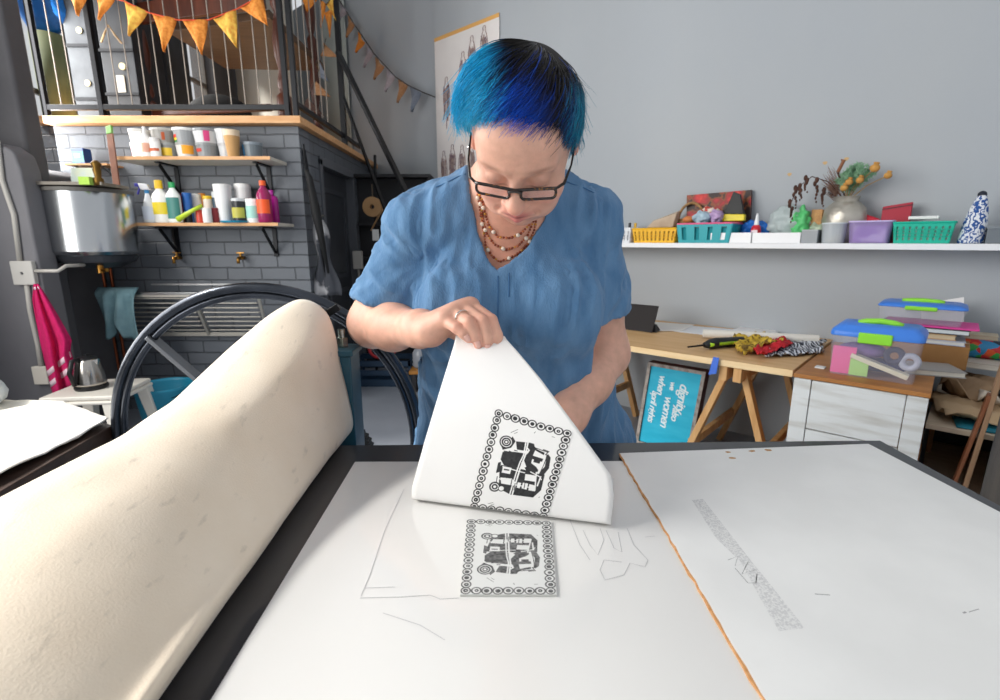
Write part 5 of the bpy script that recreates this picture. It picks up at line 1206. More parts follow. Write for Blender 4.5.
# ------------------------------------------------------------------ long shelf on the grey wall
sbf = 3.40      # front of the shelf
ST = 1.332
t = thing('wall_shelf', 'long white shelf fixed to the grey wall above the desk', 'shelf', W(.1, 3.53, ST - .032), WA)
MB().box(-2.6, 1.9, -.13, .118, 0, .032).build('shelf_board', plain('#e9ebee', .4), t, bevel=.002)
def span(px0, px1, py0, b, h0=None):
    """centre a, width, height of a thing standing on the shelf at depth b"""
    pm_ = (px0 + px1) / 2; l, r_ = wa(px0, 240, b), wa(px1, 240, b); return (l + r_) / 2, r_ - l, wz(pm_, py0, b) - ST
def on(name, label, cat, px0, px1, py0, b, rot=0):
    a, w, h = span(px0, px1, py0, b); return thing(name, label, cat, W(a, b, ST + .001), WA + rot), w, h
def basket(name, label, px0, px1, py0, color, rim=None, d=.18, rows_=3, cols=9, b=3.5, taper=.9, inner=True):
    o, w, h = on(name, label, 'basket', px0, px1, py0, b); m = plain(color, .4); t_ = .004
    def side(nm, p0, p1, q0, q1, nc):     # p bottom, q top: perforated wall as a lattice in one mesh
        mb = MB(); P0, P1, Q0, Q1 = map(Vector, (p0, p1, q0, q1)); n_ = (P1 - P0).cross(Q0 - P0).normalized() * t_
        def pt(u, v): return P0.lerp(P1, u).lerp(Q0.lerp(Q1, u), v)
        def cell(u0, u1, v0, v1):
            a_, b_, c, d_ = pt(u0, v0), pt(u1, v0), pt(u1, v1), pt(u0, v1); mb.hexa([a_, b_, c, d_, a_ + n_, b_ + n_, c + n_, d_ + n_])
        vsn = [.0, .14] + [lerp(.14, .82, (i + .45) / rows_) for i in range(rows_)] 
        cell(0, 1, 0, .16); cell(0, 1, .82, 1)
        for i in range(1, rows_): v = lerp(.16, .82, i / rows_); cell(0, 1, v - .03, v + .03)
        for i in range(nc + 1): u = i / nc; k = .32 / nc; cell(max(u - k, 0), min(u + k, 1), .16, .82)
        mb.build(nm, m, o)
    W2, D2 = w / 2, d / 2; wb_, db = W2 * taper, D2 * taper
    side('side', (-wb_, -db, 0), (wb_, -db, 0), (-W2, -D2, h), (W2, -D2, h), cols); side('side', (wb_, db, 0), (-wb_, db, 0), (W2, D2, h), (-W2, D2, h), cols)
    side('side', (wb_, -db, 0), (wb_, db, 0), (W2, -D2, h), (W2, D2, h), 5); side('side', (-wb_, db, 0), (-wb_, -db, 0), (-W2, D2, h), (-W2, -D2, h), 5)
    MB().box(-wb_, wb_, -db, db, 0, .004).build('base', m, o)
    rm = plain(rim, .4) if rim else m
    MB().tube([(x, y, h) for x, y in rrect(w + .008, d + .008, .02, 3)], .006, 6, closed=True).build('rim', rm, o)
    if inner: MB().box(-wb_ * .95, wb_ * .95, -db * .93, db * .93, .005, h * .8).build('inner_lining', plain(inner if isinstance(inner, str) else '#d8d2c8', .8), o)
    return o, w, h
basket('basket', 'small white basket at the left end of the wall shelf beside her shoulder', 610, 636, 229, '#e6e8ec', cols=7, inner='#cfd3d8')
for k, (px, c, l) in enumerate(((629, '#2a2a30', 'black'), (632, '#e0b030', 'yellow'))):
    a, w, h = span(px - 2, px + 2, 225, 3.5); o = thing('marker_pen', '%s marker cap sticking out of the small white basket' % l, 'pen', W(a, 3.5 + .04 * k, ST + .04), WA); MB().cyl((0, 0, 0), (0, 0, .075), .009).build('barrel', plain('#c9c9cc', .4), o); MB().cyl((0, 0, .07), (0, 0, .105), .010).build('cap', plain(c, .4), o)
bk1, w, h = basket('basket', 'yellow plastic basket on the left part of the wall shelf', 638, 681, 229, '#f0b81e', cols=10, inner='#c9a24a')
# brown paper things poking from the yellow basket
a, w, h = span(652, 680, 216, 3.55)
o = thing('crumpled_paper', 'crumpled beige paper packet in the yellow basket', 'paper', W(a - .02, 3.52, ST + .105), WA)
MB().hexa([Vector(p) for p in ((-.10, -.05, 0), (.10, -.05, 0), (.10, .05, 0), (-.10, .05, 0), (-.06, -.03, .05), (.12, -.04, .10), (.11, .03, .12), (-.05, .04, .06))]).build('packet', mat('beige_packet', '#c9b7a2', .8, col2='#b09a84', bump=.6, bscale=20), o, bevel=.01)
a, w, h = span(677, 700, 208, 3.56)
o = thing('wicker_handle_basket', 'small wicker basket with a round handle behind the teal basket', 'basket', W(a, 3.575, ST + .001), WA)
MB().lathe([(.07, 0), (.095, .15), (.1, .165)], 22, sy=.5).build('basket_body', mat('wicker', '#b08a5c', .8, col2='#8a6a42', nscale=60, bump=.6, bscale=90), o); MB().tube([(.09 * math.cos(x), 0, .15 + .12 * math.sin(x)) for x in np.linspace(0, math.pi, 18)], .009, 8).build('handle', mat('wicker', '#b08a5c'), o, smooth=True)
bk2, w2, h2 = basket('basket', 'teal plastic basket with a pink rim piled with small things on the wall shelf', 682, 736, 224, '#1fa0aa', '#ea6a94', d=.2, cols=4, rows_=1, inner='#178a94')
a2, _, _ = span(682, 736, 224, 3.5)
def pile(label, name, cat, da, db, z, mb, m, rot=0):
    o = thing(name, label, cat, W(a2 + da, 3.5 + db, ST + z), WA + rot); q_ = mb.build('body', m, o, smooth=True, sub=2)
    if name != 'wooden_egg': md = q_.modifiers.new('d', 'DISPLACE'); md.texture = tx2; md.strength = .04
    return o
pile('orange brown wooden egg on the teal basket', 'wooden_egg', 'egg', -.13, -.04, .155, MB().sph((0, 0, 0), .03, 14, 10, 1.3, 1, .8), plain('#c97a42', .5))
pile('clear blue bag bundle on the teal basket', 'plastic_bag', 'bag', -.04, -.03, .165, MB().sph((0, 0, 0), .05, 14, 10, 1.3, 1, .8), mat('bag_pale', '#a9c2cf', .3, bump=.9, bscale=25))
pile('red and white spotted cloth bundle on the teal basket', 'spotted_bundle', 'bundle', -.02, .03, .20, MB().sph((0, 0, 0), .05, 14, 10, 1.4, .8, .7), mat('spot', '#c2483c', .8, col2='#e0d2c4', nscale=30, contrast=(.48, .52), bump=.5, bscale=30))
pile('lilac bag bundle on the right of the teal basket', 'plastic_bag', 'bag', .05, -.02, .17, MB().sph((0, 0, 0), .045, 14, 10, 1.1, 1, .9), mat('bag_lilac', '#b79ac4', .35, bump=.9, bscale=25))
# red canvas picture
q = [W(wa(x, y, bb), bb, wz(x, y, bb)) for x, y, bb in ((688, 236, 3.58), (751, 236, 3.58), (752.5, 190, 3.635), (688, 195.5, 3.635))]
o = thing('canvas_picture', 'red and dark flowery canvas leaning on the wall above the teal basket', 'picture', q[0]); dz = ST + .002 - min(q[0].z, q[1].z)
q[0].z = q[1].z = ST + .002
MB().extr(q, W(0, -.02, 0)).build('canvas_side', plain('#3a1416', .6), o, world=True)
rm = bpy.data.materials.new('red_picture'); rm.use_nodes = True; N = rm.node_tree.nodes; L = rm.node_tree.links
vo = N.new('ShaderNodeTexVoronoi'); vo.inputs['Scale'].default_value = 9; n3 = N.new('ShaderNodeTexNoise'); n3.inputs['Scale'].default_value = 16; n3.inputs['Detail'].default_value = 6; tc = N.new('ShaderNodeTexCoord'); L.new(tc.outputs['Object'], vo.inputs[0]); L.new(tc.outputs['Object'], n3.inputs[0])
ad = N.new('ShaderNodeMath'); ad.operation = 'MULTIPLY_ADD'; L.new(vo.outputs['Distance'], ad.inputs[0]); ad.inputs[1].default_value = .75; L.new(n3.outputs[0], ad.inputs[2]); rp = N.new('ShaderNodeValToRGB'); L.new(ad.outputs[0], rp.inputs[0])
els = rp.color_ramp.elements; els[0].position = .62; els[0].color = lin('#d8402e'); els[1].position = .98; els[1].color = lin('#2a1410')
for p_, c in ((.72, '#c22022'), (.84, '#8a1a1c'), (.9, '#8c4a1e')): e = els.new(p_); e.color = lin(c)
L.new(rp.outputs[0], N['Principled BSDF'].inputs['Base Color'])
MB().extr([p + W(0, -.0205, 0) for p in q], W(0, -.001, 0)).build('painted_canvas', rm, o, world=True)
# black pouch with yellow base
a, w, h = span(721, 739, 197, 3.5)
o = thing('foil_pouch', 'black pouch with a yellow bottom standing in front of the red picture', 'pouch', W(a, 3.515, ST + .14), WA); h = .15
MB().hexa([Vector(p) for p in ((-.06, -.02, 0), (.075, -.02, 0), (.075, .02, 0), (-.06, .02, 0), (-.065, -.02, .045), (.075, -.02, .04), (.075, .02, .04), (-.065, .02, .045))]).build('yellow_base', plain('#e8d21e', .4), o, bevel=.004)
MB().hexa([Vector(p) for p in ((-.055, -.018, .046), (.07, -.018, .041), (.07, .018, .041), (-.055, .018, .046), (-.01, -.006, .185), (.035, -.006, .165), (.035, .006, .165), (-.01, .006, .185))]).build('pouch_body', mat('pouch_black', '#0d0d0f', .5, bump=.4, bscale=20), o, bevel=.003)
# paper lying on the basket, trays
for l, p0, p1 in (('left one of the two low white trays on the wall shelf', 713, 753), ('right one of the two low white trays on the wall shelf', 754.5, 802)):
    o, w, h = on('tray', l, 'tray', p0, p1, 233, 3.46); m = plain('#f0f1f3', .4)
    MB().box(-w / 2, w / 2, -.05, -.046, 0, h).build('front', m, o); MB().box(-w / 2, w / 2, .12, .124, 0, h).build('back', m, o); MB().box(-w / 2, -w / 2 + .004, -.046, .12, 0, h).build('side', m, o); MB().box(w / 2 - .004, w / 2, -.046, .12, 0, h).build('side', m, o); MB().box(-w / 2 + .004, w / 2 - .004, -.046, .12, 0, .004).build('base', m, o)
a, w, h = span(747, 757, 214, 3.44)
o = thing('glue_bottle', 'red glue bottle with a white nozzle behind the white trays', 'bottle', W(a, 3.50, ST + .006), WA); h *= 1.0; r = w / 2
MB().lathe([(r, 0), (r, h * .45), (r * .85, h * .55), (r * .5, h * .6)], 18).build('bottle_body', plain('#cc2336', .35), o, smooth=True); MB().lathe([(r * .5, h * .6), (r * .45, h * .72), (r * .18, h)], 14).build('nozzle', plain('#eceef0', .35), o); MB().box(-r * .6, r * .6, -r - .002, -r + .004, h * .1, h * .42).build('white_label', plain('#e9d9dc', .5), o)
a, w, h = span(738, 769, 222, 3.55)
o = MB().sph((0, 0, 0), .07, 40, 28, 1.3, .45, .9).build('blue_plastic_bag', mat('bag_blue', '#1c6cc8', .25, bump=1, bscale=22), None, smooth=True, loc=W(a, 3.56, ST + .08)); o.rotation_euler = (0, 0, WA); tag(o, 'bright blue plastic bag bunched behind the white trays', 'bag')
md = o.modifiers.new('d', 'DISPLACE'); md.texture = tx2; md.strength = .05
a, w, h = span(776, 805, 208, 3.53)
for nm, l, da, r_, c, sc in (('clear_plastic_bag', 'clear plastic bag on the right white tray', -.03, .09, mat('bag_clear', '#c3cfcf', .2, alpha=.75, bump=1, bscale=20), (1.3, .6, 1.1)), ('green_plastic_bag', 'light green plastic bag bunched on the right white tray', .04, .06, mat('bag_green', '#5cc878', .3, bump=1, bscale=25), (.9, .6, 1.5)), ('clear_plastic_bag', 'small clear plastic bag right of the green bag', .13, .06, mat('bag_clear2', '#b9ccb4', .2, alpha=.8, bump=1, bscale=20), (1.2, .6, .7))):
    o = MB().sph((0, 0, 0), r_, 40, 28, *sc).build(nm, c, None, smooth=True, loc=W(a + da, 3.56 - (.03 if 'green' in nm else 0), ST + .03 + r_ * sc[2])); o.rotation_euler = (0, 0, WA); tag(o, l, 'bag'); md = o.modifiers.new('d', 'DISPLACE'); md.texture = tx2; md.strength = .06
# grey box end, cork block
o, w, h = on('grey_box', 'low grey box at the right end of the white trays', 'box', 803, 819, 231, 3.47); MB().box(-w / 2, w / 2, -.06, .1, 0, h).build('box_body', plain('#9a9fa3', .5), o, bevel=.002); MB().box(-w / 2, w / 2, -.06, .1, h, h + .006).build('lid', plain('#b4b8ba', .5), o)
o, w, h = on('cork_block', 'tan cork block behind the clear bags beside the silver vase', 'block', 809, 820, 210, 3.58); MB().box(-w / 2, w / 2, -.03, .02, 0, h).build('block', mat('cork', '#cfa06a', .8, col2='#b9895a', nscale=50), o, bevel=.004)
# silver vase with dried flowers
a, w, h = span(819, 864, 197, 3.54); r = w / 2
V = thing('silver_vase', 'round hammered silver vase holding the dried flowers', 'vase', W(a, 3.535, ST + .001), WA); sy_ = .085 / r
MB().lathe([(r * .55, 0), (r * .8, h * .12), (r, h * .5), (r * .92, h * .74), (r * .66, h * .86), (r * .52, h * .9), (r * .60, h)], 30, sy=sy_).build('vase_body', mat('silver', '#bcb8ae', .35, .6, col2='#a39e94', nscale=12, bump=.4, bscale=25), V, smooth=True)
zv = ST + h
def wp(px, py, b): return W(wa(px, py, b), b, wz(px, py, b))
mouth = W(a, 3.535, zv - .03)
dk = plain('#4a3028', .8)
for l, tip, mid in (('dried stem with drooping dark seed pods arching to the left', (788, 205), (806, 178)),):
    o = thing('dried_seed_stem', l, 'dried flower', mouth); curve = [mouth, wp(829, 182, 3.50), wp(812, 176.5, 3.47), wp(798, 187, 3.45), wp(791, 203, 3.45), wp(790, 218, 3.45)]
    MB().tube(curve, .003, 6).build('stem', dk, o, world=True)
    for k, (x, y0, y1) in enumerate(((795, 188, 208), (800, 186, 200), (806, 178, 192), (816, 180, 202), (791, 202, 222), (823, 190, 206))):
        m_ = MB()
        for j in range(7):
            f = j / 6; c = wp(x + random.uniform(-1.5, 1.5), lerp(y0, y1, f), 3.46); m_.sph(tuple(c), .011 * (1 - .6 * f), 7, 5, 1, 1, 1.6)
        m_.build('seed_pod', mat('pod', '#5a3c30', .9, col2='#3c261e', nscale=40), o, world=True, smooth=True)
o = thing('feathery_plume', 'brown feathery dried plume at the left of the bouquet', 'dried flower', mouth)
m_ = MB(); root = mouth
for k in range(90):
    tip = wp(829 + random.gauss(0, 4), 184 + random.gauss(0, 6), 3.52 + random.uniform(-.03, .03)); m_.tube([root.lerp(tip, .55) + Vector((random.gauss(0, .01),) * 3), tip], [.002, .0008], 4)
m_.build('plume', mat('plume', '#8a6a5a', .9, col2='#6e5046', nscale=30), o, world=True); MB().tube([root, wp(828, 192, 3.52)], .003, 6).build('stem', dk, o, world=True)
o = thing('green_fern', 'feathery green fern in the middle of the bouquet', 'fern', mouth)
MB().tube([mouth, wp(852, 185, 3.5), wp(868, 172, 3.48)], .003, 6).build('stem', plain('#5a8a5a', .8), o, world=True)
gm = mat('fern_green', '#6f9a78', .85, col2='#93b898', nscale=30)
for k in range(16):
    x1 = 836 + k * 2.7; y1 = 180 - 17 * math.sin(k / 15 * math.pi * .85); base = mouth.lerp(wp(850, 186, 3.5), .7); tip = wp(x1, y1, 3.49 + .02 * math.sin(k)); m_ = MB(); m_.tube([base, tip], .0018, 4)
    for j in range(70):
        f = random.uniform(.15, 1); c = base.lerp(tip, f); d_ = Vector((random.gauss(0, 1), random.gauss(0, .6), random.gauss(0, 1))).normalized() * .03 * (1.1 - .6 * f); m_.tube([c, c + d_], [.0034, .0012], 4)
    m_.build('frond', gm, o, world=True)
for i, (x, y, l) in enumerate(((875, 168, 'big round tan poppy pod at the top right of the bouquet'), (888, 175.5, 'tan poppy pod furthest right, standing out from the bouquet'), (860, 180, 'tan poppy pod in the middle of the fern'), (844, 188, 'tan poppy pod low at the front of the bouquet'), (849, 182, 'small tan poppy pod above the vase mouth'))):
    o = thing('poppy_pod', l, 'dried flower', mouth); c = wp(x, y, 3.45); r_ = .024 if i in (0,) else .019
    MB().tube([mouth, mouth.lerp(c, .5) + Vector((0, 0, .02)), c], .0025, 6).build('stem', plain('#9a7a44', .8), o, world=True)
    pd_ = MB().sph(tuple(c), r_, 14, 10, 1.0, 1, .9); pd_.build('pod', mat('poppy', '#cc9a52', .7, col2='#b8843e', nscale=30), o, world=True, smooth=True); MB().cyl(tuple(c + Vector((.004, 0, r_ * .8))), tuple(c + Vector((.006, 0, r_ * 1.15))), r_ * .5, r_ * .65, 10).build('crown', mat('poppy', '#cc9a52'), o, world=True)
o = thing('cinnamon_stick', 'brown curled stick standing up at the top of the bouquet', 'stick', mouth); MB().tube([mouth, wp(838, 172, 3.5)], [.003, .005], 6).build('stem', dk, o, world=True); MB().tube([wp(838, 172, 3.5), wp(844, 160, 3.5), wp(841, 160, 3.5)], [.009, .009, .006], 8).build('curl', mat('stick', '#8a5a40', .8), o, world=True)
# red cases behind, tubs and baskets in front
o, w, h = on('red_pouch', 'soft red pouch lying behind the lilac tub', 'pouch', 850, 877, 214, 3.55); MB().hexa([Vector(p) for p in ((-w / 2, -.03, .10), (w / 2, -.03, .10), (w / 2, .03, .10), (-w / 2, .03, .10), (-w / 2, -.01, h + .02), (w / 2, -.015, h - .03), (w / 2, .015, h - .03), (-w / 2, .01, h + .02))]).box(-w / 2 + .01, w / 2 - .01, -.02, .03, 0, .1).build('pouch_body', plain('#c01f34', .5), o, bevel=.01, seg=3)
o, w, h = on('red_zip_case', 'stiff dark red case standing behind the lilac tub', 'case', 878, 907, 203, 3.57); MB().hexa([Vector(p) for p in ((-w / 2, -.02, 0), (w / 2, -.02, 0), (w / 2, .02, 0), (-w / 2, .02, 0), (-w / 2, -.02, h - .02), (w / 2, -.02, h), (w / 2, .02, h), (-w / 2, .02, h - .02))]).build('case_body', plain('#a81e34', .4), o, bevel=.004); MB().beam((-w / 2, -.021, h - .035), (w / 2, -.021, h - .015), .003, .006).build('zip', plain('#5a1220', .4), o)
def ptub(label, px0, px1, py0, c, rimc, b=3.46, alpha=.7, d=.13, round_=False, cont=None):
    o, w, h = on('plastic_tub', label, 'tub', px0, px1, py0, b); m = mat('tub_' + c, c, .25, alpha=alpha)
    prof = [(x, y) for x, y in rrect(w * .86, d * .86, .03 if not round_ else w * .4, 6)]; pt_ = [(x, y) for x, y in rrect(w * .96, d * .96, .03 if not round_ else w * .44, 6)]; k = len(prof)
    MB().add([(x, y, 0) for x, y in prof] + [(x, y, h * .93) for x, y in pt_], [tuple(range(k))] + [(i, (i + 1) % k, k + (i + 1) % k, k + i) for i in range(k)]).build('tub_body', m, o, smooth=False)
    MB().prism(rrect(w, d, .03 if not round_ else w * .45, 6), h * .93, h).build('lid', plain(rimc, .35), o, bevel=.002)
    if cont: MB().box(-w * .36, w * .36, -d * .3, d * .3, .005, h * .8).build('contents', mat('cont_' + cont[0], cont[0], .7, col2=cont[1], nscale=14, contrast=(.46, .54)), o, bevel=.01)
    return o, w, h
ptub('round translucent tub with a small label in front of the vase', 820, 846.5, 223, '#c6cdd2', '#cfd6da', round_=True, cont=('#aab2b8', '#c8b8a0'))
o, w, h = on('blue_pouch', 'small blue packet standing behind the round translucent tub', 'packet', 831, 845, 213, 3.56); MB().hexa([Vector(p) for p in ((-w / 2, -.01, 0), (w / 2, -.01, 0), (w / 2, .01, 0), (-w / 2, .01, 0), (-w * .35, -.01, h), (w * .35, -.01, h - .01), (w * .35, .01, h - .01), (-w * .35, .01, h))]).build('packet_body', plain('#1f5fb0', .4), o, bevel=.003)
ptub('lilac plastic tub between the round tub and the turquoise basket', 847, 893, 221, '#b4a0d8', '#c4b6e0', alpha=.55, cont=('#8a56b8', '#d8c8ec'))
basket('basket', 'turquoise green perforated basket right of the lilac tub', 893, 952, 223, '#16b89c', d=.14, rows_=4, cols=9, b=3.47, inner='#b9c9bf')
a, w, h = span(905, 935, 219, 3.47); o = thing('folded_paper', 'folded white paper on top of the turquoise green basket', 'paper', W(a, 3.47, ST + h - .004), WA); MB().box(-w / 2, w / 2, -.03, .04, .002, .018).build('sheet', plain('#e9ebea', .6), o, bevel=.003)
# fabric bird / doorstop with blue and white pattern
a, w, h = span(957, 984, 195, 3.5); r = w / 2
o = thing('fabric_doorstop', 'blue and white patterned cone shaped fabric ornament near the right end of the wall shelf', 'ornament', W(a, 3.47, ST + .001), WA)
bwm = bpy.data.materials.new('blue_white_pattern'); bwm.use_nodes = True; N = bwm.node_tree.nodes; L = bwm.node_tree.links
wv = N.new('ShaderNodeTexWave'); wv.inputs['Scale'].default_value = 12; wv.inputs['Distortion'].default_value = 12; wv.inputs['Detail'].default_value = 2; wv.inputs['Detail Scale'].default_value = 3; tc = N.new('ShaderNodeTexCoord'); L.new(tc.outputs['Object'], wv.inputs[0]); rp = N.new('ShaderNodeValToRGB')
rp.color_ramp.elements[0].position = .40; rp.color_ramp.elements[1].position = .5; rp.color_ramp.elements[0].color = lin('#1f4f94'); rp.color_ramp.elements[1].color = lin('#dfe2e8'); L.new(wv.outputs[0], rp.inputs[0]); L.new(rp.outputs[0], N['Principled BSDF'].inputs['Base Color']); N['Principled BSDF'].inputs['Roughness'].default_value = .8
m_ = MB(); prof = [(.95, 0), (1.02, .05), (.98, .25), (.86, .5), (.68, .72), (.48, .88), (.30, .97), (.08, 1.0)]; vs = []; fs = []
for r_, z in prof:
    for k in range(24): vs.append((r * r_ * math.cos(k * math.pi / 12) + r * .25 * z, .055 * r_ * math.sin(k * math.pi / 12), h * z))
for i in range(7):
    for k in range(24): fs.append((i * 24 + k, i * 24 + (k + 1) % 24, (i + 1) * 24 + (k + 1) % 24, (i + 1) * 24 + k))
m_.add(vs, fs + [tuple(range(24))[::-1], tuple(7 * 24 + k for k in range(24))]); m_.build('body', bwm, o, smooth=True); MB().sph((r * .22, 0, h * .985), .018, 10, 8).build('dark_tip', plain('#1c2230', .6), o, smooth=True)
o, w, h = on('grey_carton', 'grey box at the very right end of the wall shelf', 'box', 985, 1012, 229, 3.47); MB().box(-w / 2, w / 2, -.06, .1, 0, h).build('box_body', plain('#6d757c', .5), o, bevel=.002); MB().box(-w / 2 - .003, w / 2 + .003, -.063, .103, h, h + .01).build('lid', plain('#7e868c', .5), o)

# ------------------------------------------------------------------ poster on the grey wall
q = [W(at_b(x, y, 3.64)[0], 3.64, at_b(x, y, 3.64)[1]) for x, y in ((436, 262), (499.5, 262), (499.5, 12), (434.5, 40))]
zb_ = min(q[0].z, q[1].z); q[0].z = q[1].z = zb_; q[2].z = q[3].z = (q[2].z + q[3].z) / 2; q[0].x, q[0].y = q[3].x, q[3].y; q[1].x, q[1].y = q[2].x, q[2].y
o = thing('poster', 'white poster with sketched purple brown figures taped to the wall behind her head', 'poster', q[0])
MB().extr(q, W(0, -.003, 0)).build('poster_sheet', mat('poster_paper', '#e4e0dd', .6, col2='#dad4d2', nscale=2), o, world=True)
MB().extr([q[3] + Vector((0, 0, -.03)) + W(0, -.0035, 0), q[2] + Vector((0, 0, -.03)) + W(0, -.0035, 0), q[2] + W(0, -.0035, .004), q[3] + W(0, -.0035, .004)], W(0, -.001, 0)).build('masking_tape', plain('#dba75f', .6), o, world=True)
wP = (q[1] - q[0]).length; hP = q[3].z - q[0].z; iv_ = chain_matrix(o).inverted()
def pst(u, v, d=.0045): return q[0].lerp(q[1], u) + Vector((0, 0, hP * v)) + W(0, -d, 0)
skm = mat('sketch_ink', '#7d6670', .8, col2='#b09a90', nscale=30)
def figure(u, v, s, lean=0):      # a robed standing figure drawn in loose strokes
    m_ = MB()
    def st(pts, w):
        rows = []
        for i, (x, y) in enumerate(pts): rows.append([pst(u + (x + lean * y) * s * .6 - w, v + y * s * .4), pst(u + (x + lean * y) * s * .6 + w, v + y * s * .4)])
        m_.grid(rows)
    rf = random.Random(int(u * 1000 + v * 77)); n_ = lambda a_: rf.uniform(-a_, a_)
    st([(.055 * math.cos(a), .93 + .055 * math.sin(a)) for a in np.linspace(-.6, 3.9, 12)], .007)
    st([(-.05, .90), (-.09, .84), (-.15, .74), (-.17 + n_(.03), .50)], .006); st([(.05, .90), (.10, .83), (.15, .70), (.13 + n_(.04), .46)], .006)
    for k in range(9):
        x = -.13 + .03 * k; y1 = .80 + n_(.05); st([(x, y1), (x * .8 + n_(.03), y1 - .2 + n_(.03)), (x * 1.1 + n_(.03), .38 + n_(.1)), (x * 1.2 + n_(.03), rf.uniform(.02, .3))], rf.uniform(.003, .011))
    st([(-.13, .62), (0, .55), (.12, .63)], .006)
    m_.build('sketched_figure', skm, o, world=True)
for u, v, s, l in ((.19, .60, .58, 0), (.45, .68, .58, .05), (.60, .72, .60, .02), (.78, .76, .55, .03), (.12, .30, .55, 0), (.27, .31, .58, 0), (.43, .30, .58, 0), (.58, .31, .55, 0), (.74, .30, .55, 0), (.30, .02, .6, 0), (.6, .02, .6, 0)): figure(u, v, s, l)
# dabs of old filler and a thin crack on the wall
for x, y in ((789.5, 174.5), (825, 163), (846.5, 159)):
    c = W(at_b(x, y, 3.649)[0], 3.649, at_b(x, y, 3.649)[1]); o = thing('paint_dab', 'small yellow dab on the grey wall, %s' % ('the left one of three' if x < 800 else 'the middle one of three' if x < 830 else 'just above the dried stick'), 'paint mark', c)
    MB().extr([c + W((.012 + .004 * math.sin(3 * a_)) * math.cos(a_), 0, .01 * math.sin(a_)) for a_ in np.linspace(0, 6.28, 10)[:-1]], W(0, -.002, 0)).build('dab', plain('#c9a878', .8), o, world=True)

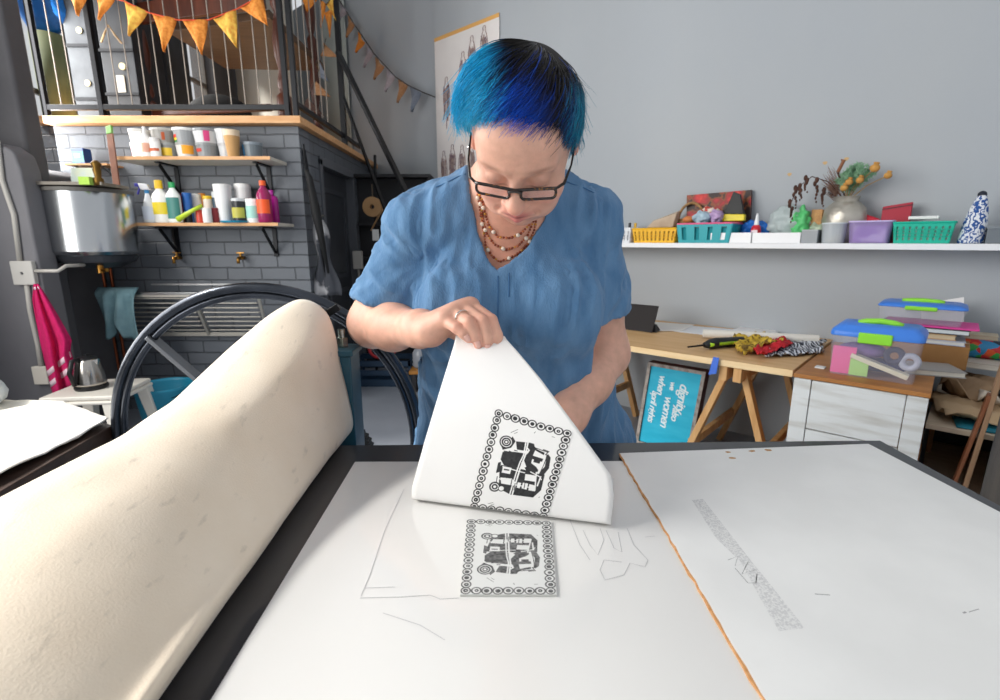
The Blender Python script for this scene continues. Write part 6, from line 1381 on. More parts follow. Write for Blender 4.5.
# ================================================================== the woman
class Vol:
    def __init__(s, lo, hi, h):
        s.lo = np.array(lo, float); s.h = h; s.n = np.ceil((np.array(hi) - s.lo) / h).astype(int) + 1
        s.d = np.full(s.n, .2, np.float32)
    def sub(s, lo, hi, pad):
        i0 = np.clip(np.floor((np.array(lo) - pad - s.lo) / s.h).astype(int), 0, s.n - 1); i1 = np.clip(np.ceil((np.array(hi) + pad - s.lo) / s.h).astype(int) + 1, 1, s.n)
        sl = tuple(slice(a, b) for a, b in zip(i0, i1))
        ax = [s.lo[k] + s.h * np.arange(i0[k], i1[k]) for k in range(3)]
        X, Y, Zz = np.meshgrid(*ax, indexing='ij', sparse=True); return sl, X, Y, Zz
    def _mix(s, sl, d, k, op):
        o = s.d[sl]
        if op == 'u':
            if k > 0:
                hh = np.clip(.5 + .5 * (o - d) / k, 0, 1); r = o * (1 - hh) + d * hh - k * hh * (1 - hh)
            else: r = np.minimum(o, d)
        elif op == 's':
            if k > 0:
                hh = np.clip(.5 - .5 * (o + d) / k, 0, 1); r = o * (1 - hh) - d * hh + k * hh * (1 - hh)
            else: r = np.maximum(o, -d)
        s.d[sl] = r.astype(np.float32)
    def cone(s, a, b, ra, rb, k=.02, op='u', infl=0):
        a, b = np.array(a, float), np.array(b, float); ra += infl; rb += infl; m = max(ra, rb)
        sl, X, Y, Zz = s.sub(np.minimum(a, b) - m, np.maximum(a, b) + m, max(k, .004) + .012)
        e = b - a; L2 = max(e @ e, 1e-9); t = np.clip(((X - a[0]) * e[0] + (Y - a[1]) * e[1] + (Zz - a[2]) * e[2]) / L2, 0, 1)
        d = np.sqrt((X - a[0] - t * e[0]) ** 2 + (Y - a[1] - t * e[1]) ** 2 + (Zz - a[2] - t * e[2]) ** 2) - (ra + (rb - ra) * t)
        s._mix(sl, d, k, op)
    def chain(s, pts, rs, k=.01, **kw):
        for i in range(len(pts) - 1): s.cone(pts[i], pts[i + 1], rs[i], rs[i + 1], k, **kw)
    def ell(s, c, r, k=.02, op='u', Rm=None, infl=0):
        c = np.array(c, float); r = np.array(r, float) + infl; m = r.max()
        sl, X, Y, Zz = s.sub(c - m, c + m, max(k, .004) + .012)
        dx, dy, dz = X - c[0], Y - c[1], Zz - c[2]
        if Rm is not None: dx, dy, dz = [Rm[0][i] * dx + Rm[1][i] * dy + Rm[2][i] * dz for i in range(3)]
        k0 = np.sqrt((dx / r[0]) ** 2 + (dy / r[1]) ** 2 + (dz / r[2]) ** 2); k1 = np.sqrt((dx / r[0] ** 2) ** 2 + (dy / r[1] ** 2) ** 2 + (dz / r[2] ** 2) ** 2) + 1e-9
        s._mix(sl, k0 * (k0 - 1) / k1, k, op)
    def mesh(s):
        d = s.d; ins = d < 0; n = d.shape
        c = np.zeros([k - 1 for k in n], np.int8)
        for i in (0, 1):
            for j in (0, 1):
                for k in (0, 1): c += ins[i:n[0] - 1 + i, j:n[1] - 1 + j, k:n[2] - 1 + k]
        act = (c > 0) & (c < 8); ix = np.argwhere(act); N_ = len(ix)
        idm = -np.ones(act.shape, np.int64); idm[act] = np.arange(N_)
        acc = np.zeros((N_, 3)); cnt = np.zeros(N_)
        corners = [(i, j, k) for i in (0, 1) for j in (0, 1) for k in (0, 1)]
        val = {q: d[ix[:, 0] + q[0], ix[:, 1] + q[1], ix[:, 2] + q[2]] for q in corners}
        for q in corners:
            for ax in range(3):
                if q[ax] == 0:
                    q2 = list(q); q2[ax] = 1; q2 = tuple(q2); a, b = val[q], val[q2]; cr = (a < 0) != (b < 0)
                    t = np.where(cr, a / np.where(cr, a - b, 1), 0); p = np.tile(np.array(q, float), (N_, 1)); p[:, ax] += t
                    acc[cr] += p[cr]; cnt[cr] += 1
        V = s.lo + s.h * (ix + acc / cnt[:, None]); F_ = []
        for ax in range(3):
            o1, o2 = (ax + 1) % 3, (ax + 2) % 3
            sl0 = [slice(None)] * 3; sl1 = [slice(None)] * 3; sl0[ax] = slice(0, -1); sl1[ax] = slice(1, None)
            a, b = ins[tuple(sl0)], ins[tuple(sl1)]; e = np.argwhere(a != b)
            e = e[(e[:, o1] > 0) & (e[:, o2] > 0) & (e[:, o1] < n[o1] - 1) & (e[:, o2] < n[o2] - 1)]
            fl = a[e[:, 0], e[:, 1], e[:, 2]]
            def cell(d1, d2): q = e.copy(); q[:, o1] -= d1; q[:, o2] -= d2; return idm[q[:, 0], q[:, 1], q[:, 2]]
            q = np.stack([cell(1, 1), cell(0, 1), cell(0, 0), cell(1, 0)], 1); q[~fl] = q[~fl][:, ::-1]; F_.append(q)
        F_ = np.concatenate(F_); F_ = F_[(F_ >= 0).all(1)]
        return V, F_
def smooth_mesh(V, F_, it=2, lam=.5):
    for _ in range(it):
        acc = np.zeros_like(V); cnt = np.zeros(len(V))
        for k in range(4):
            a, b = F_[:, k], F_[:, (k + 1) % 4]
            for ax in range(3): acc[:, ax] += np.bincount(a, V[b, ax], len(V)) + np.bincount(b, V[a, ax], len(V))
            cnt += np.bincount(a, minlength=len(V)) + np.bincount(b, minlength=len(V))
        V = V * (1 - lam) + lam * acc / cnt[:, None]
    return V
def normals(V, F_):
    a = V[F_[:, 2]] - V[F_[:, 0]]; b = V[F_[:, 3]] - V[F_[:, 1]]; fn = np.cross(a, b); n = np.zeros_like(V)
    for k in range(4):
        for ax in range(3): n[:, ax] += np.bincount(F_[:, k], fn[:, ax], len(V))
    return n / (np.linalg.norm(n, axis=1)[:, None] + 1e-12)
def np_obj(name, V, F_, m, parent, col=None, smooth=True):
    iv = np.array(chain_matrix(parent).inverted()) if parent is not None else np.eye(4); V = V @ iv[:3, :3].T + iv[:3, 3]
    me = bpy.data.meshes.new(name); me.vertices.add(len(V)); me.vertices.foreach_set('co', V.astype(np.float32).ravel())
    k = F_.shape[1]; me.loops.add(F_.size); me.loops.foreach_set('vertex_index', F_.astype(np.int32).ravel()); me.polygons.add(len(F_))
    me.polygons.foreach_set('loop_start', np.arange(0, F_.size, k, dtype=np.int32)); me.polygons.foreach_set('loop_total', np.full(len(F_), k, np.int32)); me.update(calc_edges=True)
    if smooth: me.polygons.foreach_set('use_smooth', [True] * len(me.polygons))
    if col is not None:
        c4_ = np.ones((len(V), 4), np.float32); c4_[:, :3] = col; ca = me.color_attributes.new('Col', 'FLOAT_COLOR', 'POINT'); ca.data.foreach_set('color', c4_.ravel())
    me.materials.append(m); me.validate(); o = bpy.data.objects.new(name, me); C.objects.link(o); o.parent = parent; return o

person = thing('person', 'woman with blue hair and glasses in a blue linen top bending over the press bed', 'person', (.03, 1.22, 0))
# ---- head frame
HS = 1.10; HC = np.array([.040, .90, 1.515]); tau = R(52)
U0 = np.array([0, -math.sin(tau), math.cos(tau)]); F0 = np.array([0, -math.cos(tau), -math.sin(tau)]); X0_ = np.array([1., 0, 0])
# small turn (face towards the picture's left) and roll
def rot(v, ax, a): return v * math.cos(a) + np.cross(ax, v) * math.sin(a) + ax * (ax @ v) * (1 - math.cos(a))
yaw, roll = R(-8), R(3)
Fh = rot(F0, U0, yaw); Xh = rot(X0_, U0, yaw); Uh = U0
Uh, Xh = rot(Uh, Fh, roll), rot(Xh, Fh, roll)
HR = np.stack([Xh, Uh, Fh], 1)          # columns: right, up, forward
def hd(x, u, f): return HC + HS * (Xh * x + Uh * u + Fh * f)
Rm = HR
def hell(v, c, r, k=.02, op='u', infl=0): v.ell(hd(*c), np.array(r) * HS, k, op, Rm, infl)
def hcone(v, a, b, ra, rb, k=.01, op='u', infl=0): v.cone(hd(*a), hd(*b), ra * HS, rb * HS, k, op, infl=infl)

SL, SR = np.array([-.163, 1.075, 1.372]), np.array([.182, 1.095, 1.380])      # shoulders
EL, WL = np.array([-.283, 1.105, 1.166]), np.array([-.126, .90, 1.186])       # elbow, wrist (picture left)
ER, WR_ = np.array([.240, 1.13, 1.09]), np.array([.118, .93, .985])
def torso(v, infl=0, k=.05):
    v.ell((.015, 1.10, 1.26), (.165, .115, .17), k, infl=infl)
    v.ell((-.075, 1.035, 1.205), (.088, .085, .088), k, infl=infl); v.ell((.105, 1.045, 1.205), (.090, .088, .090), k, infl=infl)
    v.cone(SL, SR, .050, .050, k, infl=infl)
    v.cone((-.03, 1.06, 1.435), SL, .052, .05, k, infl=infl); v.cone((.06, 1.065, 1.44), SR, .052, .05, k, infl=infl)
    v.ell((.04, 1.165, 1.05), (.19, .15, .20), k, infl=infl)
def arms(v, infl=0, k=.03, upper_only=False):
    for S_, E_, ra in ((SL, EL, .060), (SR, ER, .062)):
        v.chain([S_, S_ * .45 + E_ * .55 + np.array([0, .01, 0]), E_], [ra * .95, ra * .97, .053], k, infl=infl)
    if not upper_only:
        v.chain([EL, EL * .62 + WL * .38 + np.array([0, 0, -.004]), WL * .85 + EL * .15, WL], [.048, .045, .031, .0245], k, infl=infl)
        v.chain([ER, ER * .6 + WR_ * .4, WR_ * .85 + ER * .15, WR_], [.055, .049, .036, .030], k, infl=infl)

# ---- body: one continuous surface
B = Vol((-.40, .70, .86), (.42, 1.32, 1.70), .0026)
torso(B); arms(B)
# neck
B.chain([hd(0, -.055, -.035), (.02, 1.03, 1.455), (.012, 1.075, 1.38)], [.060, .064, .075], .04)
B.cone((-.11, 1.03, 1.385), (0, 1.01, 1.358), .012, .012, .03); B.cone((.14, 1.04, 1.395), (.03, 1.01, 1.358), .012, .012, .03)
# head
hell(B, (0, .030, -.012), (.077, .088, .098), .03)
hell(B, (0, -.03, .030), (.066, .078, .058), .03)
hell(B, (0, -.072, .030), (.055, .042, .048), .03)
hcone(B, (-.035, -.085, -.005), (.035, -.085, -.005), .026, .026, .02)       # soft under-chin
hell(B, (0, -.103, .060), (.022, .016, .018), .022)
for s_ in (-1, 1):
    hell(B, (s_ * .040, -.035, .060), (.027, .027, .022), .022)
    hell(B, (s_ * .030, -.070, .055), (.026, .026, .026), .02)
    hcone(B, (s_ * .046, .018, .070), (s_ * .014, .016, .086), .009, .009, .015)
hell(B, (0, .050, .062), (.055, .035, .030), .03)
for s_ in (-1, 1):
    hell(B, (s_ * .031, .000, .096), (.018, .012, .013), .014, 's')
    hell(B, (s_ * .031, -.001, .0770), (.0165, .0135, .0135), .005)
hcone(B, (0, .008, .086), (0, -.018, .100), .0075, .0095, .010)
hcone(B, (0, -.016, .099), (0, -.031, .1085), .0100, .0140, .008)
for s_ in (-1, 1): hell(B, (s_ * .0145, -.034, .099), (.0090, .0080, .0095), .006)
hell(B, (0, -.066, .080), (.030, .018, .016), .014)
hcone(B, (-.019, -.066, .088), (0, -.0615, .0965), .0042, .0055, .005); hcone(B, (.019, -.066, .088), (0, -.0615, .0965), .0042, .0055, .005)
hcone(B, (-.015, -.073, .088), (0, -.0745, .0935), .0045, .0068, .005); hcone(B, (.015, -.073, .088), (0, -.0745, .0935), .0045, .0068, .005)
hcone(B, (-.023, -.0685, .091), (0, -.0680, .1015), .0016, .0022, .003, 's'); hcone(B, (.023, -.0685, .091), (0, -.0680, .1015), .0016, .0022, .003, 's')
for s_ in (-1, 1):       # smile folds and ears
    hcone(B, (s_ * .020, -.040, .098), (s_ * .031, -.066, .084), .002, .0025, .008, 's')
    hell(B, (s_ * .079, -.002, -.008), (.009, .031, .018), .008); hell(B, (s_ * .085, .002, -.004), (.005, .018, .009), .006, 's')
# hand holding the paper (picture left)
def P3(px, py, y): return np.array(at_y(px, py, y))
def finger(v, pts, rs): v.chain(pts, [r * .93 for r in rs], .0025)
mcp = {'little': P3(444.5, 319, .872), 'ring': P3(453.5, 312, .882), 'middle': P3(463, 308, .893), 'index': P3(471, 306, .905)}
for k_, p_ in mcp.items(): B.cone(WL, p_, .021, .0135, .018)
B.cone(mcp['little'], mcp['index'], .0125, .0135, .014); B.cone(WL * .5 + mcp['little'] * .5, WL * .4 + mcp['index'] * .6, .017, .018, .015)
fingers = {'little': ([mcp['little'], P3(456.5, 328, .846), P3(463, 333.5, .842), P3(468.5, 339, .843)], [.0125, .0108, .0098, .0082]),
           'ring': ([mcp['ring'], P3(469, 322, .846), P3(475, 335, .843), P3(478.5, 345.5, .846)], [.0128, .0116, .0102, .0086]),
           'middle': ([mcp['middle'], P3(482.5, 321, .852), P3(487.5, 337, .846), P3(488, 349, .848)], [.0132, .0118, .0104, .0088]),
           'index': ([mcp['index'], P3(491.5, 320, .862), P3(497.5, 335, .852), P3(498.5, 348, .852)], [.0132, .0116, .0102, .0086])}
for p_, r_ in fingers.values(): finger(B, p_, r_)
th = [WL * .7 + mcp['index'] * .3 + np.array([.005, .01, .0]), P3(455, 331, .915), P3(470, 341, .893), P3(484, 351, .881)]
B.chain(th, [.015, .014, .0125, .0100], .008)
# hand flat on the sheet behind the paper
hm = np.array([.072, .868, .958]); B.cone(WR_, hm, .024, .016, .015)
base = [(.045 + .016 * i, .852 + .004 * i, .948) for i in range(4)]
for i, b_ in enumerate(base):
    b_ = np.array(b_) + np.array([.004, .006, .004]); B.cone(hm, b_, .016, .012, .012); ln = [.058, .066, .062, .048][i]; dx = [-.012, -.004, .006, .014][i]
    B.chain([b_, b_ + np.array([dx * .5, -ln * .45, -.003]), b_ + np.array([dx, -ln, -.012])], [.0110, .0098, .0082], .004)
B.chain([hm + np.array([-.012, .02, -.004]), hm + np.array([-.042, .004, -.012]), hm + np.array([-.060, -.020, -.019])], [.015, .012, .0095], .006)
V, F_ = B.mesh(); V = smooth_mesh(V, F_, 2, .45)
# skin colour: local warmth of lips, cheeks, nose, knuckles
loc = (V - HC) @ HR / HS; inh = np.linalg.norm(loc - np.array([0, -.02, .03]), axis=1) < .16
def g(c, r): q = (loc - np.array(c)) / np.array(r); return np.exp(-(q ** 2).sum(1)) * inh
sk = np.array(lin('#e2b09a')[:3]); col = np.tile(sk, (len(V), 1))
def tint(w, c, a):
    global col
    w = np.clip(w * a, 0, 1)[:, None]; col = col * (1 - w) + np.array(lin(c)[:3]) * w
for s_ in (-1, 1):
    tint(g((s_ * .040, -.035, .08), (.022, .02, .025)), '#d98474', .45); tint(g((s_ * .031, .0, .088), (.020, .010, .02)), '#b98070', .35)
    tint(g((s_ * .034, .022, .088), (.021, .0045, .03)), '#7a5040', .6); tint(g((s_ * .08, 0, -.005), (.02, .03, .03)), '#d88a78', .5)
    tint(g((s_ * .031, -.0115, .090), (.0165, .0022, .012)), '#4a3028', .9)
tint(g((0, -.034, .112), (.018, .014, .02)), '#da8672', .45)
tint(g((0, -.063, .096), (.022, .0052, .03)), '#b8505a', .85); tint(g((0, -.074, .093), (.017, .0058, .03)), '#c05e66', .85); tint(g((0, -.0683, .098), (.022, .0018, .02)), '#7a2c34', .8)
for f in fingers.values():
    for q in (f[0][1], f[0][3]): tint(np.exp(-((V - q) ** 2).sum(1) / .011 ** 2), '#d88472', .4)
tint(np.exp(-(((V - np.array([0, .98, 1.33])) / np.array([.09, .06, .07])) ** 2).sum(1)), '#cf8468', .55)
skm_ = mat('skin', '#dca78a', .48, attr='Col', nscale=45, contrast=(.2, .8), bump=.06, bscale=260, sss=.12)
skm_.node_tree.nodes['Principled BSDF'].inputs['Specular IOR Level'].default_value = .4
body = np_obj('body', V, F_, skm_, person, col); body['label'] = 'bare face, neck, forearms and hands'
from mathutils.bvhtree import BVHTree
bvh = BVHTree.FromPolygons([Vector(p) for p in V], [tuple(int(i) for i in f) for f in F_])
def hit(px, py):
    o_ = Vector((0, 0, H)); d_ = ray(px, py).normalized(); h_ = bvh.ray_cast(o_, d_); return h_[0], h_[1]
# nails
b = MB()
for nm, (p_, r_) in fingers.items():
    tip = Vector(p_[3]); dr = (Vector(p_[3]) - Vector(p_[2])).normalized()
    c, nn = hit(*proj(tip - dr * .002))
    if c is None: continue
    t_ = (dr - nn * dr.dot(nn)).normalized(); s_ = nn.cross(t_); rows = []
    for i in range(6):
        a = -1 + 2 * i / 5; rows.append([c + t_ * (.0060 * a) + s_ * (.0052 * q * (1 - .25 * max(a, 0) ** 2)) + nn * (.0010 - .0022 * q * q) for q in np.linspace(-1, 1, 6)])
    MB().grid([[tuple(p) for p in r] for r in rows]).build('fingernail', plain('#e3b3a6', .22), body, world=True, smooth=True, solid=.0005)
# ring on the ring finger
rp_ = Vector(fingers['ring'][0][0]).lerp(Vector(fingers['ring'][0][1]), .55); rd = (Vector(fingers['ring'][0][1]) - Vector(fingers['ring'][0][0])).normalized(); rx = rd.cross(Vector((0, 0, 1))).normalized(); ry = rd.cross(rx)
MB().tube([rp_ + (rx * math.cos(a) + ry * math.sin(a)) * .0134 for a in np.linspace(0, 2 * math.pi, 33)[:-1]], .0013, 8, closed=True).build('ring', mat('silver_ring', '#d8d6d0', .15, 1), person, world=True, smooth=True)

# ---- blue linen top
T = Vol((-.46, .82, .60), (.48, 1.48, 1.56), .0032)
torso(T, .014)
T.chain([(-.060, 1.060, 1.20), (-.062, 1.135, 1.04), (-.060, 1.185, .84), (-.060, 1.20, .62)], [.105, .112, .140, .15], .05)
T.chain([(.105, 1.065, 1.20), (.125, 1.135, 1.04), (.175, 1.185, .84), (.185, 1.20, .62)], [.108, .120, .145, .155], .05)
eL, eR = SL * .12 + EL * .88, SR * .18 + ER * .82
T.chain([SL, SL * .55 + EL * .45 + np.array([.012, .0, 0]), eL + np.array([.018, -.004, .022])], [.056, .068, .074], .03)
T.chain([SR, SR * .55 + ER * .45 + np.array([-.008, 0, 0]), eR + np.array([-.004, -.004, .01])], [.058, .074, .080], .03)
T.cone((.02, 1.07, 1.44), (.02, 1.08, 1.40), .075, .09, .03)
solid_ = T.d.copy()
# hollow shell
T.d = np.maximum(T.d, -(solid_ + .0055))
ax = [T.lo[k] + T.h * np.arange(T.n[k]) for k in range(3)]; X, Y, Zz = np.meshgrid(*ax, indexing='ij', sparse=True)
# sleeve ends
def cut(p, n_, reg):
    n_ = np.array(n_, float); n_ /= np.linalg.norm(n_); dd = (X - p[0]) * n_[0] + (Y - p[1]) * n_[1] + (Zz - p[2]) * n_[2]
    m_ = np.broadcast_to(reg, T.d.shape); T.d = np.where(m_, np.maximum(T.d, dd.astype(np.float32)), T.d)
nL = (EL - SL); cL = np.array(at_y(388, 303, 1.09)); cut(cL, (-.22, 0, -1), (X < -.165) & (Zz < 1.30) & (Zz > 1.08))
nR = ER - SR; cR = np.array(at_y(606, 314, 1.12)); cut(cR, (.28, 0, -1), (X > .185) & (Zz > 1.06) & (Zz < 1.3) & (Y < 1.3) & (X > .17 + .0 * Zz))
# remove lower arm bag right: body side stays
T.d = np.maximum(T.d, (.635 - Zz).astype(np.float32))
# neck opening, a deep V in front rounded at the back
npoly = [(-.066, 1.62), (-.066, 1.475), (-.058, 1.42), (-.044, 1.36), (-.026, 1.312), (-.006, 1.288), (.020, 1.305), (.056, 1.338), (.086, 1.386), (.094, 1.43), (.104, 1.475), (.104, 1.62)]
P2 = np.array(npoly); XX, ZZ = np.meshgrid(ax[0], ax[2], indexing='ij'); dn = np.full(XX.shape, 1e9); sg_ = np.zeros(XX.shape, bool)
for i in range(len(P2)):
    a, c = P2[i], P2[(i + 1) % len(P2)]; e = c - a; t = np.clip(((XX - a[0]) * e[0] + (ZZ - a[1]) * e[1]) / (e @ e), 0, 1); dn = np.minimum(dn, (XX - a[0] - e[0] * t) ** 2 + (ZZ - a[1] - e[1] * t) ** 2)
    sg_ ^= ((a[1] > ZZ) != (c[1] > ZZ)) & (XX < (c[0] - a[0]) * (ZZ - a[1]) / ((c[1] - a[1]) or 1e-9) + a[0])
dn = np.where(sg_, -1, 1) * np.sqrt(dn); dn = dn[:, None, :]
cutd = np.maximum(dn, Y - 1.075)
back = np.sqrt((X - .02) ** 2 + ((Y - 1.075) / 1.0) ** 2) - .082; cutd = np.minimum(cutd, np.maximum(back, 1.40 - Zz))
T.d = np.maximum(T.d, -cutd).astype(np.float32)
V, F_ = T.mesh()
# keep the largest connected shell bits: drop the tiny ones by hand later; fold displacement
N_ = normals(V, F_)
def axis_noise(P, ax_, f_across, f_along, seed):
    ax_ = np.array(ax_, float); ax_ /= np.linalg.norm(ax_); t = P @ ax_; q = P - t[:, None] * ax_; return vnoise(q * f_across + ax_ * (t * f_along)[:, None] + seed)
x, y, z = V.T
armL = np.clip((-.165 - x) / .05, 0, 1); armR = np.clip((x - .205) / .05, 0, 1) * np.clip((z - 1.08) / .05, 0, 1); tor = 1 - np.maximum(armL, armR)
warp = V + .012 * np.stack([vnoise(V * 7), vnoise(V * 7 + 9), vnoise(V * 7 + 17)], 1)
ridge = lambda n: 1 - 2 * np.abs(n)
disp = tor * (.0060 * axis_noise(warp, (.05, .2, 1), 26, 3, 1) + .0052 * ridge(axis_noise(warp, (.1, .3, 1), 34, 3.0, 5)))
bel = np.clip((1.16 - z) / .15, 0, 1) * tor; disp += .0014 * tor * axis_noise(warp, (.05, .1, 1), 95, 14, 51) + .0012 * (armL + armR) * axis_noise(warp, (1, 0, .6), 95, 20, 53); disp *= 1.25; disp += bel * (.007 * axis_noise(warp, (.15, 0, 1), 17, 3, 21))
dL = EL - SL; disp += armL * (.0065 * ridge(axis_noise(warp, (1.0, -.3, -.75), 36, 8, 11)) + .003 * axis_noise(warp, (1.0, -.3, -.55), 60, 14, 13))
disp += armR * (.0055 * ridge(axis_noise(warp, (.8, .2, 1.0), 34, 8, 31)) + .003 * axis_noise(warp, (.8, .2, 1.0), 60, 14, 33))
# pull folds radiating from the armpits across the bust
for c, s_ in ((np.array([-.15, 1.02, 1.30]), 1), (np.array([.19, 1.03, 1.30]), -1)):
    q = V - c; r_ = np.linalg.norm(q, axis=1); an = np.arctan2(q[:, 2], q[:, 0] * s_); w_ = np.exp(-((r_ - .07) / .07) ** 2) * (y < 1.12); disp += w_ * .0012 * np.sin(an * 11 + 3 * vnoise(V * 12))
edge_w = np.clip((np.interp(np.zeros(1), [0], [0])[0] + 1), 0, 1)
V = V + N_ * disp[:, None]; V = smooth_mesh(V, F_, 1, .5)
linen = mat('blue_linen', '#4a759e', .88, col2='#628ab0', nscale=34, ndet=6, contrast=(.3, .7), stretch=(1, 1, .35), bump=.30, bscale=380, sheen=.15)
shirt = np_obj('linen_top', V, F_, linen, person)
# centre seam below the neckline and neckline piping
sv = BVHTree.FromPolygons([Vector(p) for p in V], [tuple(int(i) for i in f) for f in F_])
def shit(px, py):
    h_ = sv.ray_cast(Vector((0, 0, H)), ray(px, py).normalized()); return h_[0], h_[1]
for seam in ([(498, y_) for y_ in range(276, 336, 5)], [(509, y_) for y_ in range(273, 300, 4)], [(436, 187), (442, 185), (450, 181), (458, 177), (466, 174)], [(562, 180), (572, 184), (584, 188), (594, 193)]):
    pts = [p + n_ * .0006 for p, n_ in (shit(*q) for q in seam) if p is not None and p.y < 1.2]
    if len(pts) > 2: MB().tube(pts, .0011, 6).build('seam', mat('linen_seam', '#3b6894', .85), shirt, world=True, smooth=True)
# trousers and shoes standing on the floor
Q = Vol((-.26, 1.0, .03), (.36, 1.42, .98), .007)
Q.ell((.06, 1.20, .86), (.17, .125, .14), .05)
for s_, hx, fx in ((-1, -.02, -.05), (1, .14, .17)): Q.chain([(hx, 1.20, .84), (hx + .3 * (fx - hx), 1.20, .50), (fx, 1.24, .09)], [.105, .075, .055], .03)
V2, F2 = Q.mesh(); np_obj('trousers', smooth_mesh(V2, F2, 2), F2, mat('trouser_cloth', '#2b2f3a', .85, bump=.3, bscale=60), person)
for fx in (-.05, .17):
    MB().hexa([Vector(p) for p in ((fx - .045, 1.02, 0), (fx + .045, 1.02, 0), (fx + .045, 1.30, 0), (fx - .045, 1.30, 0), (fx - .035, 1.05, .04), (fx + .035, 1.05, .04), (fx + .04, 1.28, .10), (fx - .04, 1.28, .10))]).build('shoe', plain('#232325', .6), person, world=True, bevel=.02, seg=4)

# ---- glasses, sitting low on the nose
gm_ = mat('tortoiseshell', '#1c1310', .2, col2='#8a5a1e', nscale=120, contrast=(.62, .66), coat=.5)
gl = bpy.data.objects.new('glasses', None); C.objects.link(gl); gl.parent = person; gl.empty_display_size = .02; gl.matrix_parent_inverse = Matrix.Identity(4)
GU, GF = -.008, .108
for s_ in (-1, 1):
    prr = rrect(.050, .0185, .007, 5)
    MB().tube([Vector(hd(s_ * .0335 + a, GU + b_ - (.0), GF - .008 * abs(s_ * .0335 + a) / .05 - .10 * b_)) for a, b_ in prr], .0021 * HS, 8, closed=True).build('rim', gm_, gl, world=True, smooth=True)
    MB().add([Vector(hd(s_ * .0335 + a, GU + b_, GF - .008 * abs(s_ * .0335 + a) / .05 - .10 * b_)) for a, b_ in prr], [tuple(range(len(prr)))]).build('lens', mat('lens', '#e8ecf4', .03, alpha=.12), gl, world=True)
    MB().tube([Vector(hd(s_ * .060, GU + .008, GF - .012)), Vector(hd(s_ * .069, GU + .009, GF - .020)), Vector(hd(s_ * .0765, GU + .012, .055)), Vector(hd(s_ * .080, .012, .0)), Vector(hd(s_ * .080, -.01, -.03))], [.0022, .0026, .0017, .0015, .0015], 8).build('temple_arm', mat('frame_black', '#17120f', .25), gl, world=True, smooth=True)
MB().tube([Vector(hd(a, GU + .006 + .003 * (1 - (a / .01) ** 2), GF + .002)) for a in np.linspace(-.010, .010, 7)], .0024, 8).build('bridge', gm_, gl, world=True, smooth=True)
MB().tube([Vector(hd(a, GU + .0085, GF - .008 * abs(a) / .05 - .001)) for a in np.linspace(-.060, .060, 15)], .0026, 8).build('brow_bar', gm_, gl, world=True, smooth=True)

# ---- necklace: three strands of small copper and stone beads
strands = [[(478, 186), (479, 200), (481, 214), (484, 232), (486, 246), (492, 256), (499.5, 262), (510, 258), (519, 253), (528, 243), (534, 230), (537, 214)],
           [(480, 192), (482, 208), (484, 224), (487, 234), (494, 244), (506, 250), (518, 246), (527, 236), (533, 222), (536, 210)],
           [(482, 196), (485, 212), (489, 226), (498, 237), (510, 238), (520, 234), (529, 225), (535, 213)]]
nk = bpy.data.objects.new('necklace', None); C.objects.link(nk); nk.parent = person
bc = [mat('bead_copper', '#8c4630', .3, .4), mat('bead_rust', '#b5653c', .4), mat('bead_cream', '#e0d2c2', .3), mat('bead_gold', '#c98f3e', .35, .3)]
for st_ in strands:
    P_ = np.array(st_, float); d_ = np.r_[0, np.cumsum(np.hypot(*np.diff(P_, axis=0).T))]; mbs = [MB() for _ in bc]; s_ = 0; k = 0; line = []
    while s_ < d_[-1]:
        px, py = np.interp(s_, d_, P_[:, 0]), np.interp(s_, d_, P_[:, 1]); c, n_ = hit(px, py)
        big = k % 9 == 4; ci = 2 if big else (3 if k % 5 == 1 else (1 if k % 3 == 0 else 0)); r_ = .0042 if big else random.uniform(.0020, .0029)
        if c is not None and c.y < 1.2 and np.linalg.norm((np.array(c) - HC) @ HR / HS - np.array([0, -.02, .03])) > .105:
            mbs[ci].sph(tuple(c + n_ * r_ * .8), r_, 8, 6); line.append(c + n_ * .0012)
        s_ += 2.9 if not big else 3.6; k += 1
    root_ = None
    for mb_, m_, nm in zip(mbs, bc, ('copper', 'rust', 'cream', 'gold')):
        if mb_.v:
            if root_ is None: root_ = mb_.build('bead_strand', m_, nk, world=True, smooth=True)
            else: mb_.build('bead_strand', m_, nk, world=True, smooth=True)

# ---- hair: layered strands over the scalp
rs = np.random.RandomState(11)
CR = np.array([.016, .115, -.085]); CR = CR / np.linalg.norm(CR)     # crown direction in head space
ctr = np.array([0, .026, -.012]); rad = np.array([.080, .092, .101])
e1 = np.cross(CR, [0, 0, 1.]); e1 /= np.linalg.norm(e1); e2_ = np.cross(CR, e1)
if e2_[2] < 0: e2_ = -e2_
if e1[0] < 0: e1 = -e1
def surf(az, ph, off):      # az 0 = towards the face, +90 = picture right
    dirv = np.cos(ph)[..., None] * CR + np.sin(ph)[..., None] * (np.cos(az)[..., None] * e2_ + np.sin(az)[..., None] * e1)
    s = 1 / np.sqrt(((dirv / rad) ** 2).sum(-1)); return ctr + dirv * (s + off)[..., None]
def ph_end(az):      # how far the hair reaches down from the crown
    a = np.degrees(az); a = (a + 180) % 360 - 180
    return np.radians(np.interp(a, [-180, -130, -105, -80, -62, -40, -15, 15, 40, 60, 80, 105, 130, 180], [70, 75, 84, 92, 104, 98, 93, 91, 92, 98, 108, 96, 76, 70]))
NSTR, SEG = 9000, 12
az0 = rs.uniform(-math.pi, math.pi, NSTR); ph0 = np.radians(0) + rs.rand(NSTR) ** .75 * (ph_end(az0) - np.radians(24))
lock = np.floor((az0 + math.pi) * 26 + rs.uniform(-.3, .3, NSTR)).astype(int) * 7 + np.floor(ph0 * 3.2).astype(int)
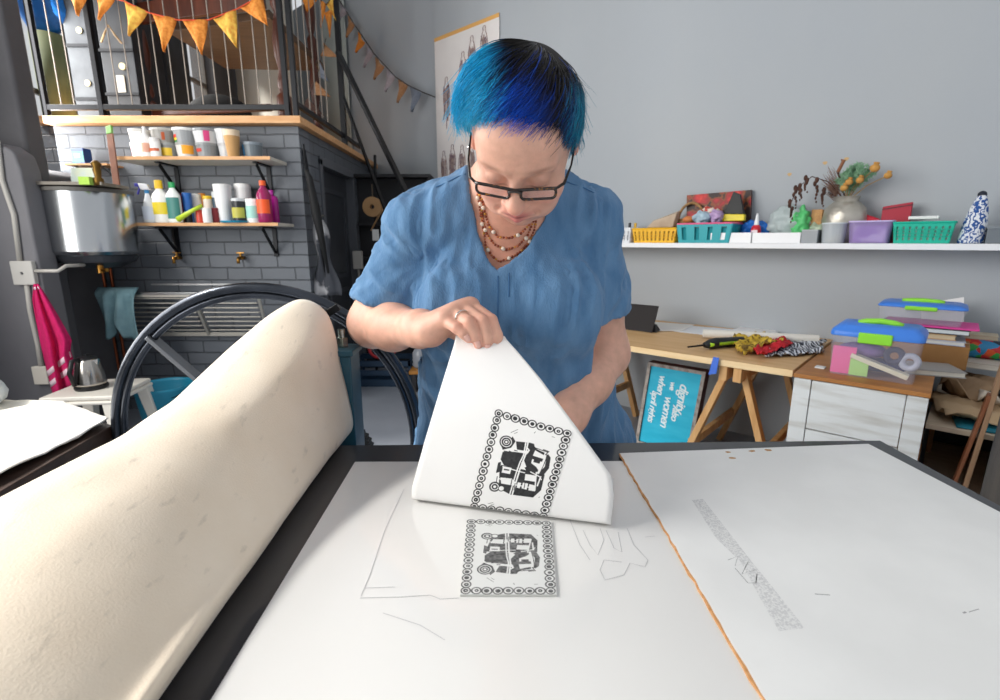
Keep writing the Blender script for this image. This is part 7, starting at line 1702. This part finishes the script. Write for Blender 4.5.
lr = np.random.RandomState(4).uniform(-1, 1, (4000, 6)); L_r = lr[lock % 4000]
t = np.linspace(0, 1, SEG + 1)[None, :]
ln_ = np.radians(58 + 20 * L_r[:, 0] * .5) 
end = np.minimum(ph0 + ln_, ph_end(az0) + np.radians(5) * L_r[:, 1] + np.radians(3) * rs.uniform(-1, 1, NSTR))
PH = ph0[:, None] + (end - ph0)[:, None] * t
sweep = np.radians(-16) * np.cos(az0) + np.radians(17) * L_r[:, 2] + np.radians(6) * rs.randn(NSTR)      # the fringe is brushed to the picture's left
sweep = np.where(np.abs(az0) < 1.2, sweep - np.radians(16), sweep)
AZ = az0[:, None] + sweep[:, None] * t ** 1.3
top = rs.rand(NSTR)
volume = .004 + .010 * np.clip(np.sin(np.clip(PH, 0, 1.7)), 0, 1) * np.clip(1 - np.abs(PH - 1.0) / 1.3, .25, 1)
side_puff = .013 * np.clip(-np.sin(AZ), 0, 1) + .001 * np.clip(np.sin(AZ), 0, 1)
OFF = .002 + (volume + side_puff * np.sin(np.clip(PH, 0, 1.57))) * (.35 + .65 * top[:, None]) * np.sin(np.clip(t * 2.2, 0, math.pi / 2)) + .006 * L_r[:, 3:4] * t + .0018 * rs.randn(NSTR)[:, None] * t - .007 * np.clip(np.sin(AZ), 0, 1)
OFF = OFF - .010 * np.clip((t - .75) / .25, 0, 1) * (top[:, None] < .75)        # tips tuck in
OFF = np.maximum(OFF, .001)
flick = (rs.rand(NSTR) < .05)[:, None] * np.clip((t - .6) / .4, 0, 1) ** 2 * .016; OFF = OFF + flick
PTS = surf(AZ, PH, OFF)          # head space
world = HC + HS * (PTS @ HR.T)
# gravity on the loose tips
world[:, :, 2] -= (.006 * np.clip((t - .6) / .4, 0, 1) ** 2) * (1 + L_r[:, 4:5])
# ribbons with three sides
def strands_mesh(W_, r0):
    n_, m_, _ = W_.shape; tan = np.gradient(W_, axis=1); tan /= np.linalg.norm(tan, axis=2)[..., None] + 1e-9
    out = W_ - (HC + HS * (HR @ ctr)); a = np.cross(tan, out); a /= np.linalg.norm(a, axis=2)[..., None] + 1e-9; b_ = np.cross(a, tan)
    tt = np.linspace(0, 1, m_)[None, :, None]; r_ = r0[:, None, None] * (1 - .75 * tt ** 2)
    ring = np.stack([W_ + a * r_, W_ - .5 * a * r_ + .866 * b_ * r_, W_ - .5 * a * r_ - .866 * b_ * r_], 2)
    Vv = ring.reshape(-1, 3); base_ = (np.arange(n_)[:, None] * m_ + np.arange(m_ - 1)[None, :]).reshape(-1) * 3; f = []
    for k in range(3): f.append(np.stack([base_ + k, base_ + (k + 1) % 3, base_ + 3 + (k + 1) % 3, base_ + 3 + k], 1))
    return Vv, np.concatenate(f)
Vh, Fh_ = strands_mesh(world, .00062 * rs.uniform(.7, 1.4, NSTR))
# dye: dark roots at the crown, cyan at the picture's left, royal blue fringe, teal tips at the right
hx, hu, hf = PTS[..., 0], PTS[..., 1], PTS[..., 2]
dark, roy, cy, teal = [np.array(lin(c)[:3]) for c in ('#1a1512', '#0e4cc0', '#22b2e0', '#147f9e')]
rnd = rs.uniform(-1, 1, NSTR)[:, None]
fr_ = np.clip((PH + .18 * rnd + .10 * L_r[:, 5:6] - 1.02) / .35, 0, 1)                     # away from the crown
left = np.clip((-hx + .014 * rnd - .018) / .030, 0, 1); rightw = np.clip((hx + .012 * rnd - .058) / .02, 0, 1)
leftroot = np.clip((-hx + .010 * rnd - .020) / .03, 0, 1)
bl = np.maximum(fr_ * np.clip(1 - (hx - .015) / .035, 0, 1), leftroot * np.clip((PH - .5) / .3, 0, 1))
bl = np.maximum(bl, rightw * np.clip((PH - .8) / .4, 0, 1)); streak = ((rs.rand(NSTR) < .10)[:, None]) * np.clip((PH - .3) / .3, 0, 1) * .8; bl = np.maximum(bl, streak)
colh = roy * (1 - left[..., None]) + cy * left[..., None]; colh = colh * (1 - rightw[..., None]) + teal * rightw[..., None]
colh = dark * (1 - bl[..., None]) + colh * bl[..., None]; colh = colh * (1 + .28 * rnd[..., None])
colv = np.repeat(colh[:, :, None, :], 3, 2).reshape(-1, 3)
hmat = _attr_mat('hair', .30); hb_ = hmat.node_tree.nodes['Principled BSDF']; hb_.inputs['Specular IOR Level'].default_value = .35
hair = np_obj('hair', Vh, Fh_, hmat, person, np.clip(colv, 0, 1)); hair['label'] = 'short hair dyed cyan and royal blue with dark roots'
# scalp cap below the strands so no skin shows through
azg, phg = np.meshgrid(np.linspace(-math.pi, math.pi, 97), np.linspace(0, 1, 40), indexing='ij')
phg = phg * (ph_end(azg) - np.radians(7)); cap = surf(azg, phg, np.full(azg.shape, .0035)); cw = HC + HS * (cap @ HR.T); idx = np.arange(97 * 40).reshape(97, 40)
fq = np.stack([idx[:-1, :-1], idx[1:, :-1], idx[1:, 1:], idx[:-1, 1:]], -1).reshape(-1, 4)
cx_ = cap[..., 0]; w1 = np.clip((-cx_ - .02) / .03, 0, 1) * np.clip((phg - .3) / .3, 0, 1); w2 = np.clip((phg - .75) / .3, 0, 1) * np.clip(1 - (cx_ - .015) / .03, 0, 1) * (1 - w1)
cc_ = (dark * (1 - (w1 + w2)[..., None]) + cy * .6 * w1[..., None] + roy * .6 * w2[..., None]).reshape(-1, 3)
np_obj('hair_undercoat', cw.reshape(-1, 3), fq, _attr_mat('scalp_cap', .8), hair, cc_)
# earring stud
MB().sph(tuple(hd(-.088, -.026, -.002)), .004, 10, 8).build('earring', mat('silver_ring', '#d8d6d0'), person, world=True, smooth=True)
